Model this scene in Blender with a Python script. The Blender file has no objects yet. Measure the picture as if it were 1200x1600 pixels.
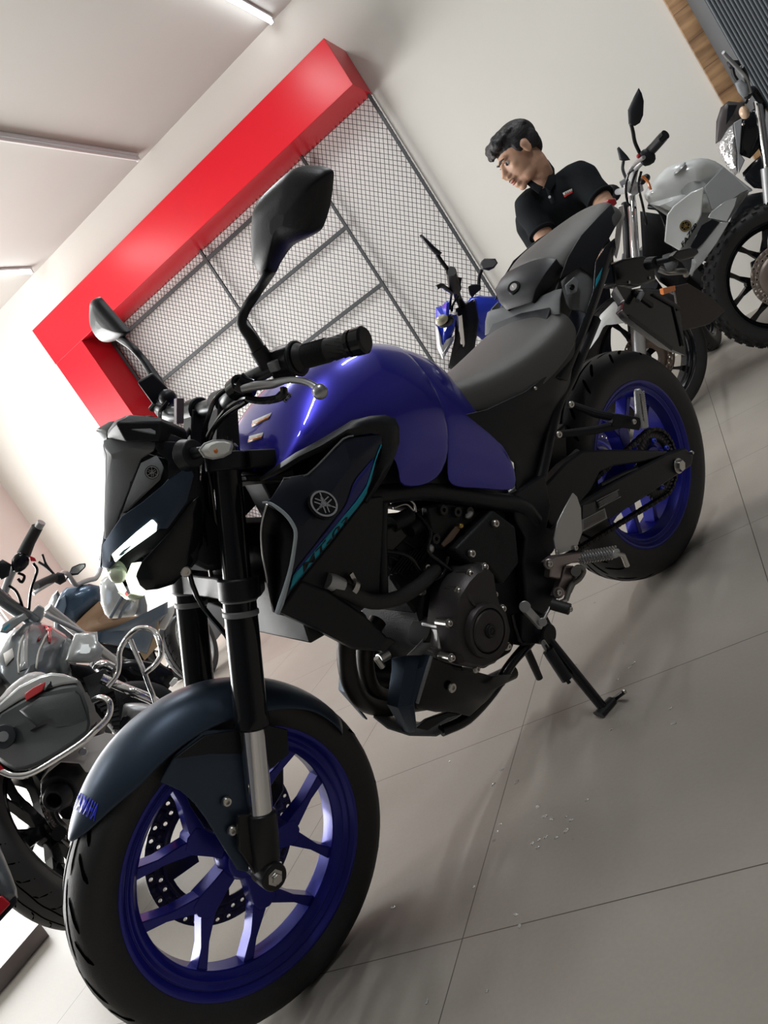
import bpy, math, random
from mathutils import Vector, Matrix
random.seed(7)
V3 = Vector
PI = math.pi
scene = bpy.context.scene
COL = scene.collection

# ------------------------------------------------------------------ camera
CY, CP, CR, CF = 0.46656739, 0.10083555, -0.58459584, 1179.82
CPOS = V3((1.11339132, -0.9341802, 0.77592256))
fwd = V3((-math.sin(CY)*math.cos(CP), math.cos(CY)*math.cos(CP), -math.sin(CP)))
_r = V3((math.cos(CY), math.sin(CY), 0))
_u = _r.cross(fwd)
cr_ = _r*math.cos(CR) + _u*math.sin(CR)
cu_ = -_r*math.sin(CR) + _u*math.cos(CR)
cam_d = bpy.data.cameras.new('camera')
cam_d.sensor_fit = 'VERTICAL'; cam_d.sensor_height = 24.0; cam_d.lens = CF/1600*24.0
cam_d.clip_start = 0.02; cam_d.clip_end = 100
cam = bpy.data.objects.new('camera', cam_d); COL.objects.link(cam)
cam.matrix_world = Matrix(((cr_.x, cu_.x, -fwd.x, CPOS.x), (cr_.y, cu_.y, -fwd.y, CPOS.y), (cr_.z, cu_.z, -fwd.z, CPOS.z), (0, 0, 0, 1)))
scene.camera = cam

def ray(px, py):
    return (fwd*CF + cr_*(px-600) - cu_*(py-800)).normalized()
def room(px, py, ax, d):                 # where the sight line of a pixel meets the room plane axis = d
    r = ray(px, py); return CPOS + r*((d-CPOS[ax])/r[ax])

class Frame:
    """a vehicle's own axes: x rearward, y to its right, z up, origin at the front tyre's contact"""
    def __init__(s, loc, yaw, lean=0.0, pivot=None):
        s.M = Matrix.Rotation(yaw, 3, 'Z') @ Matrix.Rotation(lean, 3, 'X')
        s.loc = V3(loc)
        if pivot is not None: s.loc = s.loc + V3((0, 0, pivot)) - s.M @ V3((0, 0, pivot))
        s.T = Matrix.Translation(s.loc) @ s.M.to_4x4()
        s.C = s.M.transposed() @ (CPOS - s.loc)
    def L(s, px, py, y):                 # own coordinates of a sight line at lateral offset y
        d = s.M.transposed() @ ray(px, py)
        return s.C + d*((y-s.C.y)/d.y)
    def Q(s, px, py, pt, n):             # ... on a general plane
        d = s.M.transposed() @ ray(px, py); n = V3(n)
        return s.C + d*((V3(pt)-s.C).dot(n)/d.dot(n))
    def W(s, w):
        return s.M.transposed() @ (V3(w) - s.loc)
    def D(s, px, py, dist):
        return s.C + (s.M.transposed() @ ray(px, py))*dist
    def LL(s, pts):
        return [s.L(*p) for p in pts]

def mir(p): return V3((p[0], -p[1], p[2]))

# ------------------------------------------------------------------ materials
MATS = {}
def pm(name, color, rough=0.5, metal=0.0, coat=0.0, var=0.0, vscale=8.0, bump=0.0, bscale=200.0, spec=0.5, trans=0.0, emit=None, estr=0.0, coat_r=0.05, ior=1.45, sheen=0.0):
    if name in MATS: return MATS[name]
    m = bpy.data.materials.new(name); m.use_nodes = True
    nt = m.node_tree; b = nt.nodes['Principled BSDF']
    col = (color[0], color[1], color[2], 1)
    b.inputs['Base Color'].default_value = col
    b.inputs['Roughness'].default_value = rough
    b.inputs['Metallic'].default_value = metal
    b.inputs['Coat Weight'].default_value = coat
    b.inputs['Coat Roughness'].default_value = coat_r
    b.inputs['Specular IOR Level'].default_value = spec
    b.inputs['IOR'].default_value = ior
    b.inputs['Transmission Weight'].default_value = trans
    b.inputs['Sheen Weight'].default_value = sheen
    if emit:
        b.inputs['Emission Color'].default_value = (*emit, 1); b.inputs['Emission Strength'].default_value = estr
    tc = nt.nodes.new('ShaderNodeTexCoord')
    v = max(var, 0.04)
    n = nt.nodes.new('ShaderNodeTexNoise'); n.inputs['Scale'].default_value = vscale; n.inputs['Detail'].default_value = 3
    nt.links.new(tc.outputs['Object'], n.inputs['Vector'])
    mr = nt.nodes.new('ShaderNodeMapRange'); mr.inputs['To Min'].default_value = 1-v; mr.inputs['To Max'].default_value = 1+v
    nt.links.new(n.outputs['Fac'], mr.inputs['Value'])
    mx = nt.nodes.new('ShaderNodeVectorMath'); mx.operation = 'SCALE'; mx.inputs[0].default_value = color[:3]
    nt.links.new(mr.outputs['Result'], mx.inputs['Scale']); nt.links.new(mx.outputs['Vector'], b.inputs['Base Color'])
    if bump > 0:
        n2 = nt.nodes.new('ShaderNodeTexNoise'); n2.inputs['Scale'].default_value = bscale; n2.inputs['Detail'].default_value = 2
        nt.links.new(tc.outputs['Object'], n2.inputs['Vector'])
        bp = nt.nodes.new('ShaderNodeBump'); bp.inputs['Strength'].default_value = bump; bp.inputs['Distance'].default_value = 0.002
        nt.links.new(n2.outputs['Fac'], bp.inputs['Height']); nt.links.new(bp.outputs['Normal'], b.inputs['Normal'])
    MATS[name] = m
    return m

M_black = pm('black_plastic', (0.008, 0.009, 0.012), 0.42, bump=0.15, bscale=600, spec=0.38)
M_blackg = pm('gloss_black', (0.006, 0.007, 0.009), 0.15, spec=0.45)
M_blackm = pm('satin_black_metal', (0.014, 0.014, 0.015), 0.34, metal=0.2, var=0.1)
M_engine = pm('engine_black_casting', (0.014, 0.015, 0.017), 0.5, metal=0.1, spec=0.3, bump=0.4, bscale=300)
M_cover = pm('crankcase_bronze_grey', (0.055, 0.050, 0.050), 0.42, metal=0.6, bump=0.2, bscale=400)
M_rubber = pm('tyre_rubber', (0.022, 0.022, 0.023), 0.55, bump=0.25, bscale=500, var=0.15, vscale=20)
M_groove = pm('tread_groove_black', (0.002, 0.002, 0.002), 1.0, spec=0.0)
M_grip = pm('grip_rubber', (0.016, 0.016, 0.017), 0.5)
M_rimblue = pm('blue_rim_paint', (0.012, 0.014, 0.26), 0.28, metal=0.4, coat=0.3, coat_r=0.15)
M_tank = pm('blue_tank_paint', (0.017, 0.012, 0.34), 0.28, metal=0.6, coat=1.0, coat_r=0.03)
M_navy = pm('matte_navy_paint', (0.036, 0.056, 0.088), 0.38, metal=0.45)
M_shroud = pm('midnight_shroud_paint', (0.010, 0.014, 0.028), 0.34, metal=0.3)
M_grey = pm('grey_textured_plastic', (0.19, 0.20, 0.21), 0.45, bump=0.2, bscale=700)
M_seatgrey = pm('grey_tail_plastic', (0.11, 0.115, 0.12), 0.5, bump=0.2, bscale=700)
M_vinyl = pm('black_seat_vinyl', (0.075, 0.073, 0.070), 0.38, bump=0.35, bscale=900)
M_chrome = pm('chrome', (0.75, 0.75, 0.76), 0.08, metal=1.0)
M_steel = pm('brushed_steel', (0.50, 0.49, 0.47), 0.30, metal=1.0)
M_bolt = pm('zinc_bolt', (0.62, 0.60, 0.56), 0.28, metal=1.0)
M_alu = pm('bare_aluminium', (0.50, 0.50, 0.50), 0.38, metal=0.85, bump=0.1, bscale=400)
M_alup = pm('painted_silver', (0.45, 0.46, 0.47), 0.38, metal=0.6)
M_pegpink = pm('anodised_peg_bracket', (0.36, 0.31, 0.30), 0.36, metal=0.8)
M_cyan = pm('cyan_decal', (0.0, 0.30, 0.42), 0.35)
M_bluedec = pm('blue_decal', (0.012, 0.014, 0.16), 0.35)
M_tealedge = pm('pale_shroud_edge', (0.38, 0.44, 0.48), 0.35)
M_lens = pm('clear_lens', (0.82, 0.84, 0.80), 0.12, coat=0.8)
M_drl = pm('lit_running_lamp', (0.9, 1.0, 0.88), 0.2, emit=(0.86, 1.0, 0.88), estr=1.6)
M_proj = pm('lit_projector_lens', (0.9, 1.0, 0.85), 0.1, emit=(0.95, 1.0, 0.85), estr=1.3)
M_lensg = pm('greenish_clear_lens', (0.62, 0.70, 0.52), 0.12, coat=1.0)
M_red = pm('red_panel', (0.56, 0.008, 0.018), 0.27, spec=0.28)
M_redl = pm('red_lens', (0.50, 0.012, 0.02), 0.15, coat=0.8)
M_orange = pm('orange_lens', (0.75, 0.22, 0.05), 0.2, coat=0.5)
M_mirror = pm('mirror_glass', (0.78, 0.80, 0.82), 0.03, metal=1.0)
M_white = pm('white_gloss_paint', (0.66, 0.68, 0.67), 0.22, coat=0.8)
M_silverp = pm('pearl_silver_paint', (0.40, 0.415, 0.41), 0.25, metal=0.25, coat=0.8)
M_sticker = pm('white_sticker', (0.62, 0.60, 0.55), 0.5)
M_paper = pm('grey_label', (0.35, 0.33, 0.32), 0.5)
M_tan = pm('tan_vinyl', (0.26, 0.155, 0.085), 0.5, bump=0.2, bscale=500)
M_bluegrey = pm('steel_blue_paint', (0.055, 0.095, 0.15), 0.3, metal=0.4, coat=0.5)
M_gunmetal = pm('gunmetal_paint', (0.11, 0.122, 0.130), 0.3, metal=0.4, coat=0.5)
M_case = pm('charcoal_case_plastic', (0.034, 0.040, 0.043), 0.42, bump=0.25, bscale=600)
M_gold = pm('brass', (0.55, 0.38, 0.12), 0.35, metal=0.9)
M_brightblue = pm('bright_blue_paint', (0.02, 0.05, 0.62), 0.25, coat=0.6)

# ------------------------------------------------------------------ mesh builder
class MB:
    def __init__(s): s.v = []; s.f = []; s.m = []; s.k = 0
    def add(s, vs, fs):
        o = len(s.v); s.v += [tuple(v) for v in vs]; s.f += [tuple(i+o for i in f) for f in fs]; s.m += [s.k]*len(fs); return s
    def mat(s, k): s.k = k; return s
    def box(s, c, size, R=None):
        c = V3(c); hx, hy, hz = [k/2 for k in size]
        vs = [V3((x*hx, y*hy, z*hz)) for x in (-1, 1) for y in (-1, 1) for z in (-1, 1)]
        if R is not None: vs = [R @ v for v in vs]
        return s.add([v+c for v in vs], [(0, 1, 3, 2), (4, 6, 7, 5), (0, 4, 5, 1), (2, 3, 7, 6), (0, 2, 6, 4), (1, 5, 7, 3)])
    def beam(s, a, b, w, h, up=(0, 0, 1), w2=None, h2=None):   # rectangular bar a->b; w across, h along 'up'
        a, b = V3(a), V3(b); d = (b-a).normalized(); sx = d.cross(V3(up)).normalized(); uz = sx.cross(d)
        w2 = w if w2 is None else w2; h2 = h if h2 is None else h2
        vs = []
        for p, ww, hh in ((a, w, h), (b, w2, h2)):
            vs += [p-sx*ww/2-uz*hh/2, p+sx*ww/2-uz*hh/2, p+sx*ww/2+uz*hh/2, p-sx*ww/2+uz*hh/2]
        return s.add(vs, [(3, 2, 1, 0), (4, 5, 6, 7), (0, 1, 5, 4), (1, 2, 6, 5), (2, 3, 7, 6), (3, 0, 4, 7)])
    def tube(s, pts, r, n=12, caps=True, smooth=0, flat=None):
        pts = [V3(p) for p in pts]
        rs = list(r) if isinstance(r, (list, tuple)) else [r]*len(pts)
        if smooth: pts, rs = catmull(pts, rs, smooth)
        N = len(pts); vs = []; fs = []
        t0 = (pts[1]-pts[0]).normalized()
        up = V3((0, 0, 1)) if abs(t0.z) < 0.9 else V3((1, 0, 0))
        nx = t0.cross(up).normalized()
        for i, p in enumerate(pts):
            t = (pts[min(i+1, N-1)]-pts[max(i-1, 0)])
            t = t.normalized() if t.length > 1e-9 else t0
            nx = (nx - t*nx.dot(t)).normalized(); ny = t.cross(nx)
            for k in range(n):
                a = 2*PI*k/n; q = math.cos(a)*nx + math.sin(a)*ny*(flat or 1)
                vs.append(p+q*rs[i])
        for i in range(N-1):
            for k in range(n):
                a, b = i*n+k, i*n+(k+1) % n
                fs.append((a, b, b+n, a+n))
        if caps: fs.append(tuple(range(n-1, -1, -1))); fs.append(tuple((N-1)*n+k for k in range(n)))
        return s.add(vs, fs)
    def cyl(s, a, b, r, n=20, r2=None):
        return s.tube([a, b], [r, r if r2 is None else r2], n)
    def lathe(s, prof, c, axis=(0, 1, 0), n=64, closed=False, a0=0, a1=2*PI, caps=False):   # prof: (radius, offset along axis)
        c = V3(c); ax = V3(axis).normalized(); ref = V3((1, 0, 0)) if abs(ax.x) < 0.9 else V3((0, 0, 1))
        e1 = (ref-ax*ref.dot(ax)).normalized(); e2 = ax.cross(e1)
        full = abs(a1-a0-2*PI) < 1e-6; m = len(prof); vs = []; fs = []
        cnt = n if full else n+1
        for i in range(cnt):
            a = a0+(a1-a0)*i/n; d = e1*math.cos(a)+e2*math.sin(a)
            vs += [c+d*r+ax*h for r, h in prof]
        for i in range(n):
            j = (i+1) % cnt
            for k in range(m if closed else m-1):
                k2 = (k+1) % m; fs.append((i*m+k, j*m+k, j*m+k2, i*m+k2))
        if caps and not full: fs.append(tuple(range(m-1, -1, -1))); fs.append(tuple((cnt-1)*m+k for k in range(m)))
        return s.add(vs, fs)
    def prism(s, poly, vec):             # outline (3d points) pushed along vec
        vec = V3(vec); n = len(poly); p = [V3(q) for q in poly]
        return s.add(p+[q+vec for q in p], [tuple(range(n-1, -1, -1)), tuple(range(n, 2*n))]+[(i, (i+1) % n, n+(i+1) % n, n+i) for i in range(n)])
    def patch(s, rows, closed=False):    # grid surface
        m = len(rows[0]); vs = [V3(p) for r in rows for p in r]; fs = []
        for i in range(len(rows)-1):
            for k in range(m if closed else m-1):
                k2 = (k+1) % m; fs.append((i*m+k, i*m+k2, (i+1)*m+k2, (i+1)*m+k))
        return s.add(vs, fs)
    def loft(s, rows, caps=True):
        s.patch(rows, True)
        if caps:
            m = len(rows[0]); s.add([V3(p) for p in rows[0]], [tuple(range(m))]); s.add([V3(p) for p in rows[-1]], [tuple(range(m-1, -1, -1))])
        return s
    def ball(s, c, r, n=12, sc=(1, 1, 1), R=None):
        c = V3(c); vs = []; fs = []
        for i in range(n+1):
            th = PI*i/n
            for k in range(2*n):
                ph = PI*k/n; v = V3((math.sin(th)*math.cos(ph)*sc[0], math.sin(th)*math.sin(ph)*sc[1], math.cos(th)*sc[2]))*r
                if R is not None: v = R @ v
                vs.append(c+v)
        for i in range(n):
            for k in range(2*n):
                a, b = i*2*n+k, i*2*n+(k+1) % (2*n); fs.append((a, a+2*n, b+2*n, b))
        return s.add(vs, fs)
    def bolt(s, c, axis, r=0.007, h=0.006):
        c = V3(c); ax = V3(axis).normalized()
        s.lathe([(0, 0), (r, 0), (r, h*0.6), (r*0.8, h), (r*0.45, h), (r*0.45, h*0.5), (0, h*0.5)], c, ax, 14); return s
    def mirror(s):
        if not any(abs(v[1]) < 2e-3 for v in s.v): s.twin = True; return s     # a left and a right piece: two meshes
        o = len(s.v); n = len(s.f)
        s.v += [(x, -y, z) for x, y, z in s.v]; s.f += [tuple(i+o for i in reversed(f)) for f in s.f[:n]]; s.m += s.m[:n]; return s
    def build(s, name, mats, parent=None, bevel=0, segs=2, sub=0, solid=0, soff=-1, sharp=35, weld=False, recalc=True):
        if getattr(s, 'twin', False):
            t = MB(); t.v = [(x, -y, z) for x, y, z in s.v]; t.f = [tuple(reversed(f)) for f in s.f]; t.m = list(s.m)
            t.build(name, mats, parent, bevel, segs, sub, solid, soff, sharp, weld, recalc)
        me = bpy.data.meshes.new(name); me.from_pydata(s.v, [], s.f)
        mats = mats if isinstance(mats, (list, tuple)) else [mats]
        for m in mats: me.materials.append(m)
        me.polygons.foreach_set('material_index', s.m)
        import bmesh
        bm = bmesh.new(); bm.from_mesh(me)
        if weld: bmesh.ops.remove_doubles(bm, verts=bm.verts, dist=1e-4)
        if recalc: bmesh.ops.recalc_face_normals(bm, faces=bm.faces)
        bm.to_mesh(me); bm.free()
        me.polygons.foreach_set('use_smooth', [True]*len(me.polygons))
        if sharp and not sub: me.set_sharp_from_angle(angle=math.radians(sharp))
        o = bpy.data.objects.new(name, me); COL.objects.link(o)
        if parent: o.parent = parent
        if solid: q = o.modifiers.new('Solidify', 'SOLIDIFY'); q.thickness = solid; q.offset = soff
        if bevel: q = o.modifiers.new('Bevel', 'BEVEL'); q.width = bevel; q.segments = segs; q.limit_method = 'ANGLE'; q.angle_limit = math.radians(40); q.harden_normals = False
        if sub: q = o.modifiers.new('Subsurf', 'SUBSURF'); q.levels = sub; q.render_levels = sub
        return o

def catmull(pts, rs, k):
    P_ = [pts[0]*2-pts[1]]+pts+[pts[-1]*2-pts[-2]]; out = []; ro = []
    for i in range(1, len(P_)-2):
        p0, p1, p2, p3 = P_[i-1:i+3]
        for j in range(k):
            t = j/k; out.append(0.5*((2*p1)+(p2-p0)*t+(2*p0-5*p1+4*p2-p3)*t*t+(3*p1-p0-3*p2+p3)*t**3)); ro.append(rs[i-1]*(1-t)+rs[i]*t)
    out.append(pts[-1]); ro.append(rs[-1]); return out, ro

def dense(poly, k=3):                     # smooth a closed outline a little
    n = len(poly); out = []
    for i in range(n):
        p0, p1, p2, p3 = [V3(poly[(i+j-1) % n]) for j in range(4)]
        for j in range(k):
            t = j/k; out.append(0.5*((2*p1)+(p2-p0)*t+(2*p0-5*p1+4*p2-p3)*t*t+(3*p1-p0-3*p2+p3)*t**3))
    return out

def empty(name, frame=None, loc=None):
    o = bpy.data.objects.new(name, None); COL.objects.link(o); o.empty_display_size = 0.1
    if frame: o.matrix_world = frame.T
    if loc is not None: o.location = loc
    return o
def tag(o, label=None, cat=None, group=None, kind=None):
    if label: o['label'] = label
    if cat: o['category'] = cat
    if group: o['group'] = group
    if kind: o['kind'] = kind
    return o
def struct(o): o['kind'] = 'structure'; return o
def setkids(parent, *objs):
    for o in objs: o.parent = parent

def text_part(name, txt, mat, parent, origin, xdir, ydir, size, depth=0.0006, shear=0.0, width=None, off=0.0):
    """raised lettering: origin = lower left, xdir along the line, ydir up; becomes a mesh"""
    cu = bpy.data.curves.new(name, 'FONT'); cu.body = txt; cu.size = 1.0; cu.extrude = 0.0; cu.shear = shear; cu.resolution_u = 3; cu.offset = off
    to = bpy.data.objects.new(name, cu); COL.objects.link(to)
    dg = bpy.context.evaluated_depsgraph_get(); dg.update()
    me = bpy.data.meshes.new_from_object(to.evaluated_get(dg)); bpy.data.objects.remove(to)
    xs = [v.co.x for v in me.vertices]; ys = [v.co.y for v in me.vertices]
    w = max(xs)-min(xs); h = max(ys)-min(ys)
    X = V3(xdir).normalized(); Y = V3(ydir); Y = (Y-X*Y.dot(X)).normalized(); Z = X.cross(Y)
    sy = size/h; sx = (width/w) if width else sy
    for v in me.vertices:
        c = v.co.copy(); v.co = V3(origin)+X*(c.x-min(xs))*sx+Y*(c.y-min(ys))*sy+Z*depth
    me.materials.clear(); me.materials.append(mat)
    o = bpy.data.objects.new(name, me); COL.objects.link(o)
    q = o.modifiers.new('Solidify', 'SOLIDIFY'); q.thickness = depth*0.9; q.offset = 0
    if parent: o.parent = parent
    return o

def bolts(name, mat, par, *specs):      # each (centre, axis, radius, height) a mesh of its own
    for c, ax, r, h in specs: MB().bolt(c, ax, r, h).build(name, mat, par)

def emblem(mb, c, n, up, r, k0=0, k1=1):
    """round badge: disc (slot k0) with ring and three crossed tuning forks (slot k1)"""
    c = V3(c); n = V3(n).normalized(); up = V3(up); up = (up-n*up.dot(n)).normalized(); sx = up.cross(n)
    mb.mat(k0).lathe([(0, 0), (r*1.12, 0), (r*1.12, r*0.16), (r*0.98, r*0.22), (0, r*0.22)], c, n, 32)
    mb.mat(k1).lathe([(r*0.86, r*0.2), (r*0.86, r*0.32), (r*1.0, r*0.32), (r*1.0, r*0.2)], c, n, 40)
    for k in range(3):
        a = PI/2+k*2*PI/3; d = sx*math.cos(a)+up*math.sin(a); t = n.cross(d)
        o = c+n*r*0.26
        mb.beam(o, o+d*r*0.84, r*0.10, r*0.1, n)                       # stem out
        mb.beam(o-d*r*0.05, o-d*r*0.22+t*r*0.0, r*0.1, r*0.1, n)
        for sgn in (-1, 1):
            mb.beam(o+t*sgn*r*0.14-d*r*0.10, o+t*sgn*r*0.14-d*r*0.70, r*0.085, r*0.1, n)
        mb.beam(o-t*r*0.18-d*r*0.12, o+t*r*0.18-d*r*0.12, r*0.09, r*0.1, n)
        mb.beam(o+t*0+d*r*0.30, o+d*r*0.62, r*0.20, r*0.1, n, w2=r*0.06)
    mb.mat(0)
# ------------------------------------------------------------------ wheels
def tyre_prof(R, hw, rb, hb):
    """closed tyre section, (radius, offset)"""
    d = R-rb
    half = [(rb, hb), (rb+d*0.16, hb+(hw-hb)*0.55), (rb+d*0.40, hw*0.985), (rb+d*0.56, hw), (rb+d*0.72, hw*0.93), (rb+d*0.85, hw*0.74), (rb+d*0.945, hw*0.47), (rb+d*0.985, hw*0.24), (R, 0)]
    return half, half+[(r, -h) for r, h in reversed(half[:-1])]
def surf_at(half, h):
    h = abs(h); pts = half[3:]
    for (r0, h0), (r1, h1) in zip(pts, pts[1:]):
        if h1 <= h <= h0: t = (h-h0)/(h1-h0) if h1 != h0 else 0; return r0+(r1-r0)*t
    return pts[0][0]
def add_tyre(mb, c, R, hw, rb, hb, kind='sport', ax=V3((0, 1, 0)), n=96):
    half, prof = tyre_prof(R, hw, rb, hb)
    mb.mat(0).lathe(prof, c, ax, n, closed=True)
    c = V3(c)
    def P(a, h, up=0.0005):
        r = surf_at(half, h)+up
        return c+V3((math.cos(a)*r, 0, -math.sin(a)*r))+V3((0, h, 0))
    mb.mat(1)
    def ribbon(path, w):                  # path of (angle, offset)
        L = len(path); rows = []
        for i, (a, h) in enumerate(path):
            a2, h2 = path[min(i+1, L-1)]; a1, h1 = path[max(i-1, 0)]
            da, dh = (a2-a1)*R, (h2-h1); l = math.hypot(da, dh) or 1; k = w*(0.35 if i in (0, L-1) else 1)
            rows.append([P(a-dh/l*k/R, h+da/l*k), P(a+dh/l*k/R, h-da/l*k)])
        mb.patch(rows)
    if kind == 'sport':
        N = 14
        for k in range(N):
            for sg in (1, -1):
                a0 = 2*PI*(k+(0.5 if sg < 0 else 0))/N
                ribbon([(a0-t*0.42, sg*hw*(0.10+0.16*t)) for t in [i/8 for i in range(9)]], 0.0026)
                ribbon([(a0-0.08-t*0.17, sg*hw*(0.30+0.38*t)) for t in [i/6 for i in range(7)]], 0.0036)
                ribbon([(a0-0.30-t*0.13, sg*hw*(0.45+0.42*t)) for t in [i/6 for i in range(7)]], 0.0032)
    elif kind == 'road':
        N = 30
        for k in range(N):
            for sg in (1, -1):
                a0 = 2*PI*(k+(0.5 if sg < 0 else 0))/N
                ribbon([(a0+t*0.05, sg*hw*(0.30+0.10*t)) for t in [0, 0.5, 1]], 0.0025)
                ribbon([(a0+0.05+t*0.06, sg*hw*(0.42+0.40*t)) for t in [0, 0.5, 1]], 0.0022)
        for sg in (0.22, -0.22):
            ribbon([(2*PI*i/90, sg*hw*(1+0.12*((i//2) % 2))) for i in range(91)], 0.0020)
    elif kind == 'knob':
        N = 34; mb.mat(0)
        for k in range(N):
            for hh, off, ww in ((0, 0.0, 0.017), (0.48, 0.5, 0.015), (-0.48, 0.5, 0.015), (0.86, 0, 0.011), (-0.86, 0, 0.011)):
                a = 2*PI*(k+off)/N; h = hh*hw; r = surf_at(half, h)+0.001
                d = V3((math.cos(a), 0, -math.sin(a))); tn = V3((-math.sin(a), 0, -math.cos(a)))
                nrm = (d*1.0+V3((0, hh*0.9, 0))).normalized(); p = c+d*r+V3((0, h, 0))
                mb.beam(p-nrm*0.004, p+nrm*0.009, ww*1.15, 0.022, tn, w2=ww*0.95, h2=0.018)
    mb.mat(0)
def add_rim(mb, c, rb, hb, inner, n=96):
    prof = [(rb+0.004, hb-0.001), (rb+0.006, hb+0.003), (rb-0.001, hb+0.004), (rb-0.008, hb-0.004), (rb-0.010, hb-0.008), (rb-0.012, hb-0.004), (rb-0.020, hb-0.012), (rb-0.022, hb-0.009), (inner+0.006, hb*0.55), (inner, hb*0.42),
            (inner, -hb*0.42), (inner+0.006, -hb*0.55), (rb-0.022, -hb+0.009), (rb-0.020, -hb+0.012), (rb-0.012, -hb+0.004), (rb-0.010, -hb+0.008), (rb-0.008, -hb+0.004), (rb-0.001, -hb-0.004), (rb+0.006, -hb-0.003), (rb+0.004, -hb+0.001)]
    mb.lathe(prof, c, (0, 1, 0), n, closed=True)
def pol(c, r, deg, y): a = math.radians(deg); return V3(c)+V3((math.cos(a)*r, y, math.sin(a)*r))
def add_y_spokes(mb, c, angs, inner, hd=0.017, split=23, hub=0.034, rs=0.104):
    for A in angs:
        def p(r, d, y): return pol(c, r, A+d, y)
        for y0, sgn in ((0, 1),):
            # trunk
            tr = [(0.0, 30), (hub*1.1, 24), (0.060, 16.5), (rs-0.008, 13.5), (rs+0.008, 10)]
            out = [p(r, d, -hd) for r, d in tr[1:]]+[p(rs+0.012, 0, -hd)]+[p(r, -d, -hd) for r, d in reversed(tr[1:])]
            mb.prism(out, (0, 2*hd, 0))
            for s2 in (1, -1):
                a_ = [p(rs-0.012, s2*13.0, -hd*0.95), p(rs-0.012, s2*0.5, -hd*0.95), p(rs+0.012, s2*3.5, -hd*0.95), p(rs+(inner-rs)*.6, s2*split*.70, -hd*0.85), p(inner+0.004, s2*(split-3.2), -hd*0.75), p(inner+0.004, s2*(split+3.0), -hd*0.75), p(rs+(inner-rs)*.45, s2*split*.86, -hd*0.9)]
                mb.prism(a_, (0, 2*hd*0.88, 0))
    mb.lathe([(0.018, -0.030), (hub, -0.030), (hub+0.006, -0.020), (hub+0.010, 0), (hub+0.006, 0.020), (hub, 0.030), (0.018, 0.030)], c, (0, 1, 0), 40)
def holed_ring(mb, c, r0, r1, y, n=36, hr=0.0038, rows=2, ax=(0, 1, 0), skip=None):
    dr = (r1-r0)/rows
    for j in range(rows):
        for i in range(n):
            off = 0.5*(j % 2)
            a0, a1 = 2*PI*(i+off)/n, 2*PI*(i+1+off)/n; ra, rb = r0+j*dr, r0+(j+1)*dr; am = (a0+a1)/2; rm = (ra+rb)/2
            def pt(a, r): return V3(c)+V3((math.cos(a)*r, y, math.sin(a)*r))
            sq = [pt(a0, ra), pt(am, ra), pt(a1, ra), pt(a1, rm), pt(a1, rb), pt(am, rb), pt(a0, rb), pt(a0, rm)]
            drill = (i % 3 != 2) if j == 0 else (i % 3 != 0)
            if drill:
                ci = [pt(am+math.cos(t)*hr/rm, rm+math.sin(t)*hr) for t in [PI*1.25, PI*1.5, PI*1.75, 0, PI*.25, PI*.5, PI*.75, PI]]
                mb.add(sq+ci, [(k, (k+1) % 8, 8+(k+1) % 8, 8+k) for k in range(8)])
            else: mb.add(sq, [tuple(range(8))])
# ------------------------------------------------------------------ room
D = 5.0                                   # back wall
H = CPOS.z + 0.495*(D-CPOS.y)             # ceiling height
XL = room(0, 754, 1, D).x                 # left wall
XR, YF = 4.6, -4.2
TILE = 0.607
def room_mat(name, color, rough, var=0.03, vscale=1.5, bump=0.0, extra=None, spec=0.4):
    return pm(name, color, rough, var=var, vscale=vscale, bump=bump, bscale=60, spec=spec)
M_wall = room_mat('painted_plaster_wall', (0.62, 0.60, 0.555), 0.75, 0.025, 1.2, 0.15)
M_wallp = room_mat('pinkish_plaster_wall', (0.60, 0.555, 0.53), 0.75, 0.02, 1.2, 0.15)
M_dark = room_mat('low_bounce_grey_wall', (0.08, 0.08, 0.085), 0.7)
M_ceil = room_mat('ceiling_paint', (0.50, 0.50, 0.475), 0.8, 0.02, 1.0)

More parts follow.
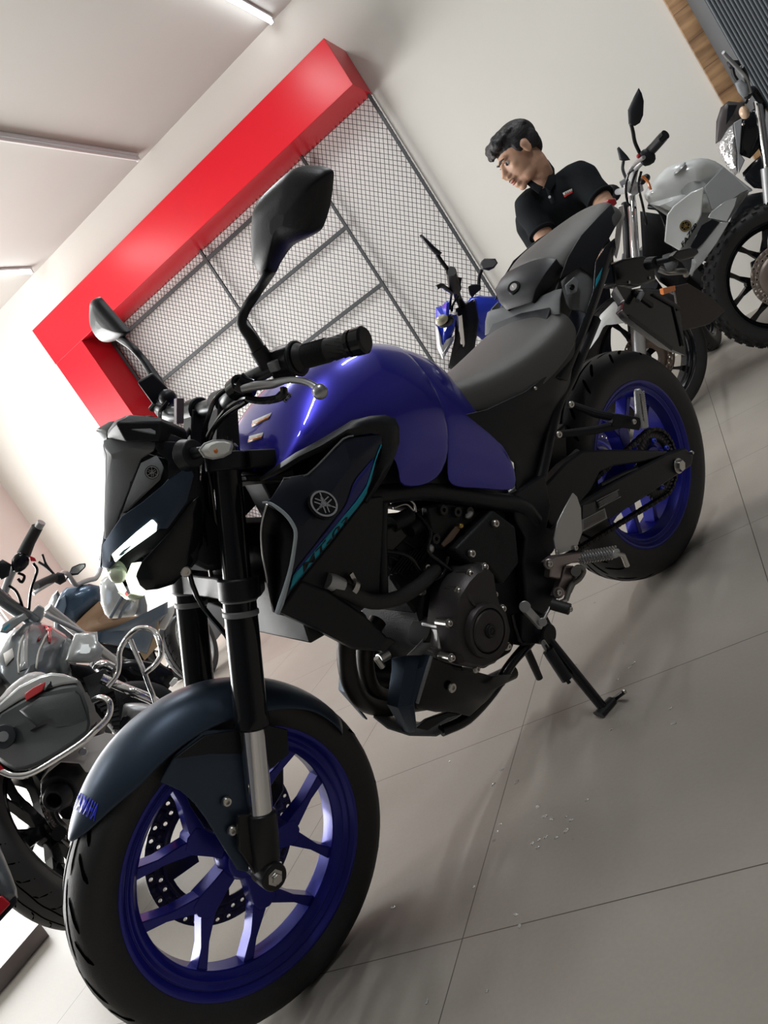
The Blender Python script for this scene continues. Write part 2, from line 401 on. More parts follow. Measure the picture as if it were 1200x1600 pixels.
def floor_material():
    m = bpy.data.materials.new('grey_porcelain_tiles'); m.use_nodes = True; nt = m.node_tree; b = nt.nodes['Principled BSDF']
    N = nt.nodes.new; K = nt.links.new
    geo = N('ShaderNodeTexCoord'); sep = N('ShaderNodeSeparateXYZ'); K(geo.outputs['Object'], sep.inputs[0])
    def joint(sock, off):
        a = N('ShaderNodeMath'); a.operation = 'SUBTRACT'; K(sock, a.inputs[0]); a.inputs[1].default_value = off
        d = N('ShaderNodeMath'); d.operation = 'DIVIDE'; K(a.outputs[0], d.inputs[0]); d.inputs[1].default_value = TILE
        r = N('ShaderNodeMath'); r.operation = 'ROUND'; K(d.outputs[0], r.inputs[0])
        s = N('ShaderNodeMath'); s.operation = 'SUBTRACT'; K(d.outputs[0], s.inputs[0]); K(r.outputs[0], s.inputs[1])
        ab = N('ShaderNodeMath'); ab.operation = 'ABSOLUTE'; K(s.outputs[0], ab.inputs[0])
        mr = N('ShaderNodeMapRange'); mr.inputs['From Min'].default_value = 0.0011; mr.inputs['From Max'].default_value = 0.0022; mr.inputs['To Min'].default_value = 1; mr.inputs['To Max'].default_value = 0
        K(ab.outputs[0], mr.inputs['Value']); return mr.outputs['Result']
    jx = joint(sep.outputs['X'], 0.340); jy = joint(sep.outputs['Y'], -0.018)
    mx = N('ShaderNodeMath'); mx.operation = 'MAXIMUM'; K(jx, mx.inputs[0]); K(jy, mx.inputs[1])
    n1 = N('ShaderNodeTexNoise'); n1.inputs['Scale'].default_value = 2.2; n1.inputs['Detail'].default_value = 6; K(geo.outputs['Object'], n1.inputs['Vector'])
    cr = N('ShaderNodeValToRGB'); K(n1.outputs['Fac'], cr.inputs['Fac'])
    cr.color_ramp.elements[0].position = 0.35; cr.color_ramp.elements[0].color = (0.292, 0.266, 0.232, 1)
    cr.color_ramp.elements[1].position = 0.70; cr.color_ramp.elements[1].color = (0.340, 0.312, 0.275, 1)
    # fine speckle
    n2 = N('ShaderNodeTexNoise'); n2.inputs['Scale'].default_value = 140; n2.inputs['Detail'].default_value = 2; K(geo.outputs['Object'], n2.inputs['Vector'])
    mr2 = N('ShaderNodeMapRange'); mr2.inputs['To Min'].default_value = 0.94; mr2.inputs['To Max'].default_value = 1.06; K(n2.outputs['Fac'], mr2.inputs['Value'])
    sc = N('ShaderNodeVectorMath'); sc.operation = 'SCALE'; K(cr.outputs['Color'], sc.inputs[0]); K(mr2.outputs['Result'], sc.inputs['Scale'])
    # scattered dark dirt marks
    vo = N('ShaderNodeTexVoronoi'); vo.inputs['Scale'].default_value = 5.5; K(geo.outputs['Object'], vo.inputs['Vector'])
    md = N('ShaderNodeMapRange'); md.inputs['From Min'].default_value = 0.018; md.inputs['From Max'].default_value = 0.035; md.inputs['To Min'].default_value = 0.55; md.inputs['To Max'].default_value = 0; K(vo.outputs['Distance'], md.inputs['Value'])
    dm = N('ShaderNodeMix'); dm.data_type = 'RGBA'; K(md.outputs['Result'], dm.inputs['Factor']); K(sc.outputs['Vector'], dm.inputs['A']); dm.inputs['B'].default_value = (0.10, 0.085, 0.07, 1)
    mix = N('ShaderNodeMix'); mix.data_type = 'RGBA'; K(mx.outputs[0], mix.inputs['Factor']); K(dm.outputs['Result'], mix.inputs['A']); mix.inputs['B'].default_value = (0.075, 0.064, 0.055, 1)
    K(mix.outputs['Result'], b.inputs['Base Color'])
    rr = N('ShaderNodeMapRange'); rr.inputs['To Min'].default_value = 0.46; rr.inputs['To Max'].default_value = 0.60; b.inputs['Specular IOR Level'].default_value = 0.35; K(n1.outputs['Fac'], rr.inputs['Value']); K(rr.outputs['Result'], b.inputs['Roughness'])
    bp = N('ShaderNodeBump'); bp.inputs['Strength'].default_value = 0.3; bp.inputs['Distance'].default_value = 0.002; bp.invert = True; K(mx.outputs[0], bp.inputs['Height']); K(bp.outputs['Normal'], b.inputs['Normal'])
    return m
M_floor = floor_material()
def wood_material():
    m = bpy.data.materials.new('oak_laminate_planks'); m.use_nodes = True; nt = m.node_tree; b = nt.nodes['Principled BSDF']; N = nt.nodes.new; K = nt.links.new
    tc = N('ShaderNodeTexCoord'); mp = N('ShaderNodeMapping'); mp.inputs['Scale'].default_value = (3.0, 3.0, 26); K(tc.outputs['Object'], mp.inputs['Vector'])
    n = N('ShaderNodeTexNoise'); n.inputs['Scale'].default_value = 1.0; n.inputs['Detail'].default_value = 8; K(mp.outputs['Vector'], n.inputs['Vector'])
    cr = N('ShaderNodeValToRGB'); cr.color_ramp.elements[0].position = 0.3; cr.color_ramp.elements[0].color = (0.17, 0.085, 0.035, 1); cr.color_ramp.elements[1].position = 0.72; cr.color_ramp.elements[1].color = (0.42, 0.25, 0.12, 1)
    K(n.outputs['Fac'], cr.inputs['Fac'])
    br = N('ShaderNodeTexBrick'); br.inputs['Scale'].default_value = 1; br.inputs['Brick Width'].default_value = 0.9; br.inputs['Row Height'].default_value = 0.19; br.inputs['Mortar Size'].default_value = 0.002
    br.inputs['Color1'].default_value = (0.8, 0.8, 0.8, 1); br.inputs['Color2'].default_value = (1.1, 1.1, 1.1, 1); br.inputs['Mortar'].default_value = (0.3, 0.3, 0.3, 1)
    sw = N('ShaderNodeSeparateXYZ'); cb = N('ShaderNodeCombineXYZ'); K(tc.outputs['Object'], sw.inputs[0]); K(sw.outputs['X'], cb.inputs['X']); K(sw.outputs['Z'], cb.inputs['Y']); K(cb.outputs[0], br.inputs['Vector'])
    mu = N('ShaderNodeMix'); mu.data_type = 'RGBA'; mu.blend_type = 'MULTIPLY'; mu.inputs['Factor'].default_value = 1; K(cr.outputs['Color'], mu.inputs['A']); K(br.outputs['Color'], mu.inputs['B'])
    K(mu.outputs['Result'], b.inputs['Base Color']); b.inputs['Roughness'].default_value = 0.45
    return m

struct(MB().box(((XL+XR)/2, (YF+D)/2, -0.05), (XR-XL+0.4, D-YF+0.4, 0.1)).build('floor', M_floor))
struct(MB().box(((XL+XR)/2, (YF+D)/2, H+0.05), (XR-XL+0.4, D-YF+0.4, 0.1)).build('ceiling', M_ceil))
struct(MB().box(((XL+XR)/2, D+0.06, H/2), (XR-XL+0.4, 0.12, H)).build('wall_back', M_wall))
# left wall: plaster near the corner, then a glazed shop front that lets the daylight in
WY1, WY0 = 4.1, -1.2
wl = MB(); wl.box((XL-0.06, (WY1+D)/2, H/2), (0.12, D-WY1, H)); wl.box((XL-0.06, (WY0+WY1)/2, H-0.15), (0.12, WY1-WY0, 0.30)); wl.box((XL-0.06, (YF+WY0)/2, H/2), (0.12, WY0-YF, H))
struct(wl.build('wall_left', M_wallp))
wf = struct(empty('window_1', loc=(0, 0, 0)))
fr = MB()
for k in range(6):
    y = WY0+(WY1-WY0)*k/5; fr.box((XL-0.06, y, (H-0.3)/2), (0.06, 0.05, H-0.3))
fr.box((XL-0.06, (WY0+WY1)/2, 0.03), (0.06, WY1-WY0, 0.06)); fr.box((XL-0.06, (WY0+WY1)/2, H-0.33), (0.06, WY1-WY0, 0.06))
o = fr.build('window_frame', M_alup, wf, bevel=0.003)
# wood clad recess and fluted grey column at the far right
xw = room(1082, 80, 1, D).x
M_wood = wood_material()
struct(MB().box(((xw+XR)/2, D-0.02, H/2), (XR-xw, 0.05, H)).build('trim_1', M_wood))
xf = room(1163, 110, 1, D-0.6).x
fl = MB(); n = 120; pw = 0.019
for k in range(n):
    x0 = xf+k*pw
    if x0 > XR-0.05: break
    fl.lathe([(0.0078, 0), (0.0078, H)], (x0+pw/2, D-0.60, 0), (0, 0, 1), 12)
fl.box(((xf+XR)/2, D-0.30, H/2), (XR-xf, 0.58, H))
M_flute = pm('grey_fluted_panel', (0.085, 0.095, 0.105), 0.5)
struct(fl.build('trim_2', M_flute))
# unseen right and near walls close the room partly; dark colour cuts bounce light
struct(MB().box((XR+0.06, (YF+D)/2, H/2), (0.12, D-YF, H)).build('wall_right', M_dark))
struct(MB().box(((XL+XR)/2, YF-0.06, H/2), (XR-XL, 0.12, H)).build('wall_front', M_dark))

# ceiling tube lamps: run away from the wall, four seen
M_tube = pm('lit_tube', (1, 1, 1), 0.4, emit=(0.93, 0.98, 1.0), estr=9.0)
M_tubeoff = pm('unlit_tube_fitting', (0.72, 0.73, 0.74), 0.35)
def tube_lamp(px, py, length, lit, label, s=1.0):
    p = room(px, py, 2, H-0.035)
    e = empty('tube_lamp', loc=(p.x, p.y, H))
    tag(e, label, 'lamp', 'tube lamps on the ceiling')
    MB().box((0, -length/2, -0.012), (0.05, length, 0.024)).build('batten', M_tubeoff, e, bevel=0.004)
    MB().cyl((0, -0.02, -0.042), (0, -length+0.02, -0.042), 0.0145).build('tube', M_tube if lit else M_tubeoff, e)
    c = MB()
    for y in (-0.012, -length+0.012): c.box((0, y, -0.036), (0.034, 0.022, 0.046))
    c.build('end_cap', M_tubeoff, e, bevel=0.003)
    return e
tube_lamp(425, 34, 1.25, True, 'lit white tube lamp at the top of the photo, its end at the back wall')
tube_lamp(216, 248, 1.9, False, 'unlit white tube fitting on the ceiling, middle of the three')
tube_lamp(50, 424, 1.25, True, 'short lit tube lamp at the left edge above the red portal corner')

# red portal and wire mesh board on the back wall
FD = D                                     # mesh stands on the wall
XB = room(582, 150, 1, D-0.03)
RT = 0.40                                  # how far the red box stands out
def rp(px, py, y=None): return room(px, py, 1, D-RT if y is None else y)
RT_lst = []
a_tl, a_tr, a_br = rp(51, 517), rp(506, 59), rp(552, 132)
a_bl = rp(130, 535); leg_out = rp(97, 570)
z1 = (a_tl.z+a_tr.z)/2; z0 = a_br.z; x0 = a_tl.x; x1 = (a_tr.x+a_br.x)/2; xi = a_bl.x
rp_e = empty('display_portal', loc=(x0, D, 0)); tag(rp_e, 'big glossy red box portal on the back wall framing the wire mesh', 'display frame')
def loc_(o, e): o.parent = e; o.matrix_parent_inverse = e.matrix_world.inverted(); return o
hb = MB().box(((x0+x1)/2, D-RT/2, (z0+z1)/2), (x1-x0, RT, z1-z0)).build('header_box', M_red, None, bevel=0.002); hb.parent = rp_e; hb.location = -V3(rp_e.location)-V3((0, 0.006, 0))
lb = MB().box(((x0+xi)/2+0.002, D-RT/2, z0/2), (xi-x0-0.004, RT-0.004, z0-0.001)).build('leg_box', M_red, None, bevel=0.002); lb.parent = rp_e; lb.location = -V3(rp_e.location)-V3((0, 0.006, 0))

M_wire = pm('black_wire', (0.02, 0.02, 0.022), 0.45, metal=0.3)
M_bar = pm('dark_grey_bar', (0.045, 0.047, 0.050), 0.45, metal=0.3)
me_ = empty('mesh_board', loc=(xi, D, 0)); tag(me_, 'black diamond wire mesh board with dark bars under the red portal', 'wire board')
mx1 = XB.x; mz1 = z0; mz0 = 0.55
wy = D-0.045
wm = MB(); w = 0.0036
# two families of wires, clipped to the board
def clip(x, z, dx, dz):
    t0, t1 = -99, 99
    for p, d, lo, hi in ((x, dx, xi, mx1), (z, dz, mz0, mz1)):
        a, b = (lo-p)/d, (hi-p)/d
        if a > b: a, b = b, a
        t0 = max(t0, a); t1 = min(t1, b)
    return (t0, t1) if t1 > t0+0.005 else None
pA, pB = room(640, 300, 1, wy), room(642, 340, 1, wy); pC = room(690, 308, 1, wy)
dA = V3((pB.x-pA.x, 0, pB.z-pA.z)).normalized(); dB = V3((pC.x-pA.x, 0, pC.z-pA.z)).normalized()
for fam, d in enumerate((dA, dB)):
    nrm = V3((-d.z, 0, d.x)); pitch = 0.0335
    kmax = int(6/pitch)
    for k in range(-kmax, kmax):
        p = V3(((xi+mx1)/2, 0, (mz0+mz1)/2))+nrm*pitch*k
        c_ = clip(p.x, p.z, d.x, d.z)
        if not c_: continue
        a = V3((p.x+d.x*c_[0], wy+fam*0.003, p.z+d.z*c_[0])); b = V3((p.x+d.x*c_[1], wy+fam*0.003, p.z+d.z*c_[1]))
        wm.beam(a, b, 0.0028, w, nrm)
o = wm.build('wire_mesh', M_wire, None, sharp=0); o.parent = me_; o.location = -V3(me_.location)
MB().box(((xi+mx1)/2, D-0.004, (mz0+mz1)/2), (mx1-xi, 0.006, mz1-mz0)).build('brightening_sheet', pm('white_brightening_sheet', (0.80, 0.77, 0.75), 0.6), me_).location = -V3(me_.location)  # white sheet added to brighten the wall behind the mesh
bars = [((582, 152), (752, 414)), ((457, 225), (600, 447)), ((305, 380), (470, 640))]
def mbar(a, b, name='upright', ww=0.030):
    a, b = V3(a), V3(b)
    q = MB().beam(a, b, 0.02, ww, V3((0, 1, 0)).cross((b-a).normalized())).build(name, M_bar, None, bevel=0.002); q.parent = me_; q.location = -V3(me_.location); return q
for i, px in enumerate([(582, 152), (600, 447), (305, 380)]):
    x = room(px[0], px[1], 1, wy-0.02).x
    if i == 0: x = mx1-0.012
    mbar((x, wy-0.018, mz0), (x, wy-0.018, mz1), 'upright', 0.024)
mbar((xi+0.015, wy-0.018, mz0), (xi+0.015, wy-0.018, mz1), 'upright', 0.024)
xm = room(600, 447, 1, wy-0.02).x
for (a, b) in (((207, 513), (407, 327)), ((272, 580), (537, 357)), ((480, 530), (600, 445))):
    z = (room(a[0], a[1], 1, wy-0.02).z+room(b[0], b[1], 1, wy-0.02).z)/2
    mbar((xi, wy-0.016, z), (xm, wy-0.016, z), 'cross_bar', 0.030)
zb = 1.0
mbar((xi, wy-0.016, mz0), (mx1, wy-0.016, mz0), 'cross_bar', 0.030)

# ------------------------------------------------------------------ light
wd = bpy.data.worlds.new('world'); scene.world = wd; wd.use_nodes = True
bg = wd.node_tree.nodes['Background']; bg.inputs['Color'].default_value = (0.80, 0.90, 1.0, 1); bg.inputs['Strength'].default_value = 1.0
def area(name, loc, rot, sx, sy, power, color=(1, 1, 1), spread=180):
    l = bpy.data.lights.new(name, 'AREA'); l.shape = 'RECTANGLE'; l.size = sx; l.size_y = sy; l.energy = power; l.color = color; l.spread = math.radians(spread)
    o = bpy.data.objects.new(name, l); COL.objects.link(o); o.location = loc; o.rotation_euler = rot; return o
area('daylight_shop_front', (XL-0.25, (WY0+WY1)/2, 1.6), (0, -PI/2, 0), 2.8, WY1-WY0, 455, (1.0, 0.98, 0.95))
# the other ceiling lamps of the showroom, above and behind the camera
for i, (x, y) in enumerate([(-3.2, 2.6), (-0.6, 2.6), (2.0, 2.8), (-2.4, -0.6), (1.9, 0.2)]):
    area('ceiling_tube_%s' % 'abcde'[i], (x, y, H-0.05), (0, 0, 0), 0.10, 1.3, 25, (0.96, 0.98, 1.0))
scene.view_settings.view_transform = 'Standard'; scene.view_settings.look = 'None'; scene.view_settings.gamma = 1.0; scene.view_settings.use_curve_mapping = False
scene.view_settings.exposure = 0.42
# ------------------------------------------------------------------ the main motorcycle
from mathutils.bvhtree import BVHTree
BF = Frame((0, 0, 0), 1.03877762, 0.244669, 0.055)
B = BF.L
def surf(o):
    dg = bpy.context.evaluated_depsgraph_get(); dg.update(); ev = o.evaluated_get(dg); me = ev.to_mesh()
    t = BVHTree.FromPolygons([v.co.copy() for v in me.vertices], [list(p.vertices) for p in me.polygons]); ev.to_mesh_clear()
    return t
def hit(tree, fr, px, py, lift):
    d = (fr.M.transposed() @ ray(px, py)).normalized()
    loc, nrm, i, dist = tree.ray_cast(fr.C, d)
    if loc is None:
        loc, nrm, i, dist = tree.find_nearest(fr.C+d*HD[0])
    else: HD[0] = dist
    if nrm.dot(d) > 0: nrm = -nrm
    return loc+nrm*lift
HD = [1.3]
def lerp2(a, b, t): return (a[0]+(b[0]-a[0])*t, a[1]+(b[1]-a[1])*t)
def along(poly, t):
    seg = [math.dist(a[:2], b[:2]) for a, b in zip(poly, poly[1:])]; L = sum(seg)*t
    for (a, b), s in zip(zip(poly, poly[1:]), seg):
        if L <= s or (a, b) == (poly[-2], poly[-1]): return lerp2(a, b, min(1, L/s if s else 0))
        L -= s
def decal(name, mat, parent, tree, fr, A, Bp, n=10, m=2, lift=0.003):
    rows = []
    for i in range(n+1):
        a, b = along(A, i/n), along(Bp, i/n); rows.append([hit(tree, fr, *lerp2(a, b, j/m), lift) for j in range(m+1)])
    return MB().patch(rows).build(name, mat, parent, solid=0.0004, soff=0)
def decal_text(name, txt, mat, parent, tree, fr, o, xe, ye, lift=0.0035, shear=0.3, off=0.0):
    """lettering laid on a surface: o lower left, xe lower right, ye upper left (as seen)"""
    cu = bpy.data.curves.new(name, 'FONT'); cu.body = txt; cu.size = 1; cu.shear = shear; cu.resolution_u = 3; cu.offset = off
    to = bpy.data.objects.new(name, cu); COL.objects.link(to); dg = bpy.context.evaluated_depsgraph_get(); dg.update()
    me = bpy.data.meshes.new_from_object(to.evaluated_get(dg)); bpy.data.objects.remove(to)
    xs = [v.co.x for v in me.vertices]; ys = [v.co.y for v in me.vertices]
    for v in me.vertices:
        u = (v.co.x-min(xs))/(max(xs)-min(xs)); w = (v.co.y-min(ys))/(max(ys)-min(ys))
        px = o[0]+(xe[0]-o[0])*u+(ye[0]-o[0])*w; py = o[1]+(xe[1]-o[1])*u+(ye[1]-o[1])*w
        v.co = hit(tree, fr, px, py, lift)
    me.materials.clear(); me.materials.append(mat)
    ob = bpy.data.objects.new(name, me); COL.objects.link(ob); ob.parent = parent
    q = ob.modifiers.new('Solidify', 'SOLIDIFY'); q.thickness = 0.0004; q.offset = 0
    return ob

bike = empty('motorcycle', BF)
tag(bike, 'large blue and matte navy naked motorcycle on its side stand, nearest the camera', 'motorcycle')
BK = bike
FA = V3((0, 0, 0.293)); RA = V3((1.385, 0, 0.314))
sd = V3((math.sin(math.radians(25)), 0, math.cos(math.radians(25))))
sf = V3((-sd.z, 0, sd.x))                 # forward of the fork
def F(t, y, f=0.0): return FA+sd*t+V3((0, y, 0))+sf*f

# --- front wheel
mb = MB(); add_rim(mb, FA, 0.222, 0.041, 0.188); add_y_spokes(mb, FA, [193-72*k for k in range(5)], 0.190)
fw = mb.build('front_wheel', M_rimblue, BK, bevel=0.003, segs=2)
mb = MB(); add_tyre(mb, FA, 0.293, 0.056, 0.222, 0.040); mb.build('tyre', [M_rubber, M_groove], fw)
mb = MB(); holed_ring(mb, FA, 0.116, 0.147, 0.062, 40, 0.0040, 2)
mb.lathe([(0.116, 0.062), (0.104, 0.062)], FA, (0, 1, 0), 60)
for k in range(5):
    a = 20+72*k; mb.prism([pol(FA, 0.112, a-8, 0.060), pol(FA, 0.112, a+8, 0.060), pol(FA, 0.055, a+10, 0.060), pol(FA, 0.055, a-10, 0.060)], (0, 0.005, 0))
mb.build('brake_disc', pm('disc_steel', (0.05, 0.048, 0.047), 0.35, metal=0.8), fw, solid=0.004, soff=0)
mb = MB(); mb.cyl(F(0, -0.125), F(0, 0.115), 0.011); mb.cyl(F(0, -0.085), F(0, -0.034), 0.019); mb.cyl(F(0, 0.085), F(0, 0.034), 0.019)
mb.lathe([(0.0, 0), (0.0145, 0), (0.0145, 0.010), (0.009, 0.010), (0.009, 0.018), (0, 0.018)], F(0, -0.118), (0, -1, 0), 6)
mb.cyl(F(0, -0.116), F(0, -0.119), 0.0185)
mb.build('front_axle', M_bolt, fw, bevel=0.001)

# --- fork
YF_ = 0.0975
def tz(z): return (z-0.293)/sd.z
t_ot = tz(B(392, 1138, -YF_).z); t_cb = tz(B(411, 1266, -YF_).z); t_top = tz(B(377, 684, -YF_).z); t_cl = tz(B(372, 926, -YF_).z)
for s in (-1, 1):
    y = s*YF_
    mb = MB()
    mb.lathe([(0, t_ot), (0.0265, t_ot), (0.0295, t_ot+0.004), (0.0295, t_ot+0.020), (0.0275, t_ot+0.024), (0.0275, t_cl-0.012), (0.0255, t_cl), (0.0235, t_cl+0.01), (0.0232, t_top), (0.018, t_top+0.006), (0, t_top+0.006)], F(0, y), sd, 36)
    fl_ = mb.build('fork_leg', M_blackg, BK)
    MB().lathe([(0.0205, t_cb-0.02), (0.0205, t_ot+0.02)], F(0, y), sd, 36).build('chrome_slider', M_chrome, fl_)
    mb = MB(); mb.lathe([(0, t_cb+0.002), (0.0245, t_cb+0.002), (0.0265, t_cb-0.006), (0.0262, t_cb-0.05), (0.024, 0.02), (0.021, 0.0), (0.0, 0.0)], F(0, y), sd, 28)
    mb.lathe([(0, -0.030), (0.021, -0.030), (0.023, -0.026), (0.023, 0.012), (0.021, 0.016), (0, 0.016)], F(0, y), (0, 1, 0), 28)
    if s < 0: mb.prism([F(0.00, y-0.004, 0.0), F(0.10, y-0.004, 0.0), F(0.11, y-0.004, 0.042), F(0.055, y-0.004, 0.046), F(0.0, y-0.004, 0.02)], (0, 0.010, 0))
    mb.build('axle_foot', M_blackm, fl_, bevel=0.002)
    mb = MB(); mb.lathe([(0.0, t_top+0.004), (0.016, t_top+0.004), (0.016, t_top+0.012), (0.008, t_top+0.012), (0.008, t_top+0.018), (0, t_top+0.018)], F(0, y), sd, 6)
    mb.build('fork_cap', M_blackm, fl_)
# triple clamps
def clamp(t, th, name, ofs=0.0):
    mb = MB()
    for s in (-1, 1): mb.lathe([(0.024, t-th/2), (0.033, t-th/2), (0.033, t+th/2), (0.024, t+th/2)], F(0, s*YF_), sd, 28, closed=True)
    out = [F(t-th/2, -YF_-0.012, -0.034), F(t-th/2, -YF_-0.012, 0.030), F(t-th/2, -0.05, 0.018), F(t-th/2, 0.05, 0.018), F(t-th/2, YF_+0.012, 0.030), F(t-th/2, YF_+0.012, -0.034), F(t-th/2, 0.05, -0.075), F(t-th/2, -0.05, -0.075)]
    mb.prism(out, sd*th)
    if ofs: mb.prism([F(t-th/2, -YF_-0.03, -0.03), F(t-th/2, -YF_+0.01, -0.02), F(t-th/2, -YF_+0.02, -0.075), F(t-th/2, -YF_-0.01, -0.088), F(t-th/2, -YF_-0.026, -0.08)], sd*th)
    return mb.build(name, M_black, BK, bevel=0.003)
clamp(t_top-0.022, 0.030, 'top_yoke', 1); clamp(t_cl+0.006, 0.036, 'bottom_yoke')
for s in (-1, 1):
    for k in (0.034, 0.010): MB().lathe([(0.0282, t_cl-k-0.005), (0.0300, t_cl-k-0.003), (0.0300, t_cl-k+0.003), (0.0282, t_cl-k+0.005)], F(0, s*YF_), sd, 28).build('fork_collar', M_grey, BK)

# --- front fender
def fender_row(deg, wmax, rr, n=12, drop=0.030):
    row = []
    for k in range(n+1):
        u = -1+2*k/n; y = u*wmax; r = rr-drop*abs(u)**2.6
        row.append(pol(FA, r, deg, y))
    return row
rows = []
for i in range(33):
    t = i/32; deg = 131-121*t
    e = min(1, (t/0.20))**0.5 if t < 0.20 else 1; e2 = min(1, ((1-t)/0.055))**0.5 if t > 0.945 else 1
    w = 0.073*max(0.06, e)*max(0.45, e2)
    rr = 0.302+0.014*math.sin(PI*min(1, t*1.6)) if t < 0.62 else 0.302+0.014*math.sin(PI*0.992)-0.016*((t-0.62)/0.38)**1.2
    rows.append(fender_row(deg, w, rr, drop=(0.030+0.024*math.sin(PI*min(1, t*1.25)))*max(0.1, e)))
fend = MB().patch(rows).build('front_fender', M_navy, BK, solid=0.004, soff=0, sub=1)
side = [(250, 1222, -.070), (284, 1237, -.071), (305, 1256, -.073), (323, 1280, -.076), (349, 1323, -.081), (372, 1360, -.086), (388, 1363, -.088), (393, 1330, -.087), (394, 1255, -.082), (386, 1185, -.076), (372, 1140, -.071), (320, 1140, -.071), (275, 1178, -.071)]
sp_ = MB().prism(BF.LL(side), (0, 0.006, 0)).build('fender_bracket', M_navy, fend, bevel=0.002)
MB().prism([mir(p) for p in BF.LL(side)], (0, -0.006, 0)).build('fender_bracket', M_navy, fend, bevel=0.002)
MB().prism(BF.LL([(272, 1186, -.0745), (320, 1150, -.0745), (374, 1140, -.0765), (384, 1178, -.0795), (330, 1178, -.0765)]), (0, 0.003, 0)).build('recess_panel', M_black, fend, bevel=0.001)
rr_ = [(408, 1130, -.072), (450, 1140, -.072), (452, 1178, -.072), (420, 1205, -.075), (405, 1180, -.076)]
MB().prism(BF.LL(rr_), (0, 0.006, 0)).build('fender_bracket', M_black, fend, bevel=0.002)
for p in ((353, 1252, -.083), (362, 1297, -.086)): bolts('fender_bolt', M_bolt, fend, (B(*p), (0, -1, 0), 0.0085, 0.007))
ft = surf(fend)
decal_text('fender_lettering', 'YAMAHA', pm('bright_blue_lettering', (0.03, 0.05, 0.75), 0.35), fend, ft, BF, (114, 1262), (148, 1283), (123, 1236), lift=0.0015, shear=0.0, off=0.035)
# brake caliper behind the left fork and its hose
mb = MB(); cp = B(440, 1250, .09)
mb.prism([F(0.14, 0.085, -0.04), F(0.15, 0.085, -0.10), F(0.11, 0.085, -0.125), F(0.06, 0.085, -0.12), F(0.03, 0.085, -0.09), F(0.06, 0.085, -0.045)], (0, -0.05, 0))
mb.cyl(F(0.12, 0.095, -0.09), F(0.12, 0.035, -0.09), 0.016); mb.cyl(F(0.075, 0.095, -0.095), F(0.075, 0.035, -0.095), 0.016)
cal = mb.build('brake_caliper', M_blackm, BK, bevel=0.004)
MB().bolt(F(0.165, 0.05, -0.075), (0, -1, 0), 0.010, 0.010).tube([F(0.165, 0.05, -0.075), F(0.168, 0.05, -0.06), F(0.15, 0.05, -0.05), F(0.11, 0.05, -0.052), F(0.08, 0.05, -0.045)], 0.0022, 8, smooth=4).build('caliper_bracket', M_pegpink, cal)
mb = MB(); pts = [F(0.16, 0.06, -0.07), F(0.26, 0.05, -0.06), F(0.36, 0.02, -0.035), F(0.46, 0.0, 0.03), F(0.58, -0.01, 0.05), F(0.70, 0.02, 0.03), F(0.76, 0.05, -0.02)]
mb.tube(pts, 0.0045, 10, smooth=5); mb.build('brake_hose', M_blackg, BK)

# --- headlight cowl
P_ = B
def quadpatch(name, rows, mat, par, solid=0.004, bevel=0.0015, both=True, sub=0, soff=0, sharp=30):
    mb = MB().patch([[BF.L(*p) if not isinstance(p, V3) else p for p in r] for r in rows])
    if both: mb.mirror()
    return mb.build(name, mat, par, solid=solid, soff=soff, bevel=bevel, sub=sub, sharp=sharp, recalc=True)
cowl = MB()
# dark core of the head, left and right half
core = [[(168, 705, 0.0000), (222, 712, -0.0407), (258, 722, -0.0629), (300, 735, -0.0740), (312, 772, -0.0740)],
        [(167, 790, 0.0000), (205, 770, -0.0444), (250, 765, -0.0666), (298, 780, -0.0755), (313, 800, -0.0740)],
        [(166, 850, 0.0000), (188, 815, -0.0333), (240, 815, -0.0651), (285, 830, -0.0770), (305, 850, -0.0740)],
        [(168, 884, 0.0000), (178, 862, -0.0222), (236, 838, -0.0636), (278, 860, -0.0770), (302, 880, -0.0725)],
        [(185, 900, 0.0000), (200, 884, -0.0222), (240, 858, -0.0607), (275, 885, -0.0725), (292, 892, -0.0666)]]
cowl.patch([[B(*p) - V3((-0.008, 0, 0)) for p in r] for r in core]).mirror()
head = cowl.build('headlight_cowl', M_black, BK, solid=0.006, soff=0, bevel=0.002)
# navy side bands
band_ = quadpatch('side_band', [[(272, 737, -0.0762), (297, 730, -0.0799), (303, 742, -0.0829)], [(255, 757, -0.0755), (284, 768, -0.0814), (292, 785, -0.0836)], [(222, 785, -0.0666), (262, 808, -0.0784), (262, 826, -0.0799)], [(190, 807, -0.0380), (237, 812, -0.0696), (246, 826, -0.0747)], [(176, 828, -0.0180), (198, 856, -0.0459), (190, 866, -0.0444)], [(164, 847, -0.0030), (172, 874, -0.0207), (171, 889, -0.0207)], [(160, 852, 0.0000), (161, 880, -0.0030), (160, 887, -0.0030)]], M_navy, head)
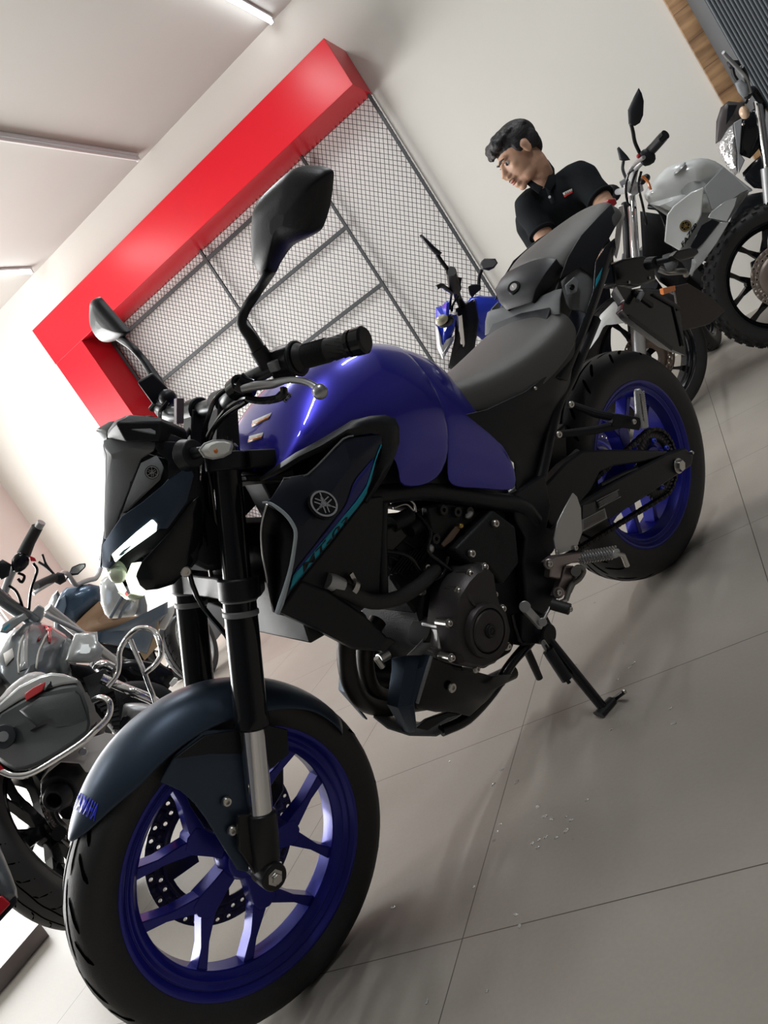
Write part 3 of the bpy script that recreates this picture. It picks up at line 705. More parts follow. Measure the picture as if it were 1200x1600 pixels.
# grey nose strip and triangles (visor)
quadpatch('visor_strip', [[(163, 688, 0.0000), (178, 684, -0.0120), (217, 686, -0.0429), (245, 693, -0.0636)], [(163, 697, 0.0000), (175, 710, -0.0178), (207, 700, -0.0429), (240, 705, -0.0651)], [(168, 710, 0.0000), (176, 716, -0.0163), (198, 716, -0.0340), (221, 717, -0.0444)], [(166, 760, 0.0000), (176, 756, -0.0133), (193, 755, -0.0281), (207, 752, -0.0385)], [(165, 800, 0.0000), (172, 802, -0.0104), (181, 799, -0.0207), (190, 795, -0.0281)], [(164, 842, 0.0000), (168, 843, -0.0037), (172, 842, -0.0089), (177, 839, -0.0133)]], M_grey, head, bevel=0.002)
quadpatch('visor_wing', [[(221, 724, -0.0518), (245, 712, -0.0681), (252, 722, -0.0725)], [(210, 752, -0.0474), (232, 745, -0.0651), (256, 731, -0.0755)], [(200, 778, -0.0400), (222, 772, -0.0577), (250, 750, -0.0755)], [(192, 801, -0.0326), (196, 799, -0.0355), (200, 797, -0.0385)]], M_grey, head, bevel=0.0015)
quadpatch('upper_cowl', [[(178, 684, -0.0120), (217, 684, -0.0459), (248, 690, -0.0666), (292, 704, -0.0725)], [(182, 676, -0.0120), (222, 672, -0.0459), (262, 676, -0.0651), (296, 690, -0.0696)]], M_black, head)
quadpatch('cheek_panel', [[(240, 688, -.066), (292, 692, -.075), (314, 700, -.072)], [(246, 706, -0.0681), (292, 708, -0.0740), (312, 720, -0.0725)], [(262, 720, -0.0755), (285, 728, -0.0784), (312, 735, -0.0725)], [(262, 748, -0.0770), (290, 735, -0.0784), (312, 750, -0.0725)]], M_black, head)
# lower glossy chin
quadpatch('chin_panel', [[(297, 786, -0.0814), (311, 774, -0.0799), (318, 800, -0.0725)], [(262, 834, -0.0784), (300, 830, -0.0814), (316, 850, -0.0725)], [(236, 862, -0.0696), (280, 862, -0.0799), (300, 880, -0.0725)], [(222, 877, -0.0577), (262, 888, -0.0725), (292, 893, -0.0681)], [(212, 899, -0.0444), (240, 905, -0.0607), (272, 912, -0.0607)], [(216, 912, -0.0414), (228, 922, -0.0488), (246, 920, -0.0518)]], M_blackg, head, sub=0)
# running lamps and projector
def lamp(name, outline, mat, par, push=(0.004, 0.010, 0.0), both=True, bevel=0.003):
    pts = BF.LL(outline); mb = MB().prism(pts, push)
    if both: mb.mirror()
    return mb.build(name, mat, par, bevel=bevel)
drl = [(239, 812, -.0745), (246, 819, -.077), (244, 828, -.0775), (236, 843, -.072), (217, 861, -.058), (199, 878, -.048), (181, 876, -.036), (179, 868, -.034), (194, 853, -.045), (216, 832, -.060)]
bt_ = surf(band_)
def overlay(name, outline, mat, par, lift, th):
    P0 = [hit(bt_, BF, p[0], p[1], lift) for p in outline]
    for m_ in (False, True):
        Q = [mir(p) if m_ else p for p in P0]; MB().prism(Q, (0.1*th, -th if m_ else th, 0)).build(name, mat, par, bevel=0.0015)
overlay('running_lamp', drl, M_drl, head, 0.0045, 0.006)
overlay('lamp_surround', [(238, 809, -0.0725), (249, 816, -0.0755), (249, 829, -0.0759), (235, 848, -0.0699), (205, 873, -0.0511), (197, 881, -0.0474), (173, 879, -0.0281), (174, 868, -0.0266), (184, 856, -0.0363)], M_black, head, 0.0025, 0.005)
mb = MB(); pc = B(200, 902, 0.0000)
prj = [[(207, 880, -0.0333), (222, 878, -0.0518)], [(197, 903, -0.0296), (213, 901, -0.0459)], [(205, 926, -0.0266), (226, 930, -0.0429)]]
quadpatch('projector_lamp', prj, M_proj, head, solid=0.006)
mb.ball(B(181, 888, 0.0000), 0.020, 10, (0.8, 1.0, 1.0)); mb.ball(B(184, 898, -0.0222), 0.014, 8)
mb.build('projector_lens', M_lensg, head)
mb = MB().patch([[B(225, 930, -0.0407), B(210, 938, 0.0000), mir(B(225, 930, -0.0407))], [B(205, 926, -0.0281), B(197, 932, 0.0000), mir(B(205, 926, -0.0281))]]); mb.build('lamp_base', M_lensg, head, solid=0.004)
mb = MB(); emblem(mb, B(237.5, 738, -0.0740), (-0.35, -1, 0.1), sd, 0.0095); mb.mirror(); mb.build('cowl_badge', [M_blackg, M_alu], head)
mb = MB().bolt(B(290, 893, -0.0696), (-0.2, -1, 0), 0.009, 0.004).mirror(); mb.build('cowl_bolt', M_bolt, head)
# meter
mr_ = [[(171, 684, 0), (200, 690, -.050), (246, 690, -.070), (292, 700, -.050)], [(172, 676, 0), (185, 662, -.050), (250, 662, -.072), (290, 678, -.050)], [(182, 660, 0), (205, 651, -.045), (250, 656, -.062), (286, 672, -.045)]]
mb = MB().patch([[B(*p) for p in r] for r in mr_]).mirror()
meter = mb.build('instrument_panel', M_black, BK, solid=0.010, soff=0, bevel=0.003)
MB().prism(BF.LL([(184, 668, -.052), (206, 657, -.052), (246, 668, -.074), (244, 680, -.074), (206, 672, -.060)]), (0, 0.01, 0)).mirror().build('side_vent', M_grey, meter, bevel=0.002)

MB().loft([[V3((x, -w, z0)), V3((x, w, z0)), V3((x, w, z1)), V3((x, -w, z1))] for x, w, z0, z1 in ((.165, .050, .80, .90), (.19, .060, .76, .93), (.235, .060, .74, .93))]).build('wiring_block', M_black, BK, bevel=0.01)
# turn signals (front)
def signal(c, boot, par, name='turn_signal', d=V3((-0.1, -1, 0.02))):
    c = V3(c); boot = V3(boot)
    mb = MB().tube([boot, boot+(c-boot)*0.45], [0.026, 0.022], 20).tube([boot+(c-boot)*0.4, c], [0.010, 0.007], 12)
    o = mb.build(name, M_black, par, bevel=0.002)
    return o
for s in (1, -1):
    b0 = B(289, 712, -.105); c0 = B(322, 704, -.150); c1 = B(339, 703, -.172)
    if s < 0: b0, c0, c1 = mir(b0), mir(c0), mir(c1)
    sg = signal(c0, b0, BK)
    def sy(p): return V3(p) if s > 0 else mir(p)
    lo_ = [(314, 703), (321, 694), (334, 689), (350, 688), (362, 691), (364, 697), (361, 707), (350, 713), (334, 716), (321, 713)]
    L0 = [sy(B(x, y, -.178)) for x, y in lo_]; cc_ = sum(L0, V3((0, 0, 0)))/len(L0); dd_ = V3((0, (1 if s > 0 else -1)*0.016, 0))
    MB().loft([[cc_+(p-cc_)*.8+dd_ for p in L0], [p+dd_*.5 for p in L0], [cc_+(p-cc_)*.95 for p in L0], [cc_+(p-cc_)*.7-dd_*.35 for p in L0]]).build('signal_lens', M_lens, sg, sharp=60)
    MB().tube([cc_+(p-cc_)*1.03+dd_*.2 for p in L0+[L0[0]]], 0.0016, 8).build('signal_rim', M_alup, sg)
    MB().ball(cc_+V3((-.008, -.004 if s > 0 else .004, 0)), 0.004, 6).build('signal_bulb', M_orange, sg)
# boots behind the cowl
quadpatch('signal_mount', [[(272, 700, -.095), (300, 696, -.102), (306, 704, -.098)], [(276, 728, -.100), (302, 730, -.104), (308, 726, -.098)]], M_black, head)

# --- handlebar
bL = B(572, 530, -.37); gi = B(466, 560, -.255)
gd = (bL-gi).normalized()
cl = B(336, 634, -.02); cl = V3((cl.x, 0, cl.z)); 
hb_pts = [bL-gd*0.01, gi, gi-gd*0.03, B(395, 590, -.185), B(362, 617, -.125), V3((cl.x, -0.06, cl.z)), V3((cl.x, 0, cl.z))]
hb_pts = hb_pts+[mir(p) for p in reversed(hb_pts[:-1])]
hbar = MB().tube(hb_pts, [0.0115]*3+[0.0125, 0.0145, 0.0145, 0.0145]+[0.0145, 0.0145, 0.0125]+[0.0115]*3, 16, smooth=5).build('handlebar', pm('grey_handlebar_metal', (0.13, 0.135, 0.14), 0.35, metal=0.7), BK)
for s in (1, -1):
    def m_(p): return V3(p) if s > 0 else mir(p)
    g = MB().tube([m_(gi+gd*0.004), m_(gi+gd*0.012), m_(bL-gd*0.020)], [0.0225, 0.0175, 0.0165], 24)
    gg = g.build('grip', M_grip, hbar)
    rb = MB()
    for k in range(16):                   # ribs on the inner half and diagonal bars on the outer half
        t = 0.016+k*0.0026; p = gi+gd*t; rb.lathe([(0.0172, -0.0006), (0.0184, 0), (0.0172, 0.0006)], m_(p), gd if s > 0 else mir(gd), 20)
    for k in range(9):
        a = 2*PI*k/9
        n1 = gd.cross(V3((0, 0, 1))).normalized(); n2 = gd.cross(n1)
        for tt in (0.064, 0.080, 0.096):
            q0 = gi+gd*tt+(n1*math.cos(a)+n2*math.sin(a))*0.0170; q1 = gi+gd*(tt+0.022)+(n1*math.cos(a+0.5)+n2*math.sin(a+0.5))*0.0167
            rb.tube([m_(q0), m_(q1)], 0.0010, 5)
    rb.build('grip_ribs', M_black, gg)
    MB().tube([m_(bL-gd*0.020), m_(bL-gd*0.018), m_(bL-gd*0.003), m_(bL)], [0.0185, 0.0200, 0.0200, 0.0165], 28).tube([m_(bL-gd*0.028), m_(bL-gd*0.022)], 0.0195, 24).build('bar_end', M_blackg, hbar)
# switch block on the left
mb = MB(); mb.tube([gi+gd*0.002, gi-gd*0.004], 0.0275, 28); mb.tube([gi-gd*0.004, gi-gd*0.042], [0.025, 0.023], 24)
sx = gd.cross(V3((0, 0, 1))).normalized(); uz = sx.cross(gd)
if uz.z < 0: uz = -uz
mb.beam(gi-gd*0.006, gi-gd*0.044, 0.040, 0.046, uz)
sw = mb.build('switch_block', M_black, hbar, bevel=0.004)
so = V3((-0.9, -0.3, 0.2)).normalized()
MB().beam(gi-gd*0.010-V3((0.026, 0, -0.004)), gi-gd*0.026-V3((0.026, 0, -0.004)), 0.014, 0.016, uz).build('switch_rocker', M_grey, sw, bevel=0.002)
# right side brake master, throttle housing and kill switch
gm = mir(gi); gdm = mir(gd)
mb = MB(); mb.tube([gm+gdm*0.002, gm-gdm*0.030], [0.026, 0.024], 24)
mst = mb.build('throttle_housing', M_black, hbar, bevel=0.003)
MB().beam(gm-gdm*0.02+V3((0.0, 0, 0.018)), gm-gdm*0.06+V3((0, 0, 0.018)), 0.03, 0.018, (0, 0, 1)).build('red_kill_switch', pm('dark_red_plastic', (0.16, 0.01, 0.015), 0.4), mst, bevel=0.003)
rs = BF.LL([(214, 597, .17), (238, 582, .17), (262, 606, .17), (258, 628, .17), (240, 633, .17)])
MB().prism(rs, (0.02, 0.045, 0.0)).build('brake_reservoir', M_black, hbar, bevel=0.004)
MB().ball(B(262, 622, .15), 0.017, 8).tube([B(236, 640, .19), B(248, 628, .17), B(262, 640, .14), B(280, 650, .10)], 0.006, 8, smooth=4).build('brake_master', M_black, hbar)
# brake lever (right) and clutch lever (left)
lv = [(378, 607, -.20), (400, 603, -.215), (425, 600, -.235), (448, 594, -.262), (470, 595, -.285), (488, 601, -.305), (499, 609, -.318)]
lp = BF.LL(lv); mb = MB().tube(lp, [0.009, 0.0095, 0.0095, 0.0065, 0.0065, 0.006, 0.0062], 12, smooth=5, flat=0.75); mb.ball(B(500, 612, -.320), 0.0115, 10)
lev = mb.build('clutch_lever', pm('lever_silver', (0.42, 0.43, 0.44), 0.3, metal=0.8), hbar)
mb = MB().tube([mir(p) for p in lp], [0.009, 0.0095, 0.0095, 0.0065, 0.0065, 0.006, 0.0062], 12, smooth=5, flat=0.75); mb.ball(mir(B(500, 612, -.320)), 0.0115, 10); mb.build('brake_lever', M_black, hbar)
mb = MB().tube(BF.LL([(372, 598, -.19), (384, 604, -.195), (398, 606, -.205)]), [0.018, 0.016, 0.013], 16)
mb.tube(BF.LL([(385, 622, -.20), (405, 626, -.215), (428, 624, -.235), (442, 618, -.25), (443, 606, -.25)]), [0.006]*5, 8, smooth=4)
mb.lathe([(0.013, -0.010), (0.018, -0.010), (0.018, 0.010), (0.013, 0.010)], B(372, 606, -.17), hb_pts[3]-hb_pts[4], 20, closed=True)
mb.build('clutch_perch', M_blackg, hbar, bevel=0.001)
# clamps of the bar
mb = MB()
for s in (-1, 1):
    c = V3((cl.x, s*0.052, cl.z)); mb.lathe([(0.0135, -0.017), (0.0235, -0.017), (0.0235, 0.017), (0.0135, 0.017)], c, (0, 1, 0), 24, closed=True)
    mb.beam(c-V3((0, 0, 0.0)), F(t_top-0.01, s*0.052, -0.02), 0.036, 0.036, (1, 0, 0), w2=0.040, h2=0.045)
mb.build('bar_clamp', M_black, hbar, bevel=0.003)
MB().prism(BF.LL([(276, 622, .02), (288, 622, .02), (287, 662, .02), (276, 662, .02)]), (0.004, 0.02, 0)).build('ignition_plate', pm('dusky_plate', (0.16, 0.12, 0.14), 0.5), hbar, bevel=0.001)
# cables
mb = MB()
for c_ in ([(442, 612, -.25), (420, 628, -.23), (385, 622, -.19), (358, 636, -.14), (338, 660, -.09), (322, 690, -.06), (320, 730, -.05), (325, 800, -.05), (338, 860, -.05)],
           [(395, 600, -.19), (360, 606, -.15), (338, 622, -.12), (326, 650, -.10), (318, 690, -.08), (330, 760, -.07), (340, 830, -.05), (352, 890, -.04)],
           [(385, 628, -.2), (352, 650, -.14), (330, 680, -.09), (318, 740, -.06), (318, 820, -.06), (330, 900, -.05)],
           [(262, 628, .12), (250, 645, .12), (255, 668, .08), (280, 680, .03), (305, 700, .0)]):
    mb.tube(BF.LL(c_), 0.0038, 8, smooth=5)
mb.build('cable', M_blackg, hbar)

# --- mirrors
def mirror_head(outline, pt, n, flip, par, inset=0.80, depth=0.026, name='mirror'):
    n = V3(n).normalized()
    base = [BF.Q(px, py, pt, n) for px, py in outline]; base = dense(base, 3); c = sum(base, V3((0, 0, 0)))/len(base)
    rows = [[p+n*0.004 for p in base], [p-n*0.003 for p in base]]+[[c+(p-c)*math.cos(a)**0.8-n*(depth*math.sin(a)+.003) for p in base] for a in (.25, .5, .75, 1.0, 1.25, 1.45)]
    o = MB().loft(rows).build(name, M_black, par, sharp=60)
    MB().add([c+(p-c)*0.95+n*0.0048 for p in base], [tuple(range(len(base)))]).build('mirror_glass', M_mirror, o, recalc=False)
    return o, c
mo = [(414, 430), (402, 412), (399, 385), (400, 345), (404, 322), (420, 300), (455, 268), (474, 259), (500, 260), (517, 266), (519, 280), (514, 320), (505, 350), (497, 362), (478, 373), (455, 385), (436, 412), (428, 428)]
m1, mc = mirror_head(mo, (0.49, -0.28, 1.17), (1, 0.30, -0.05), 1, BK, depth=0.034)
st = [BF.Q(421, 425, (0.49, -0.28, 1.17), (1, 0.3, -0.05))]+[B(402, 455, -.258), B(382, 487, -.240), B(378, 508, -.232), B(390, 525, -.228), B(402, 545, -.222), B(420, 572, -.220)]
MB().tube(st, [0.0095, 0.0072, 0.0072, 0.0075, 0.0095, 0.0115, 0.012], 14, smooth=5).tube([st[-2], st[-1]], 0.0135, 14).build('mirror_stem', M_black, m1)
mo2 = [(147, 472), (150, 466), (156, 466), (170, 482), (196, 512), (201, 519), (198, 524), (188, 530), (168, 533), (155, 520), (147, 500)]
m2, mc2 = mirror_head([mo2[i] for i in range(len(mo2))], (0.42, 0.30, 1.20), (1, -0.06, -0.05), 1, BK, depth=0.022)
st = [BF.Q(186, 527, (0.42, 0.30, 1.20), (1, -0.06, -0.05)), B(205, 541, .27), B(222, 560, .25), B(234, 577, .235), B(245, 596, .22), B(252, 610, .20)]
MB().tube(st, [0.009, 0.0075, 0.0075, 0.009, 0.012, 0.012], 14, smooth=5).build('mirror_stem', M_black, m2)

# --- tank
T = [
 [(.335, 0, .868), (.335, -.045, .867), (.335, -.078, .862), (.332, -.104, .862), (.328, -.118, .858), (.323, -.126, .850)],
 [(.385, 0, .914), (.385, -.048, .912), (.385, -.080, .905), (.378, -.117, .885), (.374, -.132, .872), (.368, -.140, .858)],
 [(.440, 0, .946), (.440, -.050, .944), (.440, -.084, .936), (.438, -.127, .905), (.436, -.145, .882), (.435, -.150, .858)],
 [(.510, 0, .974), (.510, -.052, .971), (.510, -.088, .960), (.522, -.137, .918), (.527, -.158, .880), (.527, -.158, .850)],
 [(.600, 0, .982), (.598, -.055, .978), (.595, -.094, .962), (.605, -.143, .910), (.615, -.168, .838), (.560, -.166, .745)],
 [(.690, 0, .968), (.688, -.053, .962), (.684, -.092, .942), (.690, -.142, .868), (.665, -.164, .785), (.510, -.164, .718)],
 [(.765, 0, .932), (.763, -.048, .926), (.758, -.082, .904), (.742, -.136, .820), (.705, -.154, .730), (.640, -.152, .664)]]
mb = MB().patch([[V3(p) for p in r] for r in T]).mirror()
tank = mb.build('fuel_tank', M_tank, BK, solid=0.004, soff=0, sub=2, weld=True); tank.modifiers['Subsurf'].boundary_smooth = 'PRESERVE_CORNERS'
RC = [[(.760, 0, .931), (.758, -.048, .925), (.753, -.080, .901), (.738, -.134, .822), (.700, -.151, .732), (.630, -.151, .660)],
      [(.800, 0, .905), (.798, -.046, .898), (.795, -.076, .874), (.772, -.131, .795), (.752, -.144, .705), (.700, -.147, .622)],
      [(.832, 0, .872), (.830, -.044, .866), (.826, -.072, .846), (.795, -.126, .775), (.805, -.138, .670), (.770, -.142, .576)],
      [(.850, 0, .840), (.850, -.042, .836), (.846, -.068, .818), (.815, -.120, .755), (.862, -.134, .618), (.836, -.138, .536)]]
mb = MB().patch([[V3(p) for p in r] for r in RC]).mirror()
rcov = mb.build('tank_side_cover', M_tank, BK, solid=0.004, soff=0, sub=2, weld=True); rcov.modifiers['Subsurf'].boundary_smooth = 'PRESERVE_CORNERS'
MB().loft([[V3((x, -w, z0)), V3((x, -w, z1)), V3((x, -w*.5, z1+.05)), V3((x, w*.5, z1+.05)), V3((x, w, z1)), V3((x, w, z0))] for x, w, z0, z1 in ((.42, .12, .74, .86), (.60, .138, .66, .86), (.72, .13, .60, .80), (.80, .115, .55, .74), (.84, .10, .52, .70))]).build('tank_core', M_black, BK)
tt_ = surf(tank)
mb = MB(); e0 = hit(tt_, BF, 449, 622, 0.001); emblem(mb, e0, (-0.3, -1, 0.35), (0.3, 0, 1), 0.0085); mb.build('tank_badge', [M_blackg, M_alu], tank)
for k, (a, b_) in enumerate((([(395, 658), (394, 668)], [(425, 645), (420, 655)]), ([(390, 682), (388, 692)], [(412, 676), (409, 686)]))):
    decal('warning_sticker', M_sticker, tank, tt_, BF, a, b_, 2, 2, 0.001)
    decal('sticker_band', M_orange, tank, tt_, BF, [lerp2(a[0], a[1], .55), lerp2(a[0], a[1], .9)], [lerp2(b_[0], b_[1], .55), lerp2(b_[0], b_[1], .9)], 2, 2, 0.0016)
# filler cap
MB().lathe([(0, 0.008), (0.030, 0.006), (0.038, 0.002), (0.039, -0.01)], (.565, 0, .982), (0.02, 0, 1), 32).build('filler_cap', M_alup, tank)
# front underside of the tank
MB().prism(BF.LL([(383, 742, -.10), (430, 742, -.12), (460, 730, -.12), (460, 752, -.12), (388, 752, -.10)]), (0, 0.2, 0)).build('air_box', M_black, BK, bevel=0.003)

# --- black trim band and navy shroud (both sides)
outer = [(404, 748, -.122), (432, 727, -.145), (462, 707, -.156), (496, 689, -.162), (549, 657, -.168), (578, 650, -.172), (602, 648, -.174), (618, 654, -.174), (624, 668, -.174), (624, 693, -.174), (614, 722, -.172), (602, 746, -.170), (574, 787, -.165)]
inner = [(409, 752, -.132), (440, 738, -.150), (470, 720, -.160), (506, 704, -.166), (536, 685, -.172), (565, 679, -.174), (581, 677, -.175), (592, 680, -.175), (598, 689, -.175), (596, 706, -.174), (592, 724, -.173), (588, 738, -.172), (568, 778, -.168)]
mb = MB().patch([[B(a[0], a[1], a[2]+.010), B(*a), B((a[0]+b_[0])/2, (a[1]+b_[1])/2, min(a[2], b_[2])-.006), B(*b_), B(b_[0], b_[1], b_[2]+.014)] for a, b_ in zip(outer, inner)]).mirror()
mb.build('trim_band', M_black, BK, sharp=60)
Sv = dict(A=(416, 785, -.200), A2=(424, 778, -.200), Bv=(443, 747, -.176), C=(481, 741, -.172), D=(536, 686, -.174), E=(594, 679, -.176), G=(597, 692, -.177), G2=(587, 714, -.180), H=(572, 772, -.186), I=(520, 842, -.196), J=(455, 921, -.190), K=(432, 957, -.178), N=(447, 915, -.196), M=(459, 852, -.216), L=(462, 832, -.218), L2=(446, 803, -.212), P=(504, 786, -.205), P2=(548, 728, -.190), Q=(486, 836, -.206))
sv = {k: B(*v) for k, v in Sv.items()}; keys = list(sv); ix = {k: i for i, k in enumerate(keys)}
fs = [('A', 'A2', 'L2'), ('A2', 'Bv', 'C', 'L2'), ('C', 'P', 'L', 'L2'), ('C', 'D', 'P2', 'P'), ('D', 'E', 'G', 'G2', 'P2'), ('P2', 'G2', 'H', 'P'), ('P', 'H', 'I', 'Q'), ('P', 'Q', 'L'), ('L', 'Q', 'M'), ('Q', 'I', 'J', 'N', 'M'), ('N', 'J', 'K')]
mb = MB().add([sv[k] for k in keys], [tuple(ix[q] for q in f) for f in fs]).mirror()
shr = mb.build('side_shroud', M_shroud, BK, solid=0.004, soff=0, bevel=0.0012, sharp=14)
st_ = surf(shr)
# pale lip along the front opening
lip = [B(x, y, z-0.002) for x, y, z in [(410, 785, -.196), (421, 786, -.200), (434, 794, -.208), (446, 804, -.213), (456, 817, -.217), (462, 832, -.219), (460, 855, -.217), (455, 885, -.206), (447, 916, -.198), (439, 942, -.190), (433, 958, -.181)]]
MB().tube(lip, [0.0014, 0.0022, 0.0028, 0.003, 0.003, 0.003, 0.003, 0.0032, 0.0040, 0.005, 0.004], 8, smooth=3).mirror().build('pale_front_lip', M_tealedge, shr)
lip2 = [B(*p) for p in [(417, 788, -.196), (411, 810, -.180), (408, 832, -.172), (410, 865, -.164), (415, 892, -.160), (421, 925, -.160), (427, 956, -.168)]]
MB().tube(lip2, 0.0018, 8, smooth=3).mirror().build('inner_lip', M_alu, shr)
MB().tube([B(x, y, z-.001) for x, y, z in [(443, 747, -.178), (462, 747, -.175), (481, 741, -.174), (508, 715, -.174), (536, 686, -.176), (552, 681, -.177)]], 0.0016, 6, smooth=2).mirror().build('upper_edge', M_grey, shr)
# scoop floor behind the lip
mb = MB().patch([[B(417, 789, -.195), B(446, 806, -.190), B(460, 834, -.205)], [B(408, 832, -.170), B(430, 835, -.150), B(459, 850, -.205)], [B(415, 892, -.158), B(432, 895, -.145), B(449, 905, -.190)], [B(427, 956, -.168), B(429, 957, -.165), B(433, 957, -.172)]]).mirror()
mb.build('scoop_liner', M_black, shr, solid=0.003, soff=0)
decal('blue_field', M_bluedec, shr, st_, BF, [(583, 716), (553, 752), (540, 790), (462, 889)], [(581, 738), (568, 768), (556, 784), (455, 908)], 16, 3, 0.0010)
decal('cyan_stripe', M_cyan, shr, st_, BF, [(595, 694), (587, 713), (571, 762), (556, 783), (457, 899)], [(596, 700), (592, 716), (575, 765), (566, 783), (452, 921)], 18, 3, 0.0016)
decal_text('model_lettering', 'MT-03', pm('decal_black', (0.006, 0.007, 0.012), 0.35), shr, st_, BF, (473, 894), (544, 816), (470, 883.5), 0.0022, 0.1, 0.01)
mb = MB(); ec = hit(st_, BF, 503, 790, 0.001); e1 = hit(st_, BF, 520, 775, 0.001); e2 = hit(st_, BF, 500, 775, 0.001); en = (e1-ec).cross(e2-ec).normalized()
if en.y > 0: en = -en
emblem(mb, ec, en, (0.42, 0, 1), 0.0235); mb.mirror(); mb.build('shroud_badge', [M_blackg, M_chrome], shr)

# --- seat
def seat_row(x, z, hw, cr, side, drop=0.085, xs=0.0):
    return [V3((x+xs, -hw-.012, z-drop)), V3((x+xs*.5, -hw-.004, z-drop*.55)), V3((x, -hw+.004, z-.020)), V3((x, -hw*.78, z-.004)), V3((x, -hw*.40, z+cr)), V3((x, 0, z+cr*1.2))]
SR = [(.775, .822, .062, .004, 0, .035), (.80, .812, .080, .004, 0, .06), (.87, .795, .105, .003, 0, .085), (.95, .788, .128, .002, 0, .09), (1.04, .792, .142, .002, 0, .085), (1.12, .802, .146, .003, 0, .075), (1.17, .812, .140, .004, 0, .07), (1.205, .822, .124, .004, 0, .06), (1.222, .820, .100, .000, 0, .05)]
rows = []
for r in SR:
    h_ = seat_row(*r[:5], drop=r[5]); rows.append(h_+[mir(p) for p in reversed(h_[:-1])])
seat = MB().patch(rows).build('rider_seat', M_vinyl, BK, solid=0.006, soff=-1, sub=2)
PR = [(1.285, .925, .088, .004, 0, .05), (1.33, .940, .100, .005, 0, .055), (1.40, .950, .108, .006, 0, .055), (1.48, .958, .104, .006, 0, .055), (1.56, .966, .090, .006, 0, .05), (1.62, .970, .066, .004, 0, .045), (1.645, .965, .040, .0, 0, .04)]
rows = []
for r in PR:
    h_ = seat_row(*r[:5], drop=r[5]); rows.append(h_+[mir(p) for p in reversed(h_[:-1])])
pil = MB().patch(rows).build('pillion_seat', M_vinyl, BK, solid=0.006, soff=-1, sub=2)
# front cap of the pillion with the key lock
capr = [[(1.285, -.094, .885), (1.283, -.088, .915), (1.283, -.060, .926), (1.283, 0, .930)],
        [(1.245, -.088, .868), (1.238, -.082, .900), (1.236, -.058, .908), (1.236, 0, .912)],
        [(1.232, -.060, .850), (1.210, -.058, .872), (1.208, -.045, .876), (1.207, 0, .878)],
        [(1.222, -.040, .836), (1.205, -.040, .846), (1.204, -.030, .848), (1.203, 0, .848)]]
cap = MB().patch([[V3(p) for p in r]+[mir(p) for p in reversed(r[:-1])] for r in capr]).build('seat_front_cap', M_black, BK, solid=0.005, soff=-1, bevel=0.006, segs=3, sharp=50)
ct = surf(cap)
kc = hit(ct, BF, 804, 450, 0.0); kn = V3((-0.75, -0.25, 0.7)).normalized()
MB().lathe([(0.0, 0.004), (0.010, 0.004), (0.011, 0.006), (0.0155, 0.006), (0.017, 0.002), (0.018, -0.004)], kc, kn, 28).build('lock_ring', M_blackg, cap)
MB().lathe([(0, 0.0062), (0.0095, 0.0062), (0.0100, 0.004)], kc, kn, 24).box(kc+kn*0.0068, (0.0015, 0.0015, 0.007)).build('key_lock', M_alu, cap)
# grey tail pieces around the hump
G1 = [[(744, 470, .12), (762, 462, .10), (776, 466, .07)], [(744, 505, .12), (765, 500, .10), (790, 506, .05)]]
def LLrows(R): return [[B(*p) for p in r] for r in R]
MB().patch([[V3((1.225, y, z+.012)), V3((1.205, y, z-.005)), V3((1.185, y, z-.035))] for y, z in ((-.118, .842), (-.10, .844), (-.062, .841), (0, .836), (.062, .841), (.10, .844), (.118, .842))]).build('hump_panel', M_seatgrey, BK, solid=0.004, soff=0, bevel=0.002)
sidep = [[(876, 440, -.092), (900, 418, -.106), (917, 417, -.118), (925, 432, -.124)], [(884, 474, -.106), (904, 452, -.118), (915, 452, -.126), (926, 456, -.130)], [(890, 484, -.110), (906, 486, -.122), (913, 490, -.130), (921, 480, -.134)]]
gp = MB().patch(LLrows(sidep)).mirror().build('tail_side_panel', M_seatgrey, BK, solid=0.004, soff=0, bevel=0.003)
MB().prism(BF.LL([(884, 445, -.118), (898, 432, -.122), (905, 440, -.126), (902, 456, -.128), (886, 462, -.122)]), (0, 0.004, 0)).mirror().build('bolt_recess', M_grey, gp, bevel=0.002)
MB().bolt(B(893, 449, -.126), (-0.2, -1, 0.2), 0.007, 0.005).mirror().build('panel_bolt', M_blackg, gp)
# black tail flanks
tf = [[(874, 436, -.102), (886, 403, -.104), (907, 368, -.106), (937, 336, -.098), (955, 318, -.070)],
      [(905, 418, -.116), (918, 395, -.116), (932, 372, -.116), (946, 350, -.108), (960, 332, -.085)],
      [(926, 432, -.130), (930, 410, -.130), (940, 390, -.128), (952, 372, -.120), (964, 350, -.100)]]
tfl = MB().patch(LLrows(tf)).mirror().build('tail_flank', M_black, BK, solid=0.004, soff=0, bevel=0.003)
sp = [[(930, 410, -.134), (946, 384, -.132), (960, 372, -.122)], [(926, 456, -.136), (944, 420, -.136), (962, 388, -.126)], [(914, 490, -.138), (930, 466, -.140), (952, 420, -.134)], [(896, 540, -.142), (912, 520, -.144), (934, 474, -.140)], [(868, 590, -.146), (886, 596, -.146), (902, 555, -.146)]]
spn = MB().patch(LLrows(sp)).mirror().build('tail_spear', M_blackg, BK, solid=0.004, soff=0, bevel=0.002)
decal('cyan_mark', M_cyan, spn, surf(spn), BF, [(931, 436), (929, 452)], [(941, 418), (937, 436)], 3, 2, 0.001)
MB().prism(BF.LL([(948, 318, -.03), (952, 311, -.03), (962, 309, -.03), (965, 318, -.03), (958, 324, -.03)]), (0, 0.06, 0)).build('tail_light', M_redl, BK, bevel=0.003)
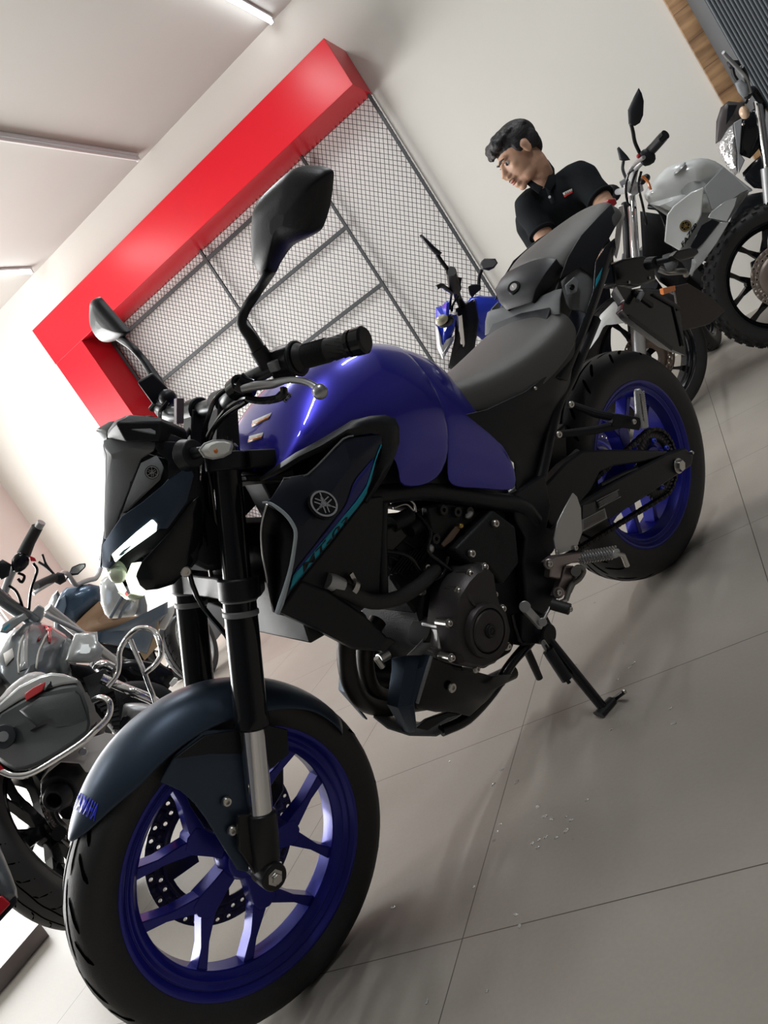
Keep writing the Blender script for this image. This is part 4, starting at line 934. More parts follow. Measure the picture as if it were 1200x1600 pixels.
# seat underside flank to the frame
uf = [[(708, 652, -.128), (760, 640, -.138), (820, 612, -.146), (870, 575, -.148), (900, 530, -.148)],
      [(760, 690, -.130), (790, 690, -.132), (826, 665, -.132), (862, 630, -.132), (890, 598, -.136)],
      [(803, 722, -.128), (812, 730, -.120), (832, 715, -.112), (850, 690, -.110), (862, 668, -.110)],
      [(806, 765, -.122), (820, 768, -.112), (838, 752, -.108), (850, 735, -.106), (856, 715, -.106)]]
MB().patch(LLrows(uf)).mirror().build('under_seat_panel', M_black, BK, solid=0.004, soff=0, bevel=0.002)
MB().bolt(B(836, 607, -.152), (0, -1, 0), 0.004, 0.003).mirror().build('panel_screw', M_bolt, BK)
# tail underside mass
MB().loft([[V3((x, -w, z)), V3((x, w, z)), V3((x, w, z+h)), V3((x, -w, z+h))] for x, w, z, h in ((.95, .09, .62, .12), (1.10, .10, .70, .07), (1.25, .09, .78, .08), (1.45, .07, .87, .06), (1.6, .04, .92, .03))]).build('subframe', M_black, BK, bevel=0.004)
# --- frame, engine, exhaust, running gear of the main motorcycle
def prism(name, pts, depth, mat, par=None, bevel=0.003, both=False, segs=2):
    mb = MB().prism(BF.LL(pts), (0, depth, 0))
    if both: mb.mirror()
    return mb.build(name, mat, par or BK, bevel=bevel, segs=segs)
def tubep(name, pts, r, mat, par=None, both=False, n=14, smooth=4):
    mb = MB().tube(BF.LL(pts), r, n, smooth=smooth)
    if both: mb.mirror()
    return mb.build(name, mat, par or BK)
frm = tubep('main_frame', [(566, 778, -.120), (610, 770, -.125), (680, 768, -.125), (760, 782, -.125), (812, 790, -.122), (835, 815, -.118)], [0.019]*6, M_black, both=True)
prism('pivot_plate', [(800, 772, -.128), (852, 740, -.130), (862, 790, -.130), (850, 850, -.130), (872, 880, -.130), (872, 935, -.130), (850, 962, -.130), (822, 950, -.130), (818, 880, -.130), (822, 840, -.130), (806, 812, -.128)], 0.025, M_black, frm, 0.005, True)
tubep('down_tube', [(598, 770, -.12), (596, 840, -.12), (598, 938, -.12)], 0.011, M_black, frm, True)
tubep('seat_rail', [(830, 800, -.115), (848, 730, -.115), (868, 640, -.118), (892, 590, -.12), (930, 500, -.11)], 0.014, M_black, frm, True)
MB().box((0.44, 0, 0.80), (0.16, 0.10, 0.12)).build('head_stock', M_black, frm, bevel=0.02)
MB().lathe([(0.03, t_cl), (0.03, t_top-0.03)], F(0, 0, -0.035), sd, 24).build('steering_stem', M_black, frm)
# radiator with side cowls
rad = MB().box((0.29, 0, 0.68), (0.035, 0.25, 0.22), Matrix.Rotation(0.18, 3, 'Y')).build('radiator', M_black, BK, bevel=0.004)
prism('radiator_side', [(455, 925, -.160), (520, 845, -.165), (572, 778, -.165), (600, 775, -.150), (597, 800, -.14), (594, 930, -.13), (560, 960, -.14), (520, 965, -.145), (440, 962, -.150)], 0.02, M_black, rad, 0.004, True)
prism('cooling_duct', [(436, 955, -.165), (470, 905, -.165), (520, 925, -.160), (570, 960, -.150), (612, 1000, -.130), (598, 1018, -.130), (560, 1016, -.140), (500, 985, -.155)], 0.03, M_black, rad, 0.006, True)
prism('duct_tip', [(575, 990, -.135), (612, 997, -.132), (620, 1003, -.130), (600, 1020, -.132)], 0.02, M_blackm, rad, 0.003)
tubep('coolant_hose', [(520, 915, -.155), (545, 925, -.155), (580, 940, -.15), (620, 935, -.145), (655, 915, -.14), (680, 890, -.12)], [0.014]*6, M_rubber, rad)
tubep('hose_neck', [(511, 907, -.158), (520, 910, -.157), (533, 916, -.156)], [0.0135, 0.0150, 0.0145], M_alup, rad)
MB().lathe([(0.0152, -0.005), (0.0172, -0.005), (0.0172, 0.005), (0.0152, 0.005)], B(549, 918, -.154), B(560, 932, -.154)-B(540, 920, -.154), 20, closed=True).box(B(551, 903, -.156), (0.008, 0.006, 0.018)).build('hose_clamp', M_steel, rad)
# engine block
eng = MB()
eng.prism(BF.LL([(690, 800, -.10), (800, 790, -.10), (830, 850, -.10), (822, 960, -.10), (800, 1020, -.10), (760, 1045, -.10), (700, 1045, -.10), (672, 1010, -.10), (655, 960, -.10), (668, 880, -.10)]), (0, 0.20, 0))
engine = eng.build('engine', M_engine, BK, bevel=0.008)
cyl = MB(); cyl.prism(BF.LL([(598, 830, -.09), (652, 800, -.09), (702, 880, -.09), (690, 960, -.09), (650, 960, -.09), (612, 905, -.09)]), (0, 0.18, 0))
c_ = cyl.build('cylinder_head', M_engine, engine, bevel=0.006)
mb = MB()
for k in range(7):
    a, b_ = (604+k*7, 900-k*2), (634+k*6.5, 862-k*2)
    mb.beam(B(a[0], a[1], -.096), B(b_[0], b_[1], -.096), 0.010, 0.003, (1, 0, 0.5))
for k in range(4): mb.beam(B(606+4*k, 885-16*k, -.095), B(640+6*k, 905-14*k, -.095), 0.006, 0.004, (1, 0, -1))
mb.build('casting_rib', M_engine, c_, bevel=0.001)
prism('head_cover', [(594, 830, -.105), (622, 816, -.105), (640, 838, -.105), (610, 868, -.105), (596, 862, -.105)], 0.02, M_blackm, c_, 0.005)
# left crankcase cover
cv = [(706, 925, -.175), (722, 900, -.175), (736, 886, -.175), (752, 880, -.175), (763, 887, -.175), (769, 915, -.178), (776, 938, -.180), (789, 955, -.182), (796, 985, -.182), (790, 1015, -.182), (773, 1036, -.182), (747, 1046, -.180), (716, 1038, -.178), (704, 1012, -.178), (700, 985, -.178), (703, 950, -.176)]
cvl = BF.LL(cv); cc = B(758, 985, -.20)
rows = [[p+V3((0, 0.06, 0)) for p in cvl], cvl, [cc+(p-cc)*0.90+V3((0, 0.004-0.0*p.y, 0)) for p in cvl]]
rows[2] = [V3((q.x, -0.192, q.z)) for q in rows[2]]
mb = MB().loft(rows); cvo = mb.build('crankcase_cover', M_cover, engine, bevel=0.004, segs=3)
rc_ = B(758, 985, -.193)
MB().lathe([(0.0, -0.016), (0.012, -0.016), (0.013, -0.013), (0.015, -0.014), (0.038, -0.013), (0.041, -0.010), (0.0425, -0.006), (0.044, -0.011), (0.050, -0.010), (0.053, -0.003), (0.054, 0.006)], rc_, (0, 1, 0), 56).build('round_cover', M_cover, cvo)
MB().lathe([(0, -0.0165), (0.0125, -0.0165), (0.0135, -0.012)], rc_, (0, 1, 0), 28).build('hub_plug', M_engine, cvo)
mb = MB(); emblem(mb, rc_+V3((0, -0.0155, 0)), (0, -1, 0), (0.4, 0, 1), 0.009); mb.build('cover_badge', [M_engine, M_cover], cvo)
for p in ((757, 886), (734, 896), (716, 923), (701, 974), (705, 1028), (744, 1045), (785, 951), (772, 929), (793, 1010)):
    c = B(p[0], p[1], -.180); MB().cyl(c, c+V3((0, 0.03, 0)), 0.0085, 14).bolt(c, (0, -1, 0), 0.0068, 0.006).build('cover_bolt', M_bolt, cvo)
prism('cover_rib', [(728, 930, -.192), (733, 927, -.192), (745, 948, -.196), (740, 946, -.196)], 0.01, M_cover, cvo, 0.001)
scv = prism('sprocket_cover', [(712, 858, -.150), (744, 826, -.150), (772, 797, -.150), (806, 822, -.150), (812, 880, -.150), (786, 914, -.150), (762, 884, -.150), (735, 886, -.150)], 0.04, M_engine, engine, 0.006)
for p in ((772, 818), (735, 865)): bolts('cover_bolt', M_bolt, scv, (B(p[0], p[1], -.152), (0, -1, 0), 0.0085, 0.008))
for p in ((665, 887), (658, 924)): bolts('head_bolt', M_bolt, engine, (B(p[0], p[1], -.115), (0, -1, 0), 0.008, 0.008))
# throttle bodies, mount plate and small fittings between head and spar
fit = prism('engine_mount', [(668, 792, -.118), (700, 786, -.118), (740, 792, -.118), (748, 812, -.118), (715, 830, -.118), (700, 858, -.118), (680, 858, -.118), (672, 820, -.118)], 0.02, M_engine, engine, 0.004)
for p in ((692, 797), (714, 800), (680, 842), (733, 800)):
    MB().lathe([(0.004, -0.004), (0.010, -0.004), (0.011, 0), (0.011, 0.012)], B(p[0], p[1], -.124), (0, 1, 0), 20).build('mount_nut', M_blackm, fit)
tubep('fuel_rail', [(610, 786, -.10), (630, 778, -.105), (646, 786, -.11), (650, 800, -.11)], 0.0022, M_steel, engine, smooth=6)
tubep('fuel_rail', [(614, 794, -.105), (634, 788, -.11), (646, 798, -.11)], 0.0020, M_steel, engine, smooth=6)
MB().ball(B(640, 806, -.105), 0.012, 8).cyl(B(612, 820, -.10), B(640, 806, -.10), 0.016).cyl(B(640, 830, -.10), B(668, 812, -.10), 0.014).build('throttle_body', M_engine, engine)
prism('brass_lever', [(690, 850, -.13), (712, 822, -.13), (722, 824, -.13), (708, 844, -.13), (694, 855, -.13)], 0.004, pm('dull_copper', (0.17, 0.12, 0.09), 0.45, metal=0.5), engine, 0.001)
MB().ball(B(720, 822, -.132), 0.006, 6).build('spring_knob', M_gold, engine)
MB().ball(B(672, 857, -.12), 0.010, 6, (1, .6, 1)).ball(B(733, 804, -.125), 0.010, 6, (1.2, .6, .8)).build('sensor_cap', M_alup, engine)
tubep('wiring', [(600, 860, -.1), (640, 870, -.12), (665, 905, -.12), (690, 900, -.13), (700, 870, -.13)], 0.004, M_blackg, engine)
tubep('wiring', [(650, 800, -.1), (672, 830, -.125), (668, 860, -.125), (690, 880, -.13), (720, 905, -.14)], 0.0045, M_blackg, engine)
MB().cyl(B(655, 985, -.10), B(690, 1000, -.10), 0.03, 24).build('oil_filter', M_blackm, engine)
prism('alternator_flange', [(684, 975, -.15), (700, 975, -.15), (700, 1015, -.15), (686, 1015, -.15)], 0.05, M_alu, engine, 0.004)
# exhaust headers
ex = MB()
ex.tube(BF.LL([(560, 960, -.05), (546, 985, -.055), (541, 1020, -.055), (548, 1065, -.050), (568, 1096, -.03), (600, 1105, .0), (640, 1100, .02), (720, 1085, .03), (800, 1050, .05)]), 0.0185, 18, smooth=5)
ex.tube(BF.LL([(590, 970, -.01), (574, 1000, -.015), (570, 1035, -.015), (578, 1072, -.01), (600, 1090, .01), (640, 1092, .03)]), 0.0185, 18, smooth=5)
exh = ex.build('exhaust_header', pm('dark_exhaust_steel', (0.030, 0.027, 0.026), 0.42, metal=0.6), BK)
MB().tube([V3((.62, .03, .20)), V3((.80, .10, .22)), V3((1.0, .17, .30)), V3((1.10, .18, .34)), V3((1.38, .19, .44))], [.03, .03, .035, .048, .048], 20, smooth=4).build('silencer', M_blackm, BK)
# belly pan
bp_ = MB()
bp_.patch(LLrows([[(648, 1098, -.120), (672, 1026, -.140), (710, 1040, -.150), (768, 1056, -.130), (800, 1052, -.110)], [(652, 1106, -.115), (690, 1085, -.140), (720, 1080, -.145), (760, 1080, -.125), (790, 1066, -.110)], [(680, 1112, -.110), (705, 1112, -.125), (733, 1119, -.125), (752, 1102, -.115), (788, 1070, -.105)]]))
bp_.mirror()
belly = bp_.build('belly_pan', M_blackg, BK, solid=0.004, soff=0, bevel=0.002)
fp = MB().patch(LLrows([[(612, 1028, -.075), (636, 1024, -.100), (658, 1022, -.115), (674, 1024, -.140)], [(612, 1048, -.078), (632, 1046, -.105), (652, 1046, -.122), (668, 1040, -.140)], [(605, 1100, -.070), (622, 1104, -.098), (640, 1102, -.112), (647, 1100, -.122)], [(631, 1143, -.060), (640, 1144, -.075), (648, 1143, -.085), (651, 1138, -.095)]])).mirror()
fp.build('front_scoop', M_navy, belly, solid=0.004, soff=0, bevel=0.002, sharp=20)
ll = MB().patch(LLrows([[(583, 1120, -.02), (586, 1112, .0), (590, 1106, .03)], [(606, 1138, -.045), (608, 1128, -.02), (612, 1120, .02)], [(640, 1149, -.070), (640, 1140, -.05), (642, 1128, .0)], [(682, 1150, -.085), (680, 1142, -.07), (675, 1130, -.01)], [(728, 1126, -.095), (722, 1118, -.085), (715, 1108, -.02)]]))
ll.build('lower_lip', M_grey, belly, solid=0.004, soff=0, bevel=0.002)
prism('lower_strut', [(650, 1138, -.090), (668, 1124, -.095), (700, 1112, -.10), (725, 1116, -.11), (700, 1122, -.10), (668, 1142, -.09)], 0.01, M_black, belly, 0.002)
tubep('lower_tube', [(690, 1142, -.085), (730, 1122, -.095), (770, 1080, -.10), (800, 1035, -.105), (830, 1000, -.11), (845, 975, -.11)], [0.012, 0.013, 0.012, 0.011, 0.012, 0.014], M_blackg, BK)
MB().bolt(B(705, 1074, -.150), (0, -1, 0), 0.010, 0.006).build('belly_bolt', M_bolt, belly)
MB().patch(LLrows([[(636, 1024, -.112), (660, 1000, -.118), (676, 975, -.12)], [(658, 1024, -.12), (676, 1008, -.125), (684, 990, -.128)]])).tube(BF.LL([(652, 1098, -.126), (668, 1045, -.144), (674, 1026, -.145)]), 0.0022, 6).build('scoop_edge', M_grey, belly, solid=0.003, soff=0)
MB().cyl(B(592, 1030, -.08), B(606, 1022, -.08), 0.010).cyl(B(588, 1028, -.09), B(598, 1042, -.09), 0.006).build('header_clamp', M_steel, BK)
# rear wheel
mb = MB(); add_rim(mb, RA, 0.222, 0.056, 0.186); add_y_spokes(mb, RA, [12+72*k for k in range(5)], 0.188, hd=0.020)
rw = mb.build('rear_wheel', M_rimblue, BK, bevel=0.003)
mb = MB(); add_tyre(mb, RA, 0.314, 0.072, 0.222, 0.055); mb.build('tyre', [M_rubber, M_groove], rw)
mb = MB(); holed_ring(mb, RA, 0.085, 0.110, 0.085, 30, 0.0035, 2); mb.lathe([(0.085, 0.085), (0.05, 0.08)], RA, (0, 1, 0), 50); mb.build('brake_disc', M_steel, rw, solid=0.004, soff=0)
def gear(c, r, n, y, th, mat, par, name):
    c = V3(c); pts = []
    for k in range(n):
        for f, rr in ((0.0, r-0.007), (0.28, r-0.006), (0.42, r), (0.58, r), (0.72, r-0.006)):
            a = 2*PI*(k+f)/n; pts.append(c+V3((math.cos(a)*rr, y, math.sin(a)*rr)))
    inn = [c+V3((math.cos(2*PI*i/len(pts))*r*0.62, y, math.sin(2*PI*i/len(pts))*r*0.62)) for i in range(len(pts))]
    mb = MB().add(pts+inn, [(i, (i+1) % len(pts), len(pts)+(i+1) % len(pts), len(pts)+i) for i in range(len(pts))])
    return mb.build(name, mat, par, solid=th, soff=0)
gear(RA, 0.095, 43, -0.088, 0.006, M_blackm, rw, 'sprocket')
bolts('sprocket_bolt', M_brightblue, rw, *[(pol(RA, 0.062, 60*k+15, -0.092), (0, -1, 0), 0.008, 0.006) for k in range(6)])
MB().lathe([(0.0, -0.085), (0.045, -0.085), (0.060, -0.070), (0.062, -0.04), (0.03, -0.03)], RA, (0, 1, 0), 40).lathe([(0.03, 0.03), (0.045, 0.06), (0.05, 0.082), (0, 0.082)], RA, (0, 1, 0), 30).build('wheel_hub', M_rimblue, rw)
# chain: rollers along a loop
def chain():
    yC = -0.088; fc = B(770, 905, yC); c1, r1 = V3((fc.x+0.05, yC, fc.z-0.02)), 0.034; c2, r2 = V3((RA.x, yC, RA.z)), 0.092
    d = c2-c1; L = math.hypot(d.x, d.z); th = math.atan2(d.z, d.x); be = math.acos((r1-r2)/L); pts = []
    a1, a2 = th+be, th-be
    n1 = 10
    for i in range(n1+1):
        a = a1+(2*PI-2*be)*i/n1; pts.append(c1+V3((math.cos(a)*r1, 0, math.sin(a)*r1)))
    n2 = 24
    for i in range(n2+1):
        a = a2+(2*be)*i/n2; pts.append(c2+V3((math.cos(a)*r2, 0, math.sin(a)*r2)))
    pts.append(pts[0])
    mb = MB(); seg = [(pts[i+1]-pts[i]).length for i in range(len(pts)-1)]; tot = sum(seg); n = int(tot/0.0125); prev = None
    for k in range(n):
        s = tot*k/n; i = 0
        while s > seg[i]: s -= seg[i]; i += 1
        p = pts[i]+(pts[i+1]-pts[i])*(s/seg[i]); dd = (pts[i+1]-pts[i]).normalized(); up = V3((-dd.z, 0, dd.x))
        w = 0.012 if k % 2 else 0.016
        for q in (-w/2, w/2): mb.beam(p-dd*0.009+V3((0, q, 0)), p+dd*0.009+V3((0, q, 0)), 0.0016, 0.009, up)
        mb.cyl(p-V3((0, w/2+.002, 0)), p+V3((0, w/2+.002, 0)), 0.0032, 6)
    return mb
chain().build('drive_chain', pm('dark_chain_steel', (0.03, 0.029, 0.027), 0.38, metal=0.8), BK)
# swingarm
yS = -0.125
swp = prism('swingarm', [(905, 786, yS), (932, 770, yS), (962, 752, yS), (1006, 728, yS), (1045, 708, yS), (1072, 700, yS), (1084, 712, yS), (1081, 728, yS), (1054, 746, yS), (1010, 776, yS), (962, 806, yS), (912, 834, yS), (872, 858, yS), (856, 830, yS)], 0.032, M_black, BK, 0.005, False)
prism('upper_brace', [(845, 800, yS+.005), (852, 758, yS+.005), (885, 722, yS+.005), (910, 704, yS+.005), (960, 702, yS+.005), (1045, 704, yS+.005), (1040, 712, yS+.005), (1005, 722, yS+.005), (960, 728, yS+.005), (938, 738, yS+.005), (925, 765, yS+.005), (905, 790, yS+.005), (870, 835, yS+.005)], 0.03, M_black, swp, 0.005)
MB().prism([mir(p) for p in BF.LL([(905, 786, yS), (1072, 700, yS), (1084, 712, yS), (1081, 728, yS), (912, 834, yS), (856, 830, yS)])], (0, -0.032, 0)).build('right_arm', M_black, swp, bevel=0.005)
MB().cyl(V3((.86, -.13, .40)), V3((.86, .13, .40)), 0.03).build('arm_cross_tube', M_black, swp)
mb = MB(); ap = B(1060, 728, yS-.004); mb.cyl(ap, ap+V3((0, 0.24, 0)), 0.010); mb.lathe([(0, -0.012), (0.0155, -0.012), (0.0165, -0.003), (0.0165, 0)], ap, (0, 1, 0), 6); mb.cyl(ap, ap+V3((0, -0.002, 0)), 0.021, 24); mb.bolt(B(1080, 708, yS), (0.8, -0.4, 0.2), 0.006, 0.006)
mb.build('rear_axle', M_bolt, swp, bevel=0.001)
tubep('chain_guard', [(938, 758, -.118), (970, 742, -.118), (995, 732, -.115)], [0.005]*3, M_blackg, swp)
prism('label_plate', [(932, 783, yS-.002), (967, 765, yS-.002), (970, 776, yS-.002), (936, 794, yS-.002)], 0.002, M_blackm, swp, 0)
mb = MB()
for k in range(4):
    a = 0.2+0.2*k; mb.beam(B(933+3*a+2, 783+11*a+0, yS-.0045), B(966+3*a-2, 766+11*a, yS-.0045), 0.0012, 0.0012, (0, 0, 1))
for e in (0, 1): mb.beam(B(932+4*e, 783+11*e, yS-.0045), B(967+3*e, 765+11*e, yS-.0045), 0.0012, 0.0012, (0, 0, 1))
mb.build('plate_lettering', M_paper, swp)
prism('caution_label', [(910, 812, yS-.002), (945, 794, yS-.002), (949, 810, yS-.002), (910, 831, yS-.002)], 0.002, M_paper, swp, 0)
mb = MB()
for k in range(6):
    a = (k+0.7)/7; mb.beam(B(912, 812+18*a, yS-.0045), B(944+3*a, 796+15*a, yS-.0045), 0.0010, 0.0008, (0, 0, 1))
mb.build('label_lines', M_black, swp)
prism('black_label', [(911, 790, yS-.002), (930, 784, yS-.002), (931, 800, yS-.002), (911, 810, yS-.002)], 0.002, pm('dim_print', (0.05, 0.05, 0.05), 0.5), swp, 0)
tubep('hugger_bar', [(858, 748, -.10), (880, 727, -.10), (902, 706, -.10)], [0.008]*3, M_grey, BK)
prism('shock_linkage', [(855, 690, -.05), (885, 660, -.05), (890, 760, -.05), (860, 770, -.05)], 0.1, M_black, BK, 0.006)
# rider peg assembly (left)
yP = -.175
prism('heel_guard', [(896, 770, yP), (902, 776, yP), (908, 794, yP), (910, 832, yP), (901, 857, yP), (870, 867, yP), (866, 842, yP), (872, 815, yP), (882, 795, yP)], 0.004, M_alu, BK, 0.0012)
pg = MB()
pg.prism(BF.LL([(855, 878, -.165), (868, 868, -.165), (900, 864, -.17), (925, 862, -.17), (925, 878, -.17), (895, 880, -.165), (880, 886, -.16), (876, 905, -.16), (860, 902, -.16), (862, 884, -.165)]), (0, 0.02, 0))
pg.cyl(B(858, 881, -.175), B(858, 881, -.14), 0.012, 20).prism(BF.LL([(884, 884, -.160), (898, 884, -.160), (898, 905, -.155), (885, 930, -.155), (868, 932, -.155), (876, 912, -.155)]), (0, 0.018, 0)).cyl(B(872, 926, -.165), B(872, 926, -.13), 0.013, 20)
peg = pg.build('peg_bracket', M_pegpink, BK, bevel=0.003)
bolts('peg_bolt', M_bolt, peg, *[(B(p[0]+2, p[1], yP-.003), (0, -1, 0), 0.006, 0.004) for p in ((868, 863), (897, 856))], (B(858, 881, -.176), (0, -1, 0), 0.008, 0.005), (B(872, 926, -.166), (0, -1, 0), 0.008, 0.005))
p0, p1 = B(912, 872, -.20), B(964, 864, -.29)
MB().tube([p0, p1], [0.014, 0.012], 12, flat=0.75).build('foot_peg', M_alup, peg, bevel=0.002)
mb = MB(); d_ = (p1-p0).normalized(); L_ = (p1-p0).length
for k in range(12):
    for s in (-1, 0, 1): q = p0+d_*L_*(k+0.5)/12+V3((s*0.007, 0, 0.0115)); mb.box(q, (0.003, 0.003, 0.004))
    for s in (-1, 0, 1): q = p0+d_*L_*(k+0.5)/12+V3((-0.0125, 0.004, s*0.006)); mb.box(q, (0.004, 0.003, 0.003))
mb.build('peg_teeth', M_steel, peg)
MB().tube([p1-d_*0.004, p1+V3((0.01, -0.004, -0.012)), B(980, 884, -.29)], [0.004, 0.0055, 0.0055], 12).build('peg_feeler', M_bolt, peg)
# shift linkage
sh = MB().tube(BF.LL([(896, 890, -.165), (905, 886, -.168), (912, 892, -.168), (905, 905, -.165), (893, 915, -.165), (884, 938, -.165)]), 0.006, 10, smooth=4).tube(BF.LL([(900, 895, -.16), (898, 908, -.16), (890, 925, -.16)]), 0.005, 8).cyl(B(900, 893, -.18), B(900, 893, -.14), 0.011)
sho = sh.build('shift_pedal', pm('grey_linkage_steel', (0.20, 0.195, 0.18), 0.4, metal=0.7), BK, bevel=0.001)
MB().tube(BF.LL([(862, 944, -.165), (890, 952, -.20)]), [0.0125, 0.0125], 16).build('shift_rubber', M_rubber, sho)
MB().bolt(B(891, 952, -.203), (0.2, -1, 0), 0.006, 0.004).build('shift_bolt', M_bolt, sho)
MB().tube(BF.LL([(884, 938, -.165), (866, 946, -.165)]), 0.006, 8).tube(BF.LL([(860, 948, -.16), (846, 975, -.155)]), 0.0035, 8).beam(B(820, 950, -.155), B(846, 978, -.155), 0.010, 0.018, (1, 0, .4)).cyl(B(820, 948, -.17), B(820, 948, -.14), 0.012).cyl(B(848, 972, -.17), B(848, 972, -.15), 0.009).build('shift_rod', M_alu, sho, bevel=0.001)
# side stand: its foot stands on the floor
ftw = BF.W(room(944, 1108, 2, 0.006)); pv = B(848, 990, -.13)
std = MB().tube([pv, pv+(ftw-pv)*0.10, ftw+(pv-ftw)*0.03], [0.016, 0.0125, 0.011], 16).build('side_stand', M_blackg, BK)
fo = MB().tube([ftw+V3((-0.022, 0, 0.003)), ftw+V3((0.03, -0.004, 0.003))], [0.014, 0.012], 14, flat=0.5)
tg = BF.W(room(975, 1081, 2, 0.022)); fo.tube([ftw+V3((0.015, -0.004, 0.002)), ftw+V3((0.035, -0.01, 0.004)), tg], [0.006, 0.005, 0.005], 10, smooth=3)
fo.build('stand_foot', M_blackm, std)
MB().bolt(tg, tg-ftw, 0.0055, 0.004).build('tang_tip', M_bolt, std)
s0, s1 = B(851, 1008, -.155), B(886, 1062, -.185)
sp2 = MB().tube([s0+(s1-s0)*0.15, s1], 0.0125, 14); sp2.tube([s0, s1+(s1-s0)*.1], 0.0045, 8); sp2.build('stand_spring_cover', M_black, std)
co = []
for k in range(40):
    a = k*0.9; co.append(s0+(s1-s0)*(-0.06+0.22*k/40)+V3((math.cos(a)*0.007, 0, math.sin(a)*0.007)))
MB().tube(co, 0.0014, 5).build('stand_spring', M_alu, std)
MB().lathe([(0, -0.02), (0.024, -0.02), (0.024, 0.02), (0, 0.02)], pv, (0, 1, 0), 20).prism(BF.LL([(815, 960, -.12), (850, 950, -.12), (868, 985, -.13), (862, 1008, -.13), (838, 1006, -.13), (815, 1010, -.12)]), (0, 0.03, 0)).build('stand_bracket', M_black, BK, bevel=0.004)
tubep('overflow_hose', [(815, 990, -.10), (821, 1010, -.10), (832, 1035, -.10), (843, 1060, -.10)], [0.009, 0.009, 0.009, 0.008], M_rubber, BK)
tubep('stand_switch_wire', [(800, 960, -.12), (806, 985, -.12), (815, 1003, -.12), (830, 1000, -.12)], 0.004, M_blackg, BK)
# passenger peg
pb = MB(); j = B(988, 658, -.24)
pb.tube([B(891, 632, -.15), B(930, 646, -.19), j], [0.008, 0.0095, 0.010], 10).tube([B(872, 679, -.15), B(930, 672, -.19), j], [0.008, 0.0095, 0.010], 10)
pb.beam(B(955, 655, -.215), B(998, 662, -.245), 0.022, 0.028, (0, 0, 1))
ppg = pb.build('passenger_peg_bracket', M_black, BK, bevel=0.002)
bolts('bracket_bolt', M_bolt, ppg, *[(B(p[0], p[1], -.156), (-.3, -1, 0), 0.0085, 0.006) for p in ((891, 632), (872, 679))], (B(990, 659, -.255), (0, -1, 0), 0.006, 0.004))
q0, q1 = B(1004, 668, -.25), B(996, 608, -.26)
MB().tube([q0, q0+(q1-q0)*0.25, q1+(q0-q1)*.08, q1], [0.014, 0.0145, 0.0095, 0.007], 12, flat=0.7).build('passenger_peg', M_alup, ppg, bevel=0.001)
mb = MB(); d_ = (q1-q0)
for k in range(14):
    for s in (-1, 0, 1): mb.box(q0+d_*(0.22+0.72*k/14)+V3((s*0.006, -0.0095, 0)), (0.0035, 0.004, 0.0028))
mb.build('peg_teeth', M_steel, ppg)
# right side mirror of the pegs, simple
MB().tube([V3((.80, .15, .40)), V3((.80, .26, .38))], 0.012, 10).tube([V3((1.07, .15, .62)), V3((1.13, .24, .60)), V3((1.13, .30, .64))], 0.010, 10).build('right_pegs', M_alup, BK)
# rear fender, plate carrier, flap and signals
rfo = MB().prism(BF.LL([(958, 412, -.055), (975, 404, -.055), (1005, 399, -.055), (1022, 412, -.055), (1026, 438, -.055), (1000, 447, -.055), (962, 443, -.055)]), (0, 0.05, 0)).build('rear_fender', M_blackg, BK, bevel=0.006, segs=3)
pc_ = [(962, 446, -.04), (990, 452, -.045), (1030, 458, -.045), (1062, 478, -.045), (1070, 538, -.03), (1072, 556, -.025), (1050, 546, -.03), (982, 496, -.045), (972, 484, -.045), (976, 470, -.045)]
pl_ = BF.LL(pc_); c = sum(pl_, V3((0, 0, 0)))/len(pl_)
MB().loft([pl_, [p+(c-p)*0.04+V3((0.0, 0.012, 0)) for p in pl_], [p+(c-p)*0.16+V3((0.0, 0.035, 0)) for p in pl_]]).build('plate_carrier', M_blackg, rfo, bevel=0.003)
MB().beam(B(982, 494, -.048), B(1050, 545, -.034), 0.004, 0.012, (1, 0, 1)).beam(B(1052, 478, -.048), B(1068, 540, -.034), 0.004, 0.008, (1, 0, 0)).beam(B(990, 456, -.048), B(1020, 478, -.048), 0.006, 0.012, (1, 0, 0)).beam(B(1020, 460, -.048), B(1062, 484, -.048), 0.005, 0.006, (1, 0, 0)).build('carrier_rib', M_black, rfo, bevel=0.001)
MB().cyl(B(996, 470, -.06), B(1003, 458, -.06), 0.007).build('wire_grommet', M_grey, rfo)
MB().prism(BF.LL([(1055, 447, .0), (1075, 442, .0), (1112, 464, .0), (1134, 486, .0), (1110, 506, .0), (1090, 512, .0), (1066, 516, .0), (1060, 480, .0)]), (0, 0.01, 0)).build('mud_flap', pm('dull_brown_black_rubber', (0.035, 0.027, 0.022), 0.6), rfo, bevel=0.003)
MB().prism(BF.LL([(1036, 450, .0), (1055, 446, .0), (1056, 454, .0), (1038, 460, .0)]), (0, 0.012, 0)).build('side_reflector', M_orange, rfo, bevel=0.001)
ts = MB().tube([B(1014, 412, -.10), B(1026, 410, -.13)], [0.017, 0.015], 16).tube([B(1026, 410, -.13), B(1056, 403, -.17)], [0.008, 0.006], 12)
tso = ts.build('turn_signal', M_black, BK)
lo = BF.LL([(1052, 400, -.18), (1060, 391, -.18), (1078, 387, -.18), (1090, 388, -.18), (1093, 395, -.18), (1085, 402, -.18), (1064, 407, -.18)])
MB().prism(lo, (0, 0.02, 0)).build('signal_body', M_blackg, tso, bevel=0.004, segs=3)
MB().bolt(B(983, 441, -.057), (0, -1, 0), 0.004, 0.002).bolt(B(1015, 434, -.057), (0, -1, 0), 0.004, 0.002).build('fender_screw', M_bolt, rfo)
